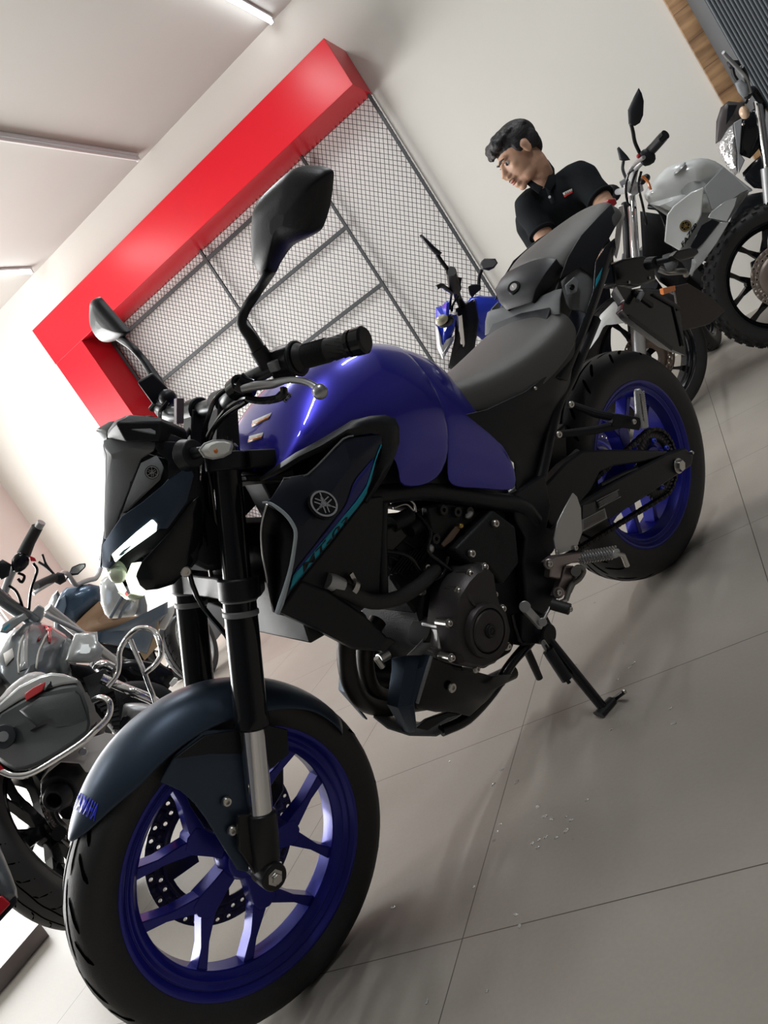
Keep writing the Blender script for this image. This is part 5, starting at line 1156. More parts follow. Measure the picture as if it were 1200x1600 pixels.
# ------------------------------------------------------------------ the other vehicles
def GP(fr, pts): return [fr.D(*p) for p in pts]
def slab(name, fr, pts, th, mat, par, bevel=0.004, segs=2):
    P_ = GP(fr, pts); c = sum(P_, V3((0, 0, 0)))/len(P_); d = (c-fr.C).normalized()
    return MB().prism(P_, d*th).build(name, mat, par, bevel=bevel, segs=segs)
def puff(name, fr, pts, th, bulge, mat, par, k=2, sub=0, inset=0.72):
    P_ = dense(GP(fr, pts), k) if k > 1 else GP(fr, pts); c = sum(P_, V3((0, 0, 0)))/len(P_); d = (c-fr.C).normalized()
    rows = [[c+(p-c)*0.86+d*th for p in P_], [p+d*th*0.5 for p in P_], [p for p in P_], [c+(p-c)*(1+inset)/2-d*bulge*0.6 for p in P_], [c+(p-c)*inset*0.8-d*bulge*0.92 for p in P_], [c+(p-c)*0.3-d*bulge for p in P_]]
    return MB().loft(rows).build(name, mat, par, sharp=50, sub=sub)
def dtube(name, fr, pts, r, mat, par, n=12, smooth=4):
    k_ = getattr(fr, 'rs', 1.0); r = [q*k_ for q in r] if isinstance(r, (list, tuple)) else r*k_
    return MB().tube(GP(fr, pts), r, n, smooth=smooth).build(name, mat, par)
def dcyl(mb, fr, a, b, r, n=14, r2=None): return mb.cyl(fr.D(*a), fr.D(*b), r, n, r2)
def wheel(par, c, R, hw, rb, hb, rim_mat, kind='road', spokes=5, split=18, disc=None, name='wheel', spmat=None, thin=False):
    mb = MB(); add_rim(mb, c, rb, hb, rb-0.028, 64)
    if spokes and not thin: add_y_spokes(mb, c, [20+360/spokes*k for k in range(spokes)], rb-0.027, hd=0.014, split=split, rs=rb*0.5)
    if thin:
        for k in range(36):
            a = 10*k; mb.tube([pol(c, 0.03, a+(25 if k % 2 else -25), 0.025*(1 if k % 4 < 2 else -1)), pol(c, rb-0.026, a, 0)], 0.0016, 5)
        mb.lathe([(0.0, -0.045), (0.03, -0.045), (0.033, 0), (0.03, 0.045), (0, 0.045)], c, (0, 1, 0), 20)
    w = mb.build(name, rim_mat, par, bevel=0)
    mb = MB(); add_tyre(mb, c, R, hw, rb, hb, kind, n=72); mb.build('tyre', [M_rubber, M_groove], w)
    if disc:
        mb = MB(); y = disc[1]; holed_ring(mb, c, disc[0]*0.72, disc[0], y, 24, 0.0045, 2); mb.lathe([(disc[0]*0.72, y), (disc[0]*0.35, y)], c, (0, 1, 0), 30)
        mb.build('brake_disc', disc[2], w, solid=0.004, soff=0)
    return w

# ===== left: grey touring motorcycle with a side case, seen from behind
LF = Frame((-1.785, 1.60, 0), -1.03, 0.10, 0.05)
tour = empty('motorcycle', LF); tag(tour, 'grey touring motorcycle with charcoal side case and chrome crash bars, left behind the front wheel', 'motorcycle')
T_ = tour
wheel(T_, V3((1.33, 0, .305)), .305, .058, .222, .050, M_blackg, 'road', 6, 14, (.105, .07, M_blackm), 'rear_wheel')
wheel(T_, V3((.06, 0, .30)), .30, .055, .222, .045, M_blackg, 'road', 6, 14, (.13, -.06, M_steel), 'front_wheel')
def cdist(px, py): return 2.32-(px-70)*0.0016
case_o = [(0, 1112), (30, 1094), (62, 1078), (98, 1069), (122, 1066), (131, 1082), (139, 1106), (142, 1130), (139, 1146), (120, 1160), (90, 1180), (62, 1196), (40, 1204), (22, 1205), (6, 1196), (-14, 1180), (-22, 1150)]
co_ = [(x, y, cdist(x, y)) for x, y in case_o]
case = slab('side_case', LF, co_, 0.22, M_case, T_, 0.012, 3)
puff('case_face', LF, [(46, 1142, 2.34), (58, 1136, 2.33), (30, 1110, 2.36), (62, 1090, 2.32), (116, 1080, 2.24), (124, 1086, 2.23), (136, 1120, 2.21), (134, 1130, 2.22), (88, 1136, 2.28), (72, 1132, 2.31)], 0.02, 0.004, M_case, case, 1)
lid = [(-20, 1118), (0, 1098), (30, 1072), (62, 1056), (80, 1051), (100, 1053), (120, 1060), (124, 1067), (98, 1070), (62, 1080), (30, 1095), (0, 1114), (-16, 1130)]
slab('case_lid', LF, [(x, y, cdist(x, y)-0.005) for x, y in lid], 0.22, M_silverp, case, 0.010, 3)
slab('case_reflector', LF, [(38, 1084, 2.345), (52, 1074, 2.335), (74, 1063, 2.31), (66, 1080, 2.315), (56, 1086, 2.325), (40, 1096, 2.34)], 0.03, M_redl, case, 0.003)
slab('reflector_trim', LF, [(68, 1080, 2.31), (78, 1064, 2.30), (98, 1060, 2.285), (92, 1068, 2.285)], 0.03, M_blackg, case, 0.002)
slab('small_red_marker', LF, [(-4, 1192, 2.33), (2, 1196, 2.33), (10, 1206, 2.33), (4, 1208, 2.33), (-6, 1200, 2.33)], 0.01, M_redl, case, 0.001)
c = LF.D(5, 1151, 2.40); nn = (LF.C-c).normalized(); c = LF.D(5, 1151, 2.385)
MB().lathe([(0, 0.0), (0.013, 0.0), (0.014, -0.004)], c+nn*0.012, nn, 24).build('key_lock', M_alup, case)
MB().lathe([(0.014, 0.008), (0.030, 0.006), (0.033, -0.01)], c, nn, 28).build('lock_plate', M_case, case)
# carrier rails under and before the case
dtube('case_rail', LF, [(0, 1204, 2.34), (22, 1212, 2.32), (50, 1208, 2.30), (90, 1185, 2.26), (128, 1160, 2.22), (150, 1140, 2.2), (166, 1124, 2.2), (172, 1110, 2.2), (170, 1096, 2.2), (158, 1090, 2.22), (146, 1094, 2.24)], 0.0085, M_chrome, T_, 12)
dtube('case_rail', LF, [(60, 1204, 2.34), (100, 1180, 2.3), (118, 1166, 2.28)], 0.006, M_blackg, T_, 8)
puff('plastic_bag', LF, [(-6, 1100, 2.5), (4, 1085, 2.5), (20, 1068, 2.5), (44, 1052, 2.5), (64, 1050, 2.5), (74, 1056, 2.5), (60, 1070, 2.5), (30, 1090, 2.5), (6, 1108, 2.5)], 0.05, 0.03, pm('crumpled_plastic', (0.55, 0.53, 0.52), 0.3, bump=3.0, bscale=40), T_, 2)
# exhaust
e0, e1 = LF.D(86, 1250, 2.42), LF.D(108, 1228, 2.48); e2 = LF.D(150, 1180, 2.66)
mu = MB(); ax = (e0-e2).normalized()
mu.tube([e2, LF.D(112, 1208, 2.52), LF.D(100, 1225, 2.46), LF.D(92, 1238, 2.43)], [0.062, 0.068, 0.064, 0.050], 28)
mu.lathe([(0.024, -0.03), (0.020, 0.012), (0.028, 0.018), (0.034, 0.008), (0.040, -0.02)], LF.D(87, 1248, 2.41), ax, 28)
muo = mu.build('silencer', M_black, T_, bevel=0.003)
slab('silencer_shield', LF, [(62, 1222, 2.40), (82, 1190, 2.40), (118, 1162, 2.42), (165, 1145, 2.46), (185, 1148, 2.5), (205, 1160, 2.5), (196, 1185, 2.48), (150, 1205, 2.42), (134, 1207, 2.40), (124, 1193, 2.40), (95, 1191, 2.40), (75, 1207, 2.40)], 0.018, pm('warm_light_grey_shield', (0.55, 0.53, 0.51), 0.45), muo, 0.006, 3)
MB().bolt(LF.D(130, 1175, 2.40), LF.C-LF.D(130, 1175, 2.40), 0.012, 0.006).build('shield_bolt', M_bolt, muo)
# hub, swing arm
MB().cyl(LF.L(92, 1302, .09), LF.L(92, 1302, .0), 0.02, 20).build('rear_axle', M_blackm, T_)
# engine with cooling fins
en_ = puff('engine', LF, [(150, 1090, 2.9), (176, 1072, 2.9), (206, 1064, 2.9), (240, 1066, 2.9), (268, 1080, 2.9), (270, 1100, 2.9), (240, 1118, 2.9), (205, 1135, 2.9), (170, 1130, 2.9), (150, 1112, 2.9)], 0.22, 0.02, M_engine, T_, 2)
puff('clutch_cover', LF, [(190, 1104, 2.84), (206, 1098, 2.84), (232, 1100, 2.84), (246, 1108, 2.84), (240, 1124, 2.84), (214, 1142, 2.84), (190, 1134, 2.84)], 0.05, 0.03, M_alup, en_, 2)
mb = MB()
for k in range(9):
    a = LF.D(136+k*5.5, 1077+k*5.2, 2.80); b_ = LF.D(172+k*2.2, 1062+k*7.2, 2.80)
    mb.beam(a, b_, 0.09, 0.006, (a-b_).cross(fwd), w2=0.09)
    if k < 6:
        a = LF.D(128+k*5, 1070+k*5, 2.86); b_ = LF.D(140+k*5, 1064+k*5, 2.86); mb.beam(a, b_, 0.07, 0.006, (a-b_).cross(fwd))
mb.build('cooling_fins', M_engine, en_, bevel=0.001)
slab('gear_lever', LF, [(184, 1135, 2.8), (192, 1120, 2.8), (199, 1117, 2.8), (205, 1122, 2.8), (190, 1142, 2.8)], 0.02, M_blackg, en_, 0.004)
dtube('exhaust_pipe', LF, [(158, 1060, 2.75), (176, 1068, 2.75), (205, 1080, 2.72), (235, 1092, 2.72), (250, 1103, 2.72)], 0.017, M_chrome, T_)
dtube('exhaust_pipe', LF, [(176, 1046, 2.95), (160, 1040, 2.95), (152, 1050, 2.95), (156, 1062, 2.92)], 0.022, M_chrome, T_)
dtube('crash_bar', LF, [(168, 1073, 2.72), (182, 1056, 2.72), (186, 1040, 2.72), (187, 1018, 2.72), (196, 1000, 2.72), (210, 985, 2.70), (226, 981, 2.68), (242, 988, 2.66), (250, 1005, 2.64), (252, 1022, 2.64), (243, 1038, 2.64), (229, 1050, 2.66)], 0.0090, M_chrome, T_, 14, 4)
dtube('crash_bar', LF, [(204, 1000, 2.72), (214, 1025, 2.70), (225, 1050, 2.68), (233, 1072, 2.68), (240, 1090, 2.68), (244, 1108, 2.7)], 0.0085, M_chrome, T_)
puff('lower_fairing', LF, [(180, 1040, 3.0), (200, 1030, 3.0), (240, 1034, 3.0), (262, 1044, 3.0), (272, 1056, 3.0), (262, 1078, 3.0), (240, 1078, 3.0), (200, 1062, 3.0)], 0.08, 0.01, M_blackg, T_, 2)
slab('side_lamp', LF, [(264, 1068, 2.8), (272, 1058, 2.8), (278, 1060, 2.8), (277, 1066, 2.8), (268, 1074, 2.8)], 0.03, M_lens, T_, 0.003)
# tank
tk = puff('fuel_tank', LF, [(2, 1066, 2.75), (-10, 1040, 2.8), (2, 1012, 2.85), (20, 985, 2.9), (48, 972, 2.95), (74, 975, 2.95), (92, 985, 2.95), (108, 1000, 2.9), (100, 1030, 2.85), (94, 1056, 2.8), (60, 1072, 2.75), (26, 1086, 2.7)], 0.22, 0.07, M_gunmetal, T_, 2)
tks = surf(tk)
for a, b_ in (([(54, 1045), (58, 1020), (70, 992), (74, 988)], [(57, 1047), (61, 1020), (73, 993), (76, 990)]), ([(28, 1052), (26, 1030), (30, 1005), (36, 993)], [(31, 1054), (29, 1030), (33, 1005), (38, 995)])):
    decal('pale_pinstripe', M_sticker, tk, tks, LF, a, b_, 6, 1, 0.004)
decal('silver_panel', M_silverp, tk, tks, LF, [(43, 1045), (44, 985)], [(30, 1050), (34, 995)], 4, 2, 0.003)
decal('caution_sticker', M_sticker, tk, tks, LF, [(6, 1023), (10, 1042)], [(20, 1014), (22, 1028)], 2, 2, 0.005)
decal('red_stripe', M_redl, tk, tks, LF, [(64, 972), (72, 984), (76, 1005)], [(80, 972), (80, 985), (79, 1006)], 4, 1, 0.004)
puff('tank_wing', LF, [(102, 1032, 2.72), (108, 1012, 2.74), (117, 990, 2.76), (152, 987, 2.76), (152, 1000, 2.74), (162, 1012, 2.72), (156, 1030, 2.72), (140, 1036, 2.72), (110, 1036, 2.72)], 0.05, 0.012, M_silverp, T_, 1)
puff('side_panel', LF, [(86, 1050, 2.8), (92, 1020, 2.82), (104, 996, 2.84), (112, 1000, 2.82), (104, 1030, 2.78), (112, 1048, 2.78), (100, 1064, 2.78)], 0.05, 0.01, M_gunmetal, T_, 1)
puff('engine_guard', LF, [(108, 1036, 2.86), (140, 1040, 2.86), (160, 1060, 2.86), (150, 1080, 2.86), (128, 1066, 2.86), (112, 1056, 2.86)], 0.12, 0.01, M_black, T_, 1)
# instrument hood, fork tubes and handlebar
dtube('fork_tube', LF, [(-20, 916, 2.9), (10, 942, 2.95), (40, 962, 3.0), (56, 974, 3.0)], 0.024, M_gunmetal, T_, 16)
dtube('fork_tube', LF, [(70, 960, 3.1), (95, 972, 3.1), (128, 988, 3.1)], 0.010, M_alup, T_, 12)
slab('top_yoke', LF, [(46, 975, 3.0), (50, 955, 3.0), (60, 944, 3.0), (70, 950, 3.0), (68, 964, 3.0), (58, 980, 3.0)], 0.05, M_alup, T_, 0.006, 3)
dtube('handlebar', LF, [(4, 935, 3.0), (14, 905, 2.98), (26, 880, 2.95), (38, 865, 2.92)], 0.013, M_alup, T_, 14)
hbl = dtube('grip', LF, [(37, 866, 2.92), (46, 846, 2.9), (58, 824, 2.87)], [0.023, 0.020, 0.019], M_grip, T_, 18, 1)
dtube('bar_end', LF, [(60, 824, 2.87), (65, 816, 2.86)], 0.014, M_alup, hbl, 16, 1)
puff('switch_block', LF, [(18, 875, 2.9), (30, 862, 2.9), (44, 868, 2.9), (45, 882, 2.9), (32, 894, 2.9), (20, 892, 2.9)], 0.05, 0.015, M_blackg, T_, 2)
slab('red_switch', LF, [(46, 868, 2.88), (55, 872, 2.88), (57, 877, 2.88), (48, 877, 2.88)], 0.02, pm('bright_red_plastic', (0.6, 0.02, 0.04), 0.35), T_, 0.002)
puff('brake_reservoir', LF, [(-4, 878, 2.9), (4, 874, 2.9), (18, 882, 2.9), (14, 900, 2.9), (2, 906, 2.9), (-8, 896, 2.9)], 0.05, 0.01, M_black, T_, 1)
for pts in ([(52, 880, 2.9), (58, 890, 2.9), (54, 905, 2.92), (48, 925, 2.95), (45, 955, 3.0)], [(14, 915, 2.95), (26, 925, 2.95), (34, 945, 2.97), (36, 960, 3.0)], [(28, 895, 2.93), (38, 900, 2.93), (34, 910, 2.93), (28, 904, 2.93)], [(8, 925, 3.0), (20, 940, 3.0), (24, 955, 3.0)]):
    dtube('cable', LF, pts, 0.005, M_blackg, T_, 8)
puff('mirror_back', LF, [(0, 988, 2.85), (4, 975, 2.85), (20, 965, 2.85), (38, 958, 2.85), (44, 966, 2.85), (30, 975, 2.85), (12, 990, 2.85)], 0.02, 0.006, M_silverp, T_, 1)
slab('cyan_decal_bar', LF, [(4, 982, 2.8), (14, 974, 2.8), (16, 977, 2.8), (6, 986, 2.8)], 0.004, pm('cyan_plastic', (0.05, 0.35, 0.5), 0.4), T_, 0.001)
MB().tube([V3((1.33, .08, .31)), V3((.75, .09, .40))], 0.022, 12).tube([V3((1.33, -.08, .31)), V3((.75, -.09, .40))], 0.022, 12).build('swingarm', M_black, T_)
MB().tube([V3((0, -.08, .30)), V3((.30, -.08, .90))], 0.022, 14).build('fork_leg', M_alup, T_); MB().tube([V3((0, .08, .30)), V3((.30, .08, .90))], 0.022, 14).build('fork_leg', M_alup, T_)
MB().loft([[V3((x, -w, z)), V3((x, w, z)), V3((x, w*.8, z+hh)), V3((x, -w*.8, z+hh))] for x, w, z, hh in ((.70, .12, .70, .10), (1.0, .14, .70, .09), (1.3, .12, .76, .09), (1.55, .08, .80, .06))]).build('seat', M_vinyl, T_, bevel=0.02, segs=3)
MB().box((.75, 0, .52), (.5, .16, .30)).build('frame_core', M_black, T_, bevel=0.03)

# ===== far left: blue and tan motorcycle
SF = Frame((-2.37, 1.54, 0), math.radians(100), 0.10, 0.05)
sc_ = empty('motorcycle', SF); tag(sc_, 'blue motorcycle with a tan saddle and silver tail, far left by the bright wall', 'motorcycle')
wheel(sc_, SF.D(296, 1005, 5.25), .262, .055, .19, .045, M_silverp, 'road', 5, 14, (.11, .06, M_alup), 'rear_wheel')
wheel(sc_, V3((0.02, 0, .262)), .262, .055, .19, .045, M_silverp, 'road', 5, 14, (.11, .06, M_alup), 'front_wheel')
bt = puff('fuel_tank', SF, [(86, 968, 4.5), (84, 950, 4.5), (96, 925, 4.5), (104, 918, 4.5), (140, 912, 4.5), (156, 916, 4.5), (158, 940, 4.5), (130, 962, 4.5), (118, 976, 4.5), (100, 978, 4.5)], 0.25, 0.05, M_bluegrey, sc_, 1)
puff('tank_flank', SF, [(82, 965, 4.42), (92, 938, 4.42), (102, 928, 4.42), (104, 946, 4.42), (96, 972, 4.42)], 0.05, 0.01, pm('pale_blue_paint', (0.14, 0.20, 0.27), 0.25, coat=0.5), sc_, 1)
puff('tan_saddle', SF, [(118, 974, 4.45), (132, 960, 4.45), (156, 938, 4.45), (160, 955, 4.45), (170, 966, 4.45), (186, 966, 4.45), (218, 962, 4.5), (228, 968, 4.5), (190, 982, 4.45), (150, 990, 4.4), (124, 986, 4.4)], 0.2, 0.03, M_tan, sc_, 1)
puff('blue_seat', SF, [(152, 988, 4.35), (180, 980, 4.35), (214, 964, 4.4), (262, 940, 4.6), (262, 958, 4.6), (246, 972, 4.6), (238, 1000, 4.6), (230, 1022, 4.6), (200, 1012, 4.5), (170, 1006, 4.4), (153, 1002, 4.35)], 0.2, 0.02, M_bluegrey, sc_, 1)
puff('tan_side_panel', SF, [(212, 1010, 4.55), (230, 975, 4.6), (248, 968, 4.65), (248, 1008, 4.65), (226, 1032, 4.6)], 0.1, 0.01, pm('light_tan_panel', (0.33, 0.24, 0.15), 0.5), sc_, 1)
slab('tail_panel', SF, [(244, 982, 4.7), (262, 950, 4.7), (274, 944, 4.7), (272, 958, 4.7), (258, 985, 4.7)], 0.15, M_white, sc_, 0.01)
puff('rear_mudguard', SF, [(244, 1010, 4.9), (248, 985, 4.9), (264, 965, 4.9), (276, 962, 4.9), (256, 985, 4.9), (252, 1015, 4.9)], 0.1, 0.01, M_gunmetal, sc_, 1)
dtube('handlebar', SF, [(92, 903, 4.1), (100, 895, 4.2), (108, 900, 4.35), (118, 913, 4.45), (128, 910, 4.5), (140, 906, 4.55), (150, 903, 4.6), (156, 890, 4.65), (158, 880, 4.7)], 0.014, M_alup, sc_, 12)
dtube('grip', SF, [(56, 916, 4.0), (68, 910, 4.05), (86, 902, 4.1)], 0.021, M_grip, sc_, 14, 1)
dtube('brake_lever', SF, [(52, 928, 3.98), (62, 921, 4.0), (84, 908, 4.1)], 0.009, M_alup, sc_, 8)
puff('switch_block', SF, [(82, 900, 4.1), (90, 894, 4.1), (100, 896, 4.1), (104, 908, 4.1), (94, 914, 4.1), (84, 910, 4.1)], 0.06, 0.01, M_black, sc_, 1)
mrr = slab('mirror', SF, [(107, 897, 4.35), (112, 886, 4.35), (124, 881, 4.35), (134, 880, 4.35), (134, 886, 4.35), (122, 898, 4.35), (110, 900, 4.35)], 0.03, M_black, sc_, 0.005)
slab('mirror_glass', SF, [(109, 896, 4.345), (114, 887, 4.345), (124, 883, 4.345), (132, 882, 4.345), (132, 886, 4.345), (121, 896, 4.345)], 0.004, pm('pale_mirror_glass', (0.8, 0.8, 0.8), 0.08, metal=0.9), mrr, 0)
dtube('mirror_stem', SF, [(108, 899, 4.36), (104, 904, 4.3), (100, 908, 4.2)], 0.006, M_black, sc_, 8)
dtube('antenna_cable', SF, [(66, 866, 4.1), (72, 882, 4.1), (84, 897, 4.1)], 0.006, M_black, sc_, 8)
dtube('mirror_stem', SF, [(60, 878, 4.1), (72, 886, 4.1), (84, 897, 4.1)], 0.007, M_black, sc_, 8)
puff('left_shield', SF, [(72, 952, 4.5), (82, 930, 4.45), (90, 922, 4.4), (94, 930, 4.4), (84, 948, 4.4), (76, 958, 4.45)], 0.03, 0.01, M_gunmetal, sc_, 1)
slab('engine', SF, [(150, 1000, 4.7), (200, 1010, 4.7), (236, 1030, 4.7), (262, 1050, 4.7), (240, 1075, 4.7), (180, 1060, 4.7), (150, 1040, 4.7)], 0.2, M_blackg, sc_, 0.02)
slab('belly_fairing', SF, [(85, 960, 4.7), (115, 975, 4.7), (120, 1050, 4.7), (100, 1060, 4.7), (84, 1000, 4.7)], 0.2, M_gunmetal, sc_, 0.02)

# ===== pale scooter behind it
PF = Frame((-3.1, 3.2, 0), math.radians(80), 0.06, 0.05)
ps = empty('scooter', PF); tag(ps, 'pale silver scooter with dark stripes between the tan saddle and the headlight', 'scooter')
wheel(ps, V3((0, 0, .24)), .24, .055, .17, .045, M_blackg, 'road', 5, 14, None, 'front_wheel'); wheel(ps, V3((1.2, 0, .24)), .24, .055, .17, .045, M_blackg, 'road', 5, 14, None, 'rear_wheel')
puff('leg_shield', PF, [(156, 915, 5.0), (164, 902, 5.0), (196, 896, 5.0), (212, 912, 5.0), (218, 935, 5.0), (210, 962, 5.0), (176, 968, 5.0), (160, 958, 5.0), (156, 936, 5.0)], 0.2, 0.05, M_silverp, ps, 2)
for pts in ([(172, 966, 4.93), (182, 948, 4.93), (192, 930, 4.93), (196, 915, 4.93)], [(186, 966, 4.93), (194, 950, 4.93), (204, 938, 4.93)]):
    dtube('dark_stripe', PF, pts, 0.011, M_gunmetal, ps, 8)
puff('seat', PF, [(196, 930, 5.05), (210, 915, 5.05), (226, 930, 5.05), (230, 960, 5.05), (214, 964, 5.05)], 0.4, 0.02, M_grey, ps, 2)
puff('body', PF, [(270, 955, 5.9), (300, 940, 5.9), (345, 950, 5.9), (350, 985, 5.9), (320, 1010, 5.9), (280, 1000, 5.9)], 0.2, 0.03, M_grey, ps, 2)
MB().box((.6, 0, .35), (.8, .25, .2)).build('floor_board', M_grey, ps, bevel=0.03)
dtube('handlebar', PF, [(158, 915, 5.0), (176, 905, 5.0), (200, 890, 5.0)], 0.014, M_black, ps, 10)

# ===== bottom left corner: tail of another vehicle and the board under it
KF = Frame((-1.9, 0.15, 0), -0.9, 0.0)
_k0 = KF.D; KF.D = lambda px, py, d: _k0(px, py, d*0.70)
tl = empty('motorcycle_tail', KF); tag(tl, 'grey tail fairing with a red lamp cut off at the lower left edge', 'motorcycle')
puff('tail_fairing', KF, [(-60, 1340, 2.7), (-30, 1300, 2.7), (0, 1322, 2.7), (14, 1356, 2.68), (26, 1388, 2.66), (28, 1402, 2.66), (18, 1412, 2.66), (-10, 1430, 2.7), (-60, 1440, 2.75)], 0.10, 0.03, M_gunmetal, tl, 1)
slab('lamp_housing', KF, [(-30, 1410, 2.64), (0, 1390, 2.64), (10, 1386, 2.64), (28, 1404, 2.64), (26, 1412, 2.64), (0, 1440, 2.64), (-30, 1460, 2.66)], 0.06, M_black, tl, 0.004)
slab('red_lamp', KF, [(-30, 1414, 2.63), (-2, 1400, 2.63), (4, 1400, 2.63), (17, 1412, 2.63), (0, 1430, 2.63), (-30, 1450, 2.65)], 0.04, M_redl, tl, 0.003)
slab('tail_stand', KF, [(-40, 1440, 2.8), (-20, 1430, 2.8), (-30, 1500, 2.9), (-60, 1500, 2.9)], 0.05, M_black, tl, 0.003)
_p = CPOS+ray(-150, 1440)*1.95; _q = CPOS+ray(-40, 1425)*1.93
MB().tube([KF.W(_q), KF.W(_p), KF.W(V3((_p.x, _p.y, 0.004)))], 0.014, 10).build('tail_support', M_black, tl)
bx = [room(-90, 1500, 2, 0.05), room(28, 1415, 2, 0.05), room(62, 1442, 2, 0.05), room(-2, 1516, 2, 0.05), room(-60, 1580, 2, 0.05)]
pb_ = MB().prism(bx, (0, 0, -0.05)).build('low_board', pm('pinkish_board', (0.36, 0.31, 0.30), 0.45, bump=0.3, bscale=30), None, bevel=0.002)
tag(pb_, 'low pinkish board lying on the floor at the lower left corner', 'board')
# ===== right: white motorcycle behind the tail
WF = Frame((0.74, 2.98, 0), 1.35, 0.16, 0.05)
def spread(fr, f, ycut=430, f2=1.02):
    D0 = fr.D; fr.rs = f; fr.D = lambda px, py, d: D0(px, py, d*(f if py < ycut else f2)); return fr
WF0 = Frame(WF.loc, 1.35, 0.16); WF0.M, WF0.loc, WF0.C = WF.M, WF.loc, WF.C
spread(WF, 1.24)
wb = empty('motorcycle', WF); tag(wb, 'white motorcycle with white mudguard and chrome fork behind the nearest tail', 'motorcycle')
axl = WF0.D(1003, 560, 3.96)
fwh = wheel(wb, V3((axl.x, axl.y, .335)), .335, .060, .255, .048, M_blackg, 'road', 5, 16, (.135, -.065, pm('brown_disc', (0.16, 0.12, 0.10), 0.4, metal=0.6)), 'front_wheel')
MB().lathe([(.250, -.046), (.258, -.052), (.256, -.042), (.240, -.036)], V3((axl.x, axl.y, .335)), (0, 1, 0), 64).build('chrome_rim_edge', M_chrome, fwh)
_c = V3((axl.x, axl.y, .335)); fwh.matrix_local = Matrix.Translation(_c) @ Matrix.Rotation(-0.79, 4, 'Z') @ Matrix.Translation(-_c)
wheel(wb, V3((1.40, 0, .32)), .32, .065, .23, .050, M_blackg, 'road', 5, 16, None, 'rear_wheel')
mg = puff('front_mudguard', WF, [(905, 568, 3.66), (918, 532, 3.66), (938, 492, 3.66), (958, 472, 3.66), (978, 466, 3.66), (990, 480, 3.66), (988, 500, 3.66), (974, 505, 3.66), (944, 507, 3.66), (928, 520, 3.66), (916, 545, 3.66)], 0.13, 0.02, M_white, wb, 1)
fk = dtube('fork_leg', WF, [(986, 296, 3.34), (989, 340, 3.26), (992, 390, 3.18), (994, 420, 3.14)], 0.0165, M_chrome, wb, 18, 1)
dtube('lower_leg', WF, [(993, 455, 3.74), (996, 505, 3.77), (1000, 575, 3.80)], [0.026, 0.027, 0.026], M_alup, fk, 20, 1)
MB().bolt(WF.D(976, 503, 3.70), (0, -1, 0), 0.012, 0.01).build('mudguard_bolt', M_bolt, mg)
fk2 = dtube('fork_leg', WF, [(976, 318, 3.58), (980, 400, 3.46), (982, 470, 4.15), (990, 555, 4.1)], 0.014, M_blackm, wb, 16, 1)
slab('fork_bracket', WF, [(966, 322, 3.30), (974, 320, 3.30), (977, 336, 3.30), (972, 352, 3.30), (968, 385, 3.35), (963, 405, 3.35), (958, 396, 3.35), (962, 360, 3.3)], 0.02, M_alu, fk2, 0.003)
slab('top_yoke', WF, [(974, 290, 3.3), (984, 280, 3.3), (1004, 288, 3.3), (1006, 298, 3.3), (990, 306, 3.3), (978, 300, 3.3)], 0.06, M_alup, wb, 0.004)
slab('bottom_yoke', WF, [(972, 396, 3.5), (1012, 388, 3.5), (1020, 398, 3.5), (1004, 412, 3.5), (970, 412, 3.5)], 0.1, M_grey, wb, 0.004)
# handlebar
dtube('handlebar', WF, [(1018, 240, 3.1), (1006, 250, 3.15), (994, 262, 3.2), (990, 278, 3.28), (988, 290, 3.35), (980, 296, 3.4), (964, 300, 3.6), (952, 302, 3.75)], 0.0125, M_alup, wb, 14)
g_ = dtube('grip', WF, [(1004, 248, 3.12), (1022, 230, 3.08), (1036, 214, 3.05)], [0.018, 0.0175, 0.0175], M_grip, wb, 18, 1)
dtube('bar_end', WF, [(1034, 216, 3.05), (1040, 210, 3.04)], 0.0165, M_blackg, g_, 16, 1)
puff('switch_block', WF, [(1000, 238, 3.08), (1012, 232, 3.08), (1024, 242, 3.08), (1022, 254, 3.08), (1008, 260, 3.08), (1000, 252, 3.08)], 0.06, 0.012, M_black, wb, 2)
MB().ball(WF.D(998, 244, 3.08), 0.010, 8).build('red_button', pm('red_plastic', (0.4, 0.02, 0.03), 0.4), wb)
dtube('clutch_lever', WF, [(984, 266, 3.1), (992, 256, 3.08), (1006, 246, 3.02)], 0.007, M_alup, wb, 8)
puff('grip', WF, [(940, 300, 3.6), (944, 291, 3.6), (958, 288, 3.6), (968, 293, 3.6), (970, 306, 3.6), (960, 316, 3.6), (945, 314, 3.6)], 0.06, 0.02, M_black, wb, 2)
for pts in ([(996, 262, 3.2), (982, 272, 3.2), (978, 300, 3.25), (984, 330, 3.3)], [(1000, 256, 3.2), (990, 280, 3.2), (984, 300, 3.3)], [(1002, 268, 3.2), (998, 290, 3.2), (1004, 320, 3.3), (1010, 350, 3.4)]):
    dtube('cable', WF, pts, 0.005, M_blackg, wb, 8)
dtube('orange_wire', WF, [(1003, 275, 3.25), (1012, 284, 3.25), (1017, 297, 3.25)], 0.005, M_orange, wb, 8)
MB().ball(WF.D(1010, 278, 3.3), 0.018, 8).ball(WF.D(1004, 283, 3.3), 0.016, 8).build('small_signal', M_black, wb)
def bmirror(fr, par, outline, d, stem, glass=False, name='mirror', th=0.03):
    o = puff(name, fr, [(x, y, d) for x, y in outline], th, 0.010, M_black, par, 1)
    if glass: slab('mirror_glass', fr, [(x, y, d-0.012) for x, y in glass], 0.003, M_mirror, o, 0)
    dtube('mirror_stem', fr, stem, 0.0065, M_black, o, 10)
    return o
bmirror(WF, wb, [(982, 194), (981, 172), (990, 152), (998, 137), (1003, 146), (1006, 158), (1005, 180), (1000, 192), (992, 197)], 3.0, [(986, 194, 3.02), (989, 206, 3.03), (992, 222, 3.06), (999, 238, 3.1)])
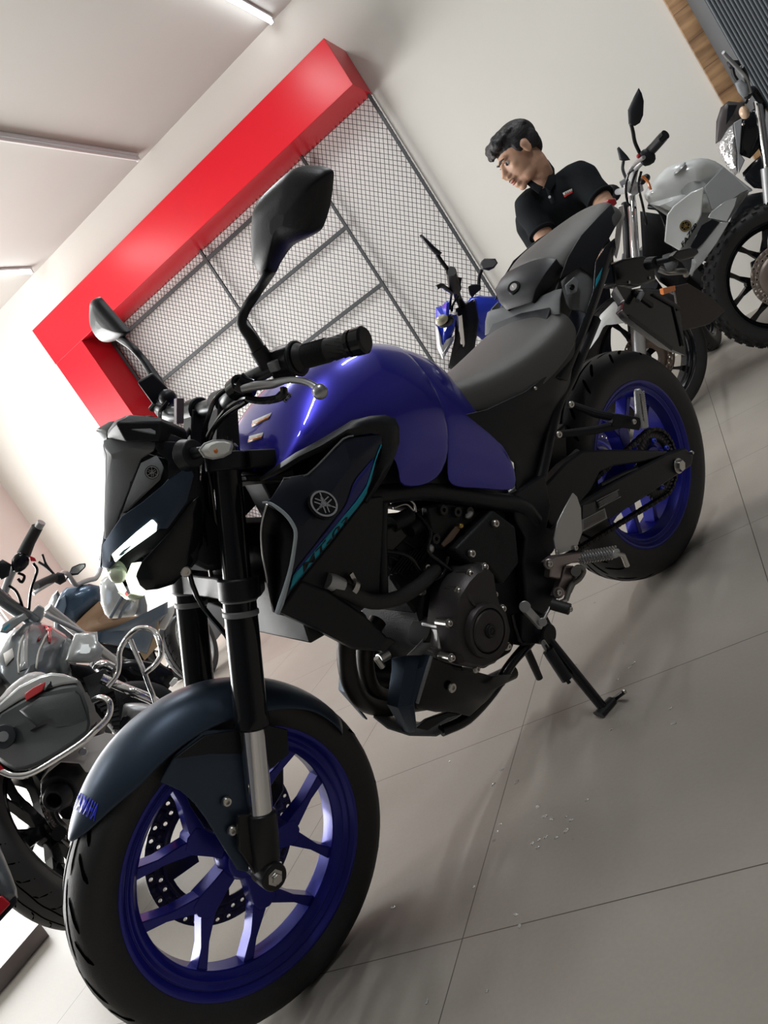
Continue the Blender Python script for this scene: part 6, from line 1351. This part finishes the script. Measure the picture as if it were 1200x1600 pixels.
bmirror(WF, wb, [(964, 232), (967, 229), (980, 243), (985, 250), (974, 252), (968, 250)], 3.7, [(974, 252, 3.71), (973, 264, 3.7), (977, 276, 3.65), (982, 285, 3.6)])
slab('brake_reservoir', WF, [(967, 284, 3.6), (977, 278, 3.6), (984, 288, 3.6), (984, 300, 3.6), (975, 300, 3.6)], 0.04, M_grey, wb, 0.004)
# tank and side panels
wt = puff('fuel_tank', WF, [(1006, 303, 3.3), (1020, 284, 3.3), (1042, 262, 3.3), (1070, 252, 3.3), (1095, 247, 3.3), (1118, 252, 3.35), (1140, 268, 3.4), (1168, 290, 3.45), (1176, 298, 3.45), (1160, 304, 3.4), (1135, 320, 3.35), (1112, 332, 3.3), (1098, 334, 3.3), (1072, 330, 3.25), (1052, 332, 3.25), (1030, 322, 3.25), (1014, 318, 3.3)], 0.24, 0.055, M_white, wb, 2)
MB().lathe([(0, 0.006), (0.03, 0.005), (0.034, -0.002)], WF.D(1062, 263, 3.27), WF.M.transposed() @ V3((-0.2, -0.2, 1)), 24).build('filler_cap', M_alup, wt)
ws = slab('side_panel', WF, [(1042, 336, 3.2), (1052, 322, 3.2), (1080, 300, 3.2), (1100, 292, 3.2), (1096, 336, 3.2), (1088, 352, 3.2), (1076, 372, 3.2), (1062, 392, 3.2), (1052, 386, 3.2), (1038, 378, 3.2)], 0.03, M_white, wb, 0.006, 3)
slab('side_panel', WF, [(1100, 292, 3.22), (1112, 330, 3.22), (1136, 318, 3.25), (1158, 302, 3.3), (1170, 298, 3.35), (1130, 260, 3.35)], 0.03, M_silverp, wb, 0.006)
slab('grey_wing', WF, [(1106, 340, 3.19), (1112, 330, 3.19), (1134, 314, 3.2), (1152, 308, 3.22), (1148, 322, 3.2), (1136, 346, 3.18)], 0.02, M_silverp, wb, 0.003)
slab('dark_stripe', WF, [(1078, 386, 3.185), (1096, 352, 3.185), (1112, 342, 3.185), (1124, 347, 3.185), (1098, 380, 3.185), (1086, 392, 3.185)], 0.01, M_blackg, wb, 0.002)
slab('lower_panel', WF, [(1086, 392, 3.19), (1098, 380, 3.19), (1124, 347, 3.19), (1140, 346, 3.19), (1120, 380, 3.19), (1098, 410, 3.2), (1080, 429, 3.2), (1076, 429.5, 3.2), (1084, 405, 3.2)], 0.015, M_silverp, wb, 0.003)
slab('flank_panel', WF, [(1010, 316, 3.30), (1050, 326, 3.27), (1098, 296, 3.27), (1172, 299, 3.38), (1150, 330, 3.30), (1118, 372, 3.26), (1092, 398, 3.26), (1062, 390, 3.24), (1040, 376, 3.25), (1046, 340, 3.27)], 0.05, M_silverp, wb, 0.01)
slab('panel_edge', WF, [(1079, 431, 3.17), (1081, 405, 3.17), (1086, 404, 3.17), (1088, 412, 3.17), (1082, 431, 3.17)], 0.01, M_white, wb, 0.001)
puff('lower_engine', WF, [(1000, 400, 3.6), (1040, 395, 3.6), (1095, 410, 3.6), (1120, 429, 3.6), (1110, 429, 3.6), (1050, 429, 3.6), (1010, 429, 3.6)], 0.1, 0.01, M_engine, wb, 1)
wst = surf(ws)
mb = MB(); c = hit(wst, WF, 1071, 353, 0.001); emblem(mb, c, WF.C-c, (0.2, 0, 1), 0.022); mb.build('tank_badge', [M_blackg, M_gold], ws)
decal_text('model_lettering', 'FAZER', M_blackg, ws, wst, WF, (1067, 387), (1091, 352), (1062, 383), 0.004, 0.3, 0.03)
puff('engine', WF, [(1000, 330, 3.5), (1040, 336, 3.5), (1050, 385, 3.5), (1080, 400, 3.5), (1098, 425, 3.5), (1118, 470, 4.5), (1104, 490, 4.5), (1060, 460, 4.4), (1030, 440, 4.4), (1004, 400, 3.5)], 0.2, 0.03, M_engine, wb, 1)
MB().lathe([(0, 0.02), (0.03, 0.02), (0.042, 0.0), (0.045, -0.03)], WF.D(1050, 408, 3.38), (0, -1, 0), 28).build('horn', M_grey, wb)
dtube('radiator_hose', WF, [(1014, 322, 3.4), (1030, 326, 3.38), (1040, 345, 3.38), (1046, 370, 3.38)], 0.012, M_blackg, wb)
dtube('header_pipe', WF, [(1030, 420, 3.4), (1045, 425, 3.4), (1068, 424, 3.42), (1072, 429, 3.45)], 0.013, M_steel, wb)
MB().tube([V3((1.42, -.10, .32)), V3((.80, -.10, .40)), V3((.70, 0, .45)), V3((.80, .10, .40)), V3((1.42, .10, .32))], 0.02, 12).build('swingarm', M_blackg, wb)
MB().loft([[V3((x, -w, z)), V3((x, w, z)), V3((x, w*.8, z+h)), V3((x, -w*.8, z+h))] for x, w, z, h in ((.85, .12, .72, .06), (1.1, .13, .72, .07), (1.4, .10, .78, .07), (1.6, .06, .84, .05))]).build('seat', M_vinyl, wb, bevel=0.02, segs=3)
MB().tube([V3((.55, 0, .60)), V3((.75, 0, .40)), V3((.9, 0, .35))], 0.05, 12).build('frame_core', M_black, wb)

# ===== far right: black motorcycle with a chunky tyre
_r2 = ray(1208, 432); _x = CPOS+_r2*((.33-CPOS.z)/_r2.z)
KB = Frame((_x.x, _x.y, 0), 0.35, 0.10, 0.05)
spread(KB, 1.36, 9999)
kb = empty('motorcycle', KB); tag(kb, 'black motorcycle with big clear headlamp and block tread tyre at the right edge', 'motorcycle')
kc_ = KB.W(_x)
wheel(kb, V3((kc_.x, kc_.y, .33)), .325, .058, .245, .048, M_blackg, 'knob', 5, 20, (.14, -.07, pm('pale_brown_disc', (0.30, 0.25, 0.22), 0.4, metal=0.6)), 'front_wheel')
wheel(kb, V3((kc_.x+1.35, 0, .325)), .325, .060, .235, .048, M_blackg, 'knob', 5, 20, None, 'rear_wheel')
hl = puff('headlamp_cowl', KB, [(1118, 225, 3.6), (1119, 190, 3.6), (1126, 168, 3.6), (1138, 158, 3.6), (1156, 160, 3.62), (1164, 158, 3.62), (1162, 184, 3.6), (1152, 195, 3.6), (1140, 200, 3.6), (1128, 218, 3.6)], 0.2, 0.02, pm('smoky_brown_grey_plastic', (0.055, 0.048, 0.048), 0.35), kb, 1)
slab('cowl_window', KB, [(1134, 196, 3.57), (1137, 164, 3.57), (1152, 164, 3.57), (1146, 178, 3.57)], 0.01, M_blackg, kb, 0.002)
puff('headlamp_glass', KB, [(1119, 228, 3.57), (1128, 216, 3.57), (1138, 200, 3.57), (1146, 193, 3.57), (1148, 210, 3.55), (1152, 240, 3.55), (1153, 270, 3.55), (1148, 275, 3.56), (1136, 262, 3.57), (1126, 246, 3.57)], 0.12, 0.03, pm('faceted_clear_lens', (0.60, 0.60, 0.60), 0.12, metal=0.7, bump=4.0, bscale=45), kb, 1)
slab('cowl_strip', KB, [(1146, 192, 3.54), (1160, 184, 3.54), (1158, 210, 3.54), (1156, 240, 3.54), (1164, 250, 3.54), (1154, 272, 3.54), (1152, 240, 3.54)], 0.03, M_grey, kb, 0.004)
puff('side_cowl', KB, [(1160, 186, 3.56), (1180, 168, 3.6), (1196, 170, 3.6), (1196, 210, 3.6), (1186, 232, 3.6), (1172, 248, 3.58), (1156, 242, 3.56), (1154, 215, 3.56)], 0.14, 0.02, M_blackg, kb, 1)
puff('fork_shroud', KB, [(1160, 270, 3.6), (1174, 255, 3.6), (1192, 240, 3.6), (1200, 270, 3.6), (1198, 296, 3.6), (1178, 294, 3.6), (1162, 280, 3.6)], 0.1, 0.01, M_blackg, kb, 1)
MB().ball(KB.D(1163, 176, 3.48), 0.030, 10, (0.8, 0.8, 1.1)).build('signal_lens', pm('clear_orange_lens', (0.65, 0.45, 0.30), 0.15, coat=1.0), kb)
MB().bolt(KB.D(1161, 194, 3.5), (0, -1, 0), 0.008, 0.006).build('cowl_bolt', M_bolt, kb)
dtube('fork_leg', KB, [(1184, 158, 3.6), (1190, 200, 3.58), (1199, 262, 3.56)], 0.016, M_chrome, kb, 16, 1)
dtube('lower_leg', KB, [(1198, 262, 3.56), (1206, 350, 3.56), (1214, 432, 3.56)], 0.022, M_alup, kb, 16, 1)
MB().ball(KB.D(1191, 232, 3.6), 0.016, 8).build('fork_clamp_bolt', M_steel, kb)
dtube('handlebar', KB, [(1168, 150, 3.5), (1176, 140, 3.55), (1190, 160, 3.6), (1200, 170, 3.7)], 0.013, M_blackg, kb)
puff('switch_block', KB, [(1148, 130, 3.4), (1158, 124, 3.4), (1168, 132, 3.4), (1170, 148, 3.4), (1162, 154, 3.4), (1153, 144, 3.4)], 0.06, 0.01, M_grey, kb, 1)
dtube('clutch_lever', KB, [(1130, 82, 3.3), (1142, 95, 3.35), (1156, 110, 3.4), (1166, 124, 3.42), (1172, 145, 3.45)], [0.006, 0.007, 0.007, 0.007, 0.007], M_alup, kb, 8)
bmirror(KB, kb, [(1135, 98), (1140, 94), (1154, 94), (1158, 102), (1150, 107), (1140, 108)], 3.4, [(1144, 106, 3.42), (1147, 118, 3.42), (1152, 126, 3.42)])
dtube('cable', KB, [(1160, 104, 3.4), (1168, 122, 3.45), (1170, 148, 3.5), (1166, 160, 3.55)], 0.006, M_blackg, kb, 8)
puff('fuel_tank', KB, [(1205, 235, 3.7), (1240, 210, 3.7), (1290, 210, 3.7), (1310, 250, 3.7), (1260, 290, 3.7), (1215, 290, 3.7)], 0.2, 0.05, M_blackg, kb, 2)
puff('front_mudguard', KB, [(1108, 408, 3.62), (1122, 385, 3.6), (1140, 346, 3.6), (1150, 322, 3.6), (1158, 306, 3.6), (1190, 300, 3.6), (1230, 312, 3.6), (1240, 335, 3.6), (1200, 332, 3.6), (1172, 342, 3.6), (1146, 372, 3.6), (1128, 400, 3.6)], 0.10, 0.01, M_blackg, kb, 1)
puff('engine', KB, [(1230, 300, 3.8), (1300, 300, 3.8), (1330, 380, 3.8), (1290, 420, 3.8), (1240, 380, 3.8)], 0.2, 0.02, M_engine, kb, 1)
slab('brake_caliper', KB, [(1172, 410, 3.58), (1186, 402, 3.58), (1198, 410, 3.58), (1200, 428, 3.58), (1186, 434, 3.58), (1174, 424, 3.58)], 0.05, M_blackg, kb, 0.006)
MB().loft([[V3((x, -w, z)), V3((x, w, z)), V3((x, w*.8, z+h)), V3((x, -w*.8, z+h))] for x, w, z, h in ((.75, .12, .76, .06), (1.1, .13, .76, .07), (1.5, .08, .82, .06))]).build('seat', M_vinyl, kb, bevel=0.02, segs=3)

# ===== blue motorcycle behind the rider seat
BB = Frame((-0.05, 2.28, 0), 1.45, 0.08, 0.05)
bb = empty('motorcycle', BB); tag(bb, 'small bright blue motorcycle seen behind the black seat in front of the mesh', 'motorcycle')
wheel(bb, V3((0, 0, .29)), .29, .05, .215, .04, M_blackg, 'road', 5, 16, (.13, -.06, M_steel), 'front_wheel'); wheel(bb, V3((1.25, 0, .29)), .29, .055, .215, .045, M_blackg, 'road', 5, 16, None, 'rear_wheel')
cw = puff('headlamp_cowl', BB, [(680, 505, 2.55), (681, 480, 2.55), (690, 478, 2.55), (698, 470, 2.5), (703, 470, 2.5), (702, 490, 2.5), (714, 492, 2.5), (710, 515, 2.5), (700, 540, 2.5), (692, 555, 2.5), (686, 540, 2.52)], 0.16, 0.02, M_brightblue, bb, 1)
puff('cowl_edge', BB, [(679, 508, 2.53), (683, 510, 2.5), (687, 540, 2.49), (692, 553, 2.48), (710, 524, 2.48), (709, 532, 2.48), (692, 562, 2.49), (683, 545, 2.52)], 0.12, 0.004, M_alup, bb, 1)
MB().ball(BB.D(690, 500, 2.42), 0.022, 8, (1, 1, .7)).build('signal_lens', pm('yellowish_lens', (0.55, 0.52, 0.35), 0.15, coat=1.0), bb)
MB().ball(BB.D(697, 502, 2.45), 0.026, 8, (1.4, 1, .7)).build('signal_stalk', M_blackg, bb)
dtube('fork_leg', BB, [(717, 490, 2.55), (720, 515, 2.6), (724, 545, 2.66)], [0.0115, 0.0115, 0.0105], M_chrome, bb, 14, 1)
puff('fork_mass', BB, [(712, 482, 2.6), (742, 470, 2.6), (748, 500, 2.6), (742, 545, 2.65), (722, 585, 2.7), (700, 575, 2.7), (710, 530, 2.6)], 0.14, 0.01, M_black, bb, 1)
dtube('handlebar', BB, [(709, 440, 2.45), (712, 452, 2.5), (716, 466, 2.55), (724, 478, 2.62), (736, 476, 2.7), (744, 468, 2.85)], 0.012, M_blackg, bb, 12)
dtube('grip', BB, [(705, 424, 2.38), (707, 436, 2.42), (711, 450, 2.47)], [0.016, 0.0165, 0.021], M_grip, bb, 14, 1)
puff('switch_block', BB, [(712, 432, 2.45), (722, 434, 2.45), (720, 446, 2.45), (714, 452, 2.45), (709, 442, 2.45)], 0.04, 0.008, M_blackg, bb, 1)
dtube('clutch_lever', BB, [(681, 450, 2.38), (690, 446, 2.4), (696, 450, 2.42), (706, 456, 2.46)], 0.007, M_blackg, bb, 8)
bmirror(BB, bb, [(655, 368), (659, 366), (668, 374), (680, 386), (691, 395), (688, 398), (680, 398), (668, 386)], 2.35, [(683, 398, 2.36), (691, 410, 2.37), (702, 424, 2.40)], th=0.02)
bmirror(BB, bb, [(752, 408), (757, 404), (774, 404), (778, 411), (772, 419), (764, 423), (754, 421), (750, 414)], 2.85, [(753, 421, 2.86), (749, 432, 2.86), (748, 446, 2.85)], [(753, 409), (758, 406), (773, 406), (776, 411), (770, 417), (755, 419)], th=0.02)
slab('brake_reservoir', BB, [(731, 448, 2.8), (738, 444, 2.8), (751, 444, 2.8), (752, 452, 2.8), (742, 460, 2.8), (738, 466, 2.8), (733, 460, 2.8)], 0.03, M_black, bb, 0.003)
for pts in ([(706, 456, 2.46), (704, 470, 2.5), (704, 484, 2.5)], [(716, 462, 2.5), (708, 476, 2.5), (706, 486, 2.52)], [(714, 466, 2.5), (718, 480, 2.5)]): dtube('cable', BB, pts, 0.004, M_blackg, bb, 6)
puff('fuel_tank', BB, [(728, 475, 2.75), (750, 462, 2.8), (800, 470, 2.9), (820, 500, 2.9), (780, 540, 2.85), (740, 520, 2.75)], 0.16, 0.03, M_brightblue, bb, 2)
MB().loft([[V3((x, -w, z)), V3((x, w, z)), V3((x, w*.8, z+h)), V3((x, -w*.8, z+h))] for x, w, z, h in ((.60, .10, .68, .06), (.85, .12, .68, .06), (1.2, .08, .72, .05))]).build('seat', M_vinyl, bb, bevel=0.02, segs=3)
MB().box((.6, 0, .42), (.4, .18, .28)).build('engine', M_engine, bb, bevel=0.03)
# ------------------------------------------------------------------ person leaning behind the bikes
def at(px, py, d): return CPOS+ray(px, py)*d
DP = 3.62
pel = at(892, 432, DP+0.54)
pr = empty('person', loc=(pel.x, pel.y, 0))
tag(pr, 'person in a black polo shirt looking aside, leaning down behind the pillion seat', 'person')
OFF = V3((pel.x, pel.y, 0))
M_skin = pm('skin', (0.46, 0.27, 0.18), 0.5, var=0.08, vscale=14, bump=0.1, bscale=300)
M_hair = pm('black_hair', (0.010, 0.009, 0.010), 0.55, bump=1.0, bscale=120)
M_polo = pm('black_polo_cotton', (0.006, 0.008, 0.010), 0.9, bump=0.35, bscale=260, spec=0.2)
M_jean = pm('dark_denim', (0.02, 0.025, 0.04), 0.85)
def blob(mb, name, mat, par, vox, smooth=6, fac=0.6):
    mb.v = [tuple(V3(v)-OFF) for v in mb.v]
    o = mb.build(name, mat, par, sharp=0)
    q = o.modifiers.new('Remesh', 'REMESH'); q.mode = 'VOXEL'; q.voxel_size = vox; q.use_smooth_shade = True
    if smooth: q = o.modifiers.new('Smooth', 'SMOOTH'); q.iterations = smooth; q.factor = fac
    return o
# head
hc = at(813, 243, DP-0.02)
fd = V3((-0.86, -0.47, -0.16)).normalized(); su = V3((0.02, 0.02, 1)).normalized()
sl = su.cross(fd).normalized()            # his left, towards the camera
uu = fd.cross(sl).normalized()
if sl.y > 0: sl = -sl
RH = Matrix(((fd.x, sl.x, uu.x), (fd.y, sl.y, uu.y), (fd.z, sl.z, uu.z)))
K = 1.02
def h(f, s, u): return hc+(fd*f+sl*s+uu*u)*K
def eb(mb, f, s, u, rf, rs, ru, n=10): mb.ball(h(f, s, u), K, n, (rf, rs, ru), RH)
body = MB()
eb(body, -.012, 0, .038, .092, .074, .082, 14); eb(body, .034, 0, -.020, .056, .058, .084, 12)
eb(body, .030, 0, -.072, .052, .052, .036); eb(body, .074, 0, -.100, .018, .022, .016); eb(body, .030, .030, -.078, .036, .026, .026); eb(body, .030, -.030, -.078, .036, .026, .026)
body.tube([h(.084, 0, .022), h(.098, 0, -.002), h(.112, 0, -.026)], [.0095*K, .010*K, .0135*K], 12); eb(body, .101, .011, -.032, .012, .009, .009); eb(body, .101, -.011, -.032, .012, .009, .009)
eb(body, .074, .022, .030, .016, .024, .011); eb(body, .074, -.022, .030, .016, .024, .011); eb(body, .080, 0, .030, .010, .02, .012)
eb(body, .054, .036, -.014, .024, .020, .022); eb(body, .054, -.036, -.014, .024, .020, .022)
eb(body, .088, 0, -.050, .014, .024, .013); eb(body, .088, 0, -.078, .012, .022, .012)
for s in (1, -1):
    eb(body, -.012, s*.073, .004, .019, .007, .031); eb(body, -.006, s*.077, .016, .018, .006, .016)
nb = at(850, 290, DP+0.02)
body.tube([h(-.022, 0, -.03), h(-.022, 0, -.085), nb, at(858, 302, DP+.04)], [.054, .051, .056, .070], 20, smooth=3)
# torso, arms, hips and legs under the clothes
ch = at(872, 335, DP+0.05); wa = at(888, 380, DP+0.10)
Rs, Re, Rh = at(826, 322, DP-.01), at(853, 376, DP-.10), at(884, 420, DP-.26)
Ls, Le, Lh = at(906, 276, DP-.02), at(944, 318, DP-.12), at(934, 372, DP-.30)
body.tube([at(858, 305, DP+.06), ch, wa, pel], [.07, .09, .09, .10], 20, smooth=3)
for a, b_, c_ in ((Rs, Re, Rh), (Ls, Le, Lh)):
    body.tube([a, (a+b_)/2, b_, (b_*2+c_)/3, c_], [.052, .046, .040, .038, .026], 16, smooth=3)
    d = (c_-b_).normalized(); pw = c_+d*0.05; sdv = d.cross(V3((0, 0, 1))).normalized(); nv = d.cross(sdv)
    body.tube([c_, c_+d*0.035, c_+d*0.085], [.026, .036, .036], 14, flat=0.5)
    for k in range(4):
        o_ = c_+d*0.08+sdv*(k-1.5)*0.018; ln = (0.062, 0.072, 0.068, 0.052)[k]
        body.tube([o_, o_+d*ln*0.5+nv*0.004, o_+d*ln*0.8+nv*0.016, o_+d*ln*0.85+nv*0.03], [.0095, .009, .008, .007], 8)
    o_ = c_+d*0.02+sdv*0.030; body.tube([o_, o_+d*0.03+sdv*0.02, o_+d*0.06+sdv*0.024], [.012, .0105, .009], 8)
hipv = V3((1, 0, 0)); feet = []
for s in (-1, 1):
    hp = pel+V3((s*0.09, 0, -0.05)); kn_ = V3((pel.x-0.14+s*0.07, pel.y-0.02, 0.48)); an = V3((pel.x-0.26+s*0.08, pel.y+0.0, 0.09)); feet.append((hp, kn_, an))
    body.tube([hp, kn_, an], [.075, .052, .038], 14, smooth=3)
bo = blob(body, 'body', M_skin, pr, 0.0048, 4, 0.5)
# eyes, brows, lips
ey = MB()
for s in (1, -1): ey.ball(h(.0735, s*.030, .008), .0110*K, 8)
ey.mat(1)
for s in (1, -1): ey.ball(h(.0800, s*.0315, .007), .0070*K, 6)
ey.v = [tuple(V3(v)-OFF) for v in ey.v]; ey.build('eyes', [pm('eye_white', (0.42, 0.39, 0.37), 0.4), pm('dark_iris', (0.02, 0.012, 0.01), 0.2)], bo)
br = MB()
for s in (1, -1): br.tube([h(.094, s*.008, .027), h(.093, s*.024, .033), h(.080, s*.042, .030)], [.0035, .0042, .0025], 8, smooth=3)
for s in (1, -1): br.tube([h(.089, s*.018, .0145), h(.0885, s*.031, .0175), h(.080, s*.042, .011)], [.0012, .0018, .0012], 6, smooth=3)
br.v = [tuple(V3(v)-OFF) for v in br.v]; br.build('eyebrows', M_hair, bo)
lp_ = MB(); eb(lp_, .0955, 0, -.0575, .010, .020, .0045, 6); eb(lp_, .0935, 0, -.067, .010, .018, .0055, 6)
lp_.v = [tuple(V3(v)-OFF) for v in lp_.v]; lp_.build('lips', pm('lip_skin', (0.42, 0.16, 0.13), 0.45), bo)
mo_ = MB(); mo_.tube([h(.100, -.018, -.050), h(.1035, 0, -.0475), h(.100, .018, -.050), h(.094, .026, -.055)], [.002, .003, .003, .002], 6, smooth=3); mo_.v = [tuple(V3(v)-OFF) for v in mo_.v]
mo_.build('moustache', pm('sparse_dark_stubble', (0.09, 0.055, 0.04), 0.8), bo)
# hair
hr = MB(); rnd = random.Random(3)
eb(hr, -.020, 0, .058, .098, .079, .078, 14)
for k in range(70):
    a = rnd.uniform(-1, 1); b2 = rnd.uniform(0, 1)
    f_ = .075-b2*.15; hgt = .118-abs(a)**2*.030+rnd.uniform(-.004, .008)-(b2-.4)**2*.05
    eb(hr, f_, a*.062, hgt, .020, .016, .014, 4)
for k in range(14):
    a = -1+2*k/13; eb(hr, .082-abs(a)*.012+rnd.uniform(-.004, .006), a*.058, .092+rnd.uniform(-.010, .010), .018, .013, .020, 5)
for k in range(6): eb(hr, .090+rnd.uniform(-.003, .008), -.04+.014*k, .078+rnd.uniform(-.01, .006), .010, .010, .014, 5)
for s in (1, -1): eb(hr, .010, s*.066, .034, .022, .012, .034); eb(hr, -.05, s*.058, .020, .040, .016, .045)
eb(hr, -.072, 0, .010, .032, .060, .058)
hro = blob(hr, 'hair', M_hair, bo, 0.005, 2, 0.4)
# shirt
sh_ = MB()
rightv = (Ls-Rs).normalized(); 
def sec(c, w, dp, n=24, tilt=None):
    f2 = V3((0, 0, 1)).cross(rightv).normalized()
    if f2.y > 0: f2 = -f2
    return [c+rightv*math.cos(2*PI*k/n)*w+f2*math.sin(2*PI*k/n)*dp for k in range(n)]
sh_.loft([sec(at(853, 293, DP+.03), .070, .065), sec(at(857, 299, DP+.035), .115, .085), sec(at(862, 308, DP+.04), .178, .105), sec(at(870, 328, DP+.05), .195, .125), sec(at(880, 355, DP+.08), .180, .125), sec(wa, .168, .125), sec(at(900, 415, DP+.12), .175, .130), sec(at(905, 440, DP+.30), .178, .13), sec(pel+V3((0, 0, .02)), .178, .14)])
for a, b_, k in ((Rs, Re, 0.80), (Ls, Le, 0.86)):
    i_ = a+(at(861, 303, DP+.04)-a)*0.75
    sh_.tube([i_, a, a+(b_-a)*0.45, a+(b_-a)*k], [.060, .066, .059, .060], 20, smooth=3)
sho_ = blob(sh_, 'polo_shirt', M_polo, pr, 0.008, 8, 0.7)
for a, b_, k in ((Rs, Re, 0.80), (Ls, Le, 0.86)):
    hem_ = MB().tube([a+(b_-a)*(k-.06), a+(b_-a)*k], [.0600, .0590], 24, caps=False)
    hem_.v = [tuple(V3(v)-OFF) for v in hem_.v]; hem_.build('sleeve_hem', M_polo, sho_, solid=0.004, soff=0)
# collar
def at2(px, py, d): return at(px, py, d)-OFF
colr = MB()
ring = [(826, 285, .00), (823, 280, .02), (832, 262, .06), (842, 252, .09), (851, 252, .10), (858, 262, .07), (861, 280, .0), (856, 293, -.055)]
top = [at2(x, y, DP+d) for x, y, d in [(828, 283, -.03), (838, 270, .03), (843, 255, .09), (850, 251, .10), (855, 258, .06), (857, 274, -.01), (855, 288, -.05)]]
bot = [at2(x, y, DP+d) for x, y, d in [(843, 302, -.080), (826, 286, -.02), (832, 266, .06), (846, 256, .12), (862, 262, .07), (867, 280, .0), (872, 296, -.06)]]
colL = MB().add([at2(*p) for p in [(847, 247, DP+.07), (856, 256, DP+.03), (857, 275, DP-.045), (850, 292, DP-.085), (860, 300, DP-.085), (868, 286, DP-.06), (866, 264, DP+.02), (856, 250, DP+.06)]], [(0, 1, 6, 7), (1, 2, 5, 6), (2, 3, 4, 5)])
colL.build('collar', M_polo, sho_, solid=0.006, soff=0, bevel=0.002)
colR = MB().add([at2(*p) for p in [(828, 280, DP-.05), (840, 288, DP-.080), (849, 292, DP-.085), (842, 303, DP-.095), (830, 294, DP-.08), (821, 286, DP-.04)]], [(0, 1, 4, 5), (1, 2, 3, 4)])
colR.build('collar', M_polo, sho_, solid=0.006, soff=0, bevel=0.002)
shs = None
dg = bpy.context.evaluated_depsgraph_get(); dg.update()
ev = sho_.evaluated_get(dg); mt = ev.to_mesh(); _bv = BVHTree.FromPolygons([v.co.copy() for v in mt.vertices], [list(p.vertices) for p in mt.polygons]); ev.to_mesh_clear()
PFm = Frame((OFF.x, OFF.y, 0), 0.0)
def shp(px, py, l=0.003): HD[0] = DP; return hit(_bv, PFm, px, py, l)
mb = MB()
for p in ((859, 308), (849.5, 293)): c = shp(p[0], p[1], 0.004); mb.lathe([(0, .002), (.0058, .002), (.0062, -.002)], c, (PFm.C-c).normalized(), 14)
mb.build('shirt_button', M_white, sho_)
decal('placket', pm('black_polo_seam', (0.008, 0.011, 0.014), 0.9), sho_, _bv, PFm, [(852, 292), (858, 312), (862, 320)], [(860, 290), (865, 309), (868, 317)], 4, 1, 0.003)
decal('chest_logo_white', M_sticker, sho_, _bv, PFm, [(879, 302), (881, 305.5)], [(894.5, 294), (895.5, 297.5)], 2, 4, 0.004)
decal('chest_logo_red', M_redl, sho_, _bv, PFm, [(881, 306), (882, 309)], [(895.5, 298), (896, 300.5)], 2, 4, 0.004)
mb = MB()
for k in range(4):
    a = lerp2((881, 303), (894, 295.5), (k+.6)/4.4); mb.patch([[shp(a[0]-.3, a[1]-1.2, .0048), shp(a[0]+.4, a[1]+1.8, .0048)], [shp(a[0]+.5, a[1]-1.6, .0048), shp(a[0]+1.2, a[1]+1.4, .0048)]])
mb.build('logo_strokes', M_polo, sho_)
# trousers and shoes
tr = MB()
for hp, kn_, an in feet: tr.tube([hp+V3((0, 0, .05)), (hp+kn_)/2, kn_, (kn_+an)/2, an], [.100, .088, .070, .062, .060], 18, smooth=3)
tr.ball(pel+V3((0, 0, -.02)), 0.15, 10, (1.15, .85, .8))
blob(tr, 'trousers', M_jean, pr, 0.012, 5, 0.6)
for hp, kn_, an in feet:
    s_ = MB(); s_.ball(V3((an.x, an.y-0.03, .045)), 0.05, 10, (.95, 1.2, .9)); s_.ball(V3((an.x, an.y-0.13, .036)), 0.045, 10, (1.0, 1.8, .75)); blob(s_, 'shoe', M_blackg, pr, 0.006, 4)

# ------------------------------------------------------------------ small drops of water on the tiles
M_drop = pm('water_drop', (0.75, 0.75, 0.72), 0.06, trans=0.6, ior=1.33)
drops = [(862, 1280), (851, 1276), (885, 1276), (893, 1281), (842, 1312), (853, 1308), (840, 1324), (832, 1318), (784, 1203), (771, 1226), (807, 1222), (840, 1260), (917, 1250), (885, 1298), (869, 1309), (782, 1288), (776, 1300), (740, 1386), (806, 1429), (812, 1447), (614, 1417), (667, 1565), (761, 1549), (702, 1190), (990, 1036), (984, 1043), (965, 1062), (898, 1039), (973, 1006), (1052, 1131), (1048, 1107), (955, 1140)]
proto = None
rnd = random.Random(5)
for i, (x, y) in enumerate(drops):
    p = room(x, y, 2, 0)
    if proto is None:
        m_ = MB().lathe([(0.0, 0.0022), (0.0022, 0.0019), (0.0040, 0.0010), (0.0046, 0.0), (0.0, 0.0)], (0, 0, 0), (0, 0, 1), 14); proto = m_.build('water_drop', M_drop, None, sharp=180); o = proto
    else:
        o = proto.copy(); COL.objects.link(o)
    o.location = (p.x, p.y, 0.0002); o.scale = (rnd.uniform(.7, 1.5), rnd.uniform(.6, 1.0), 1); o.rotation_euler = (0, 0, rnd.uniform(0, 3.1))
    tag(o, 'tiny clear water drop on the grey floor tiles in front of the nearest motorcycle', 'water drop', 'water drops on the floor tiles')
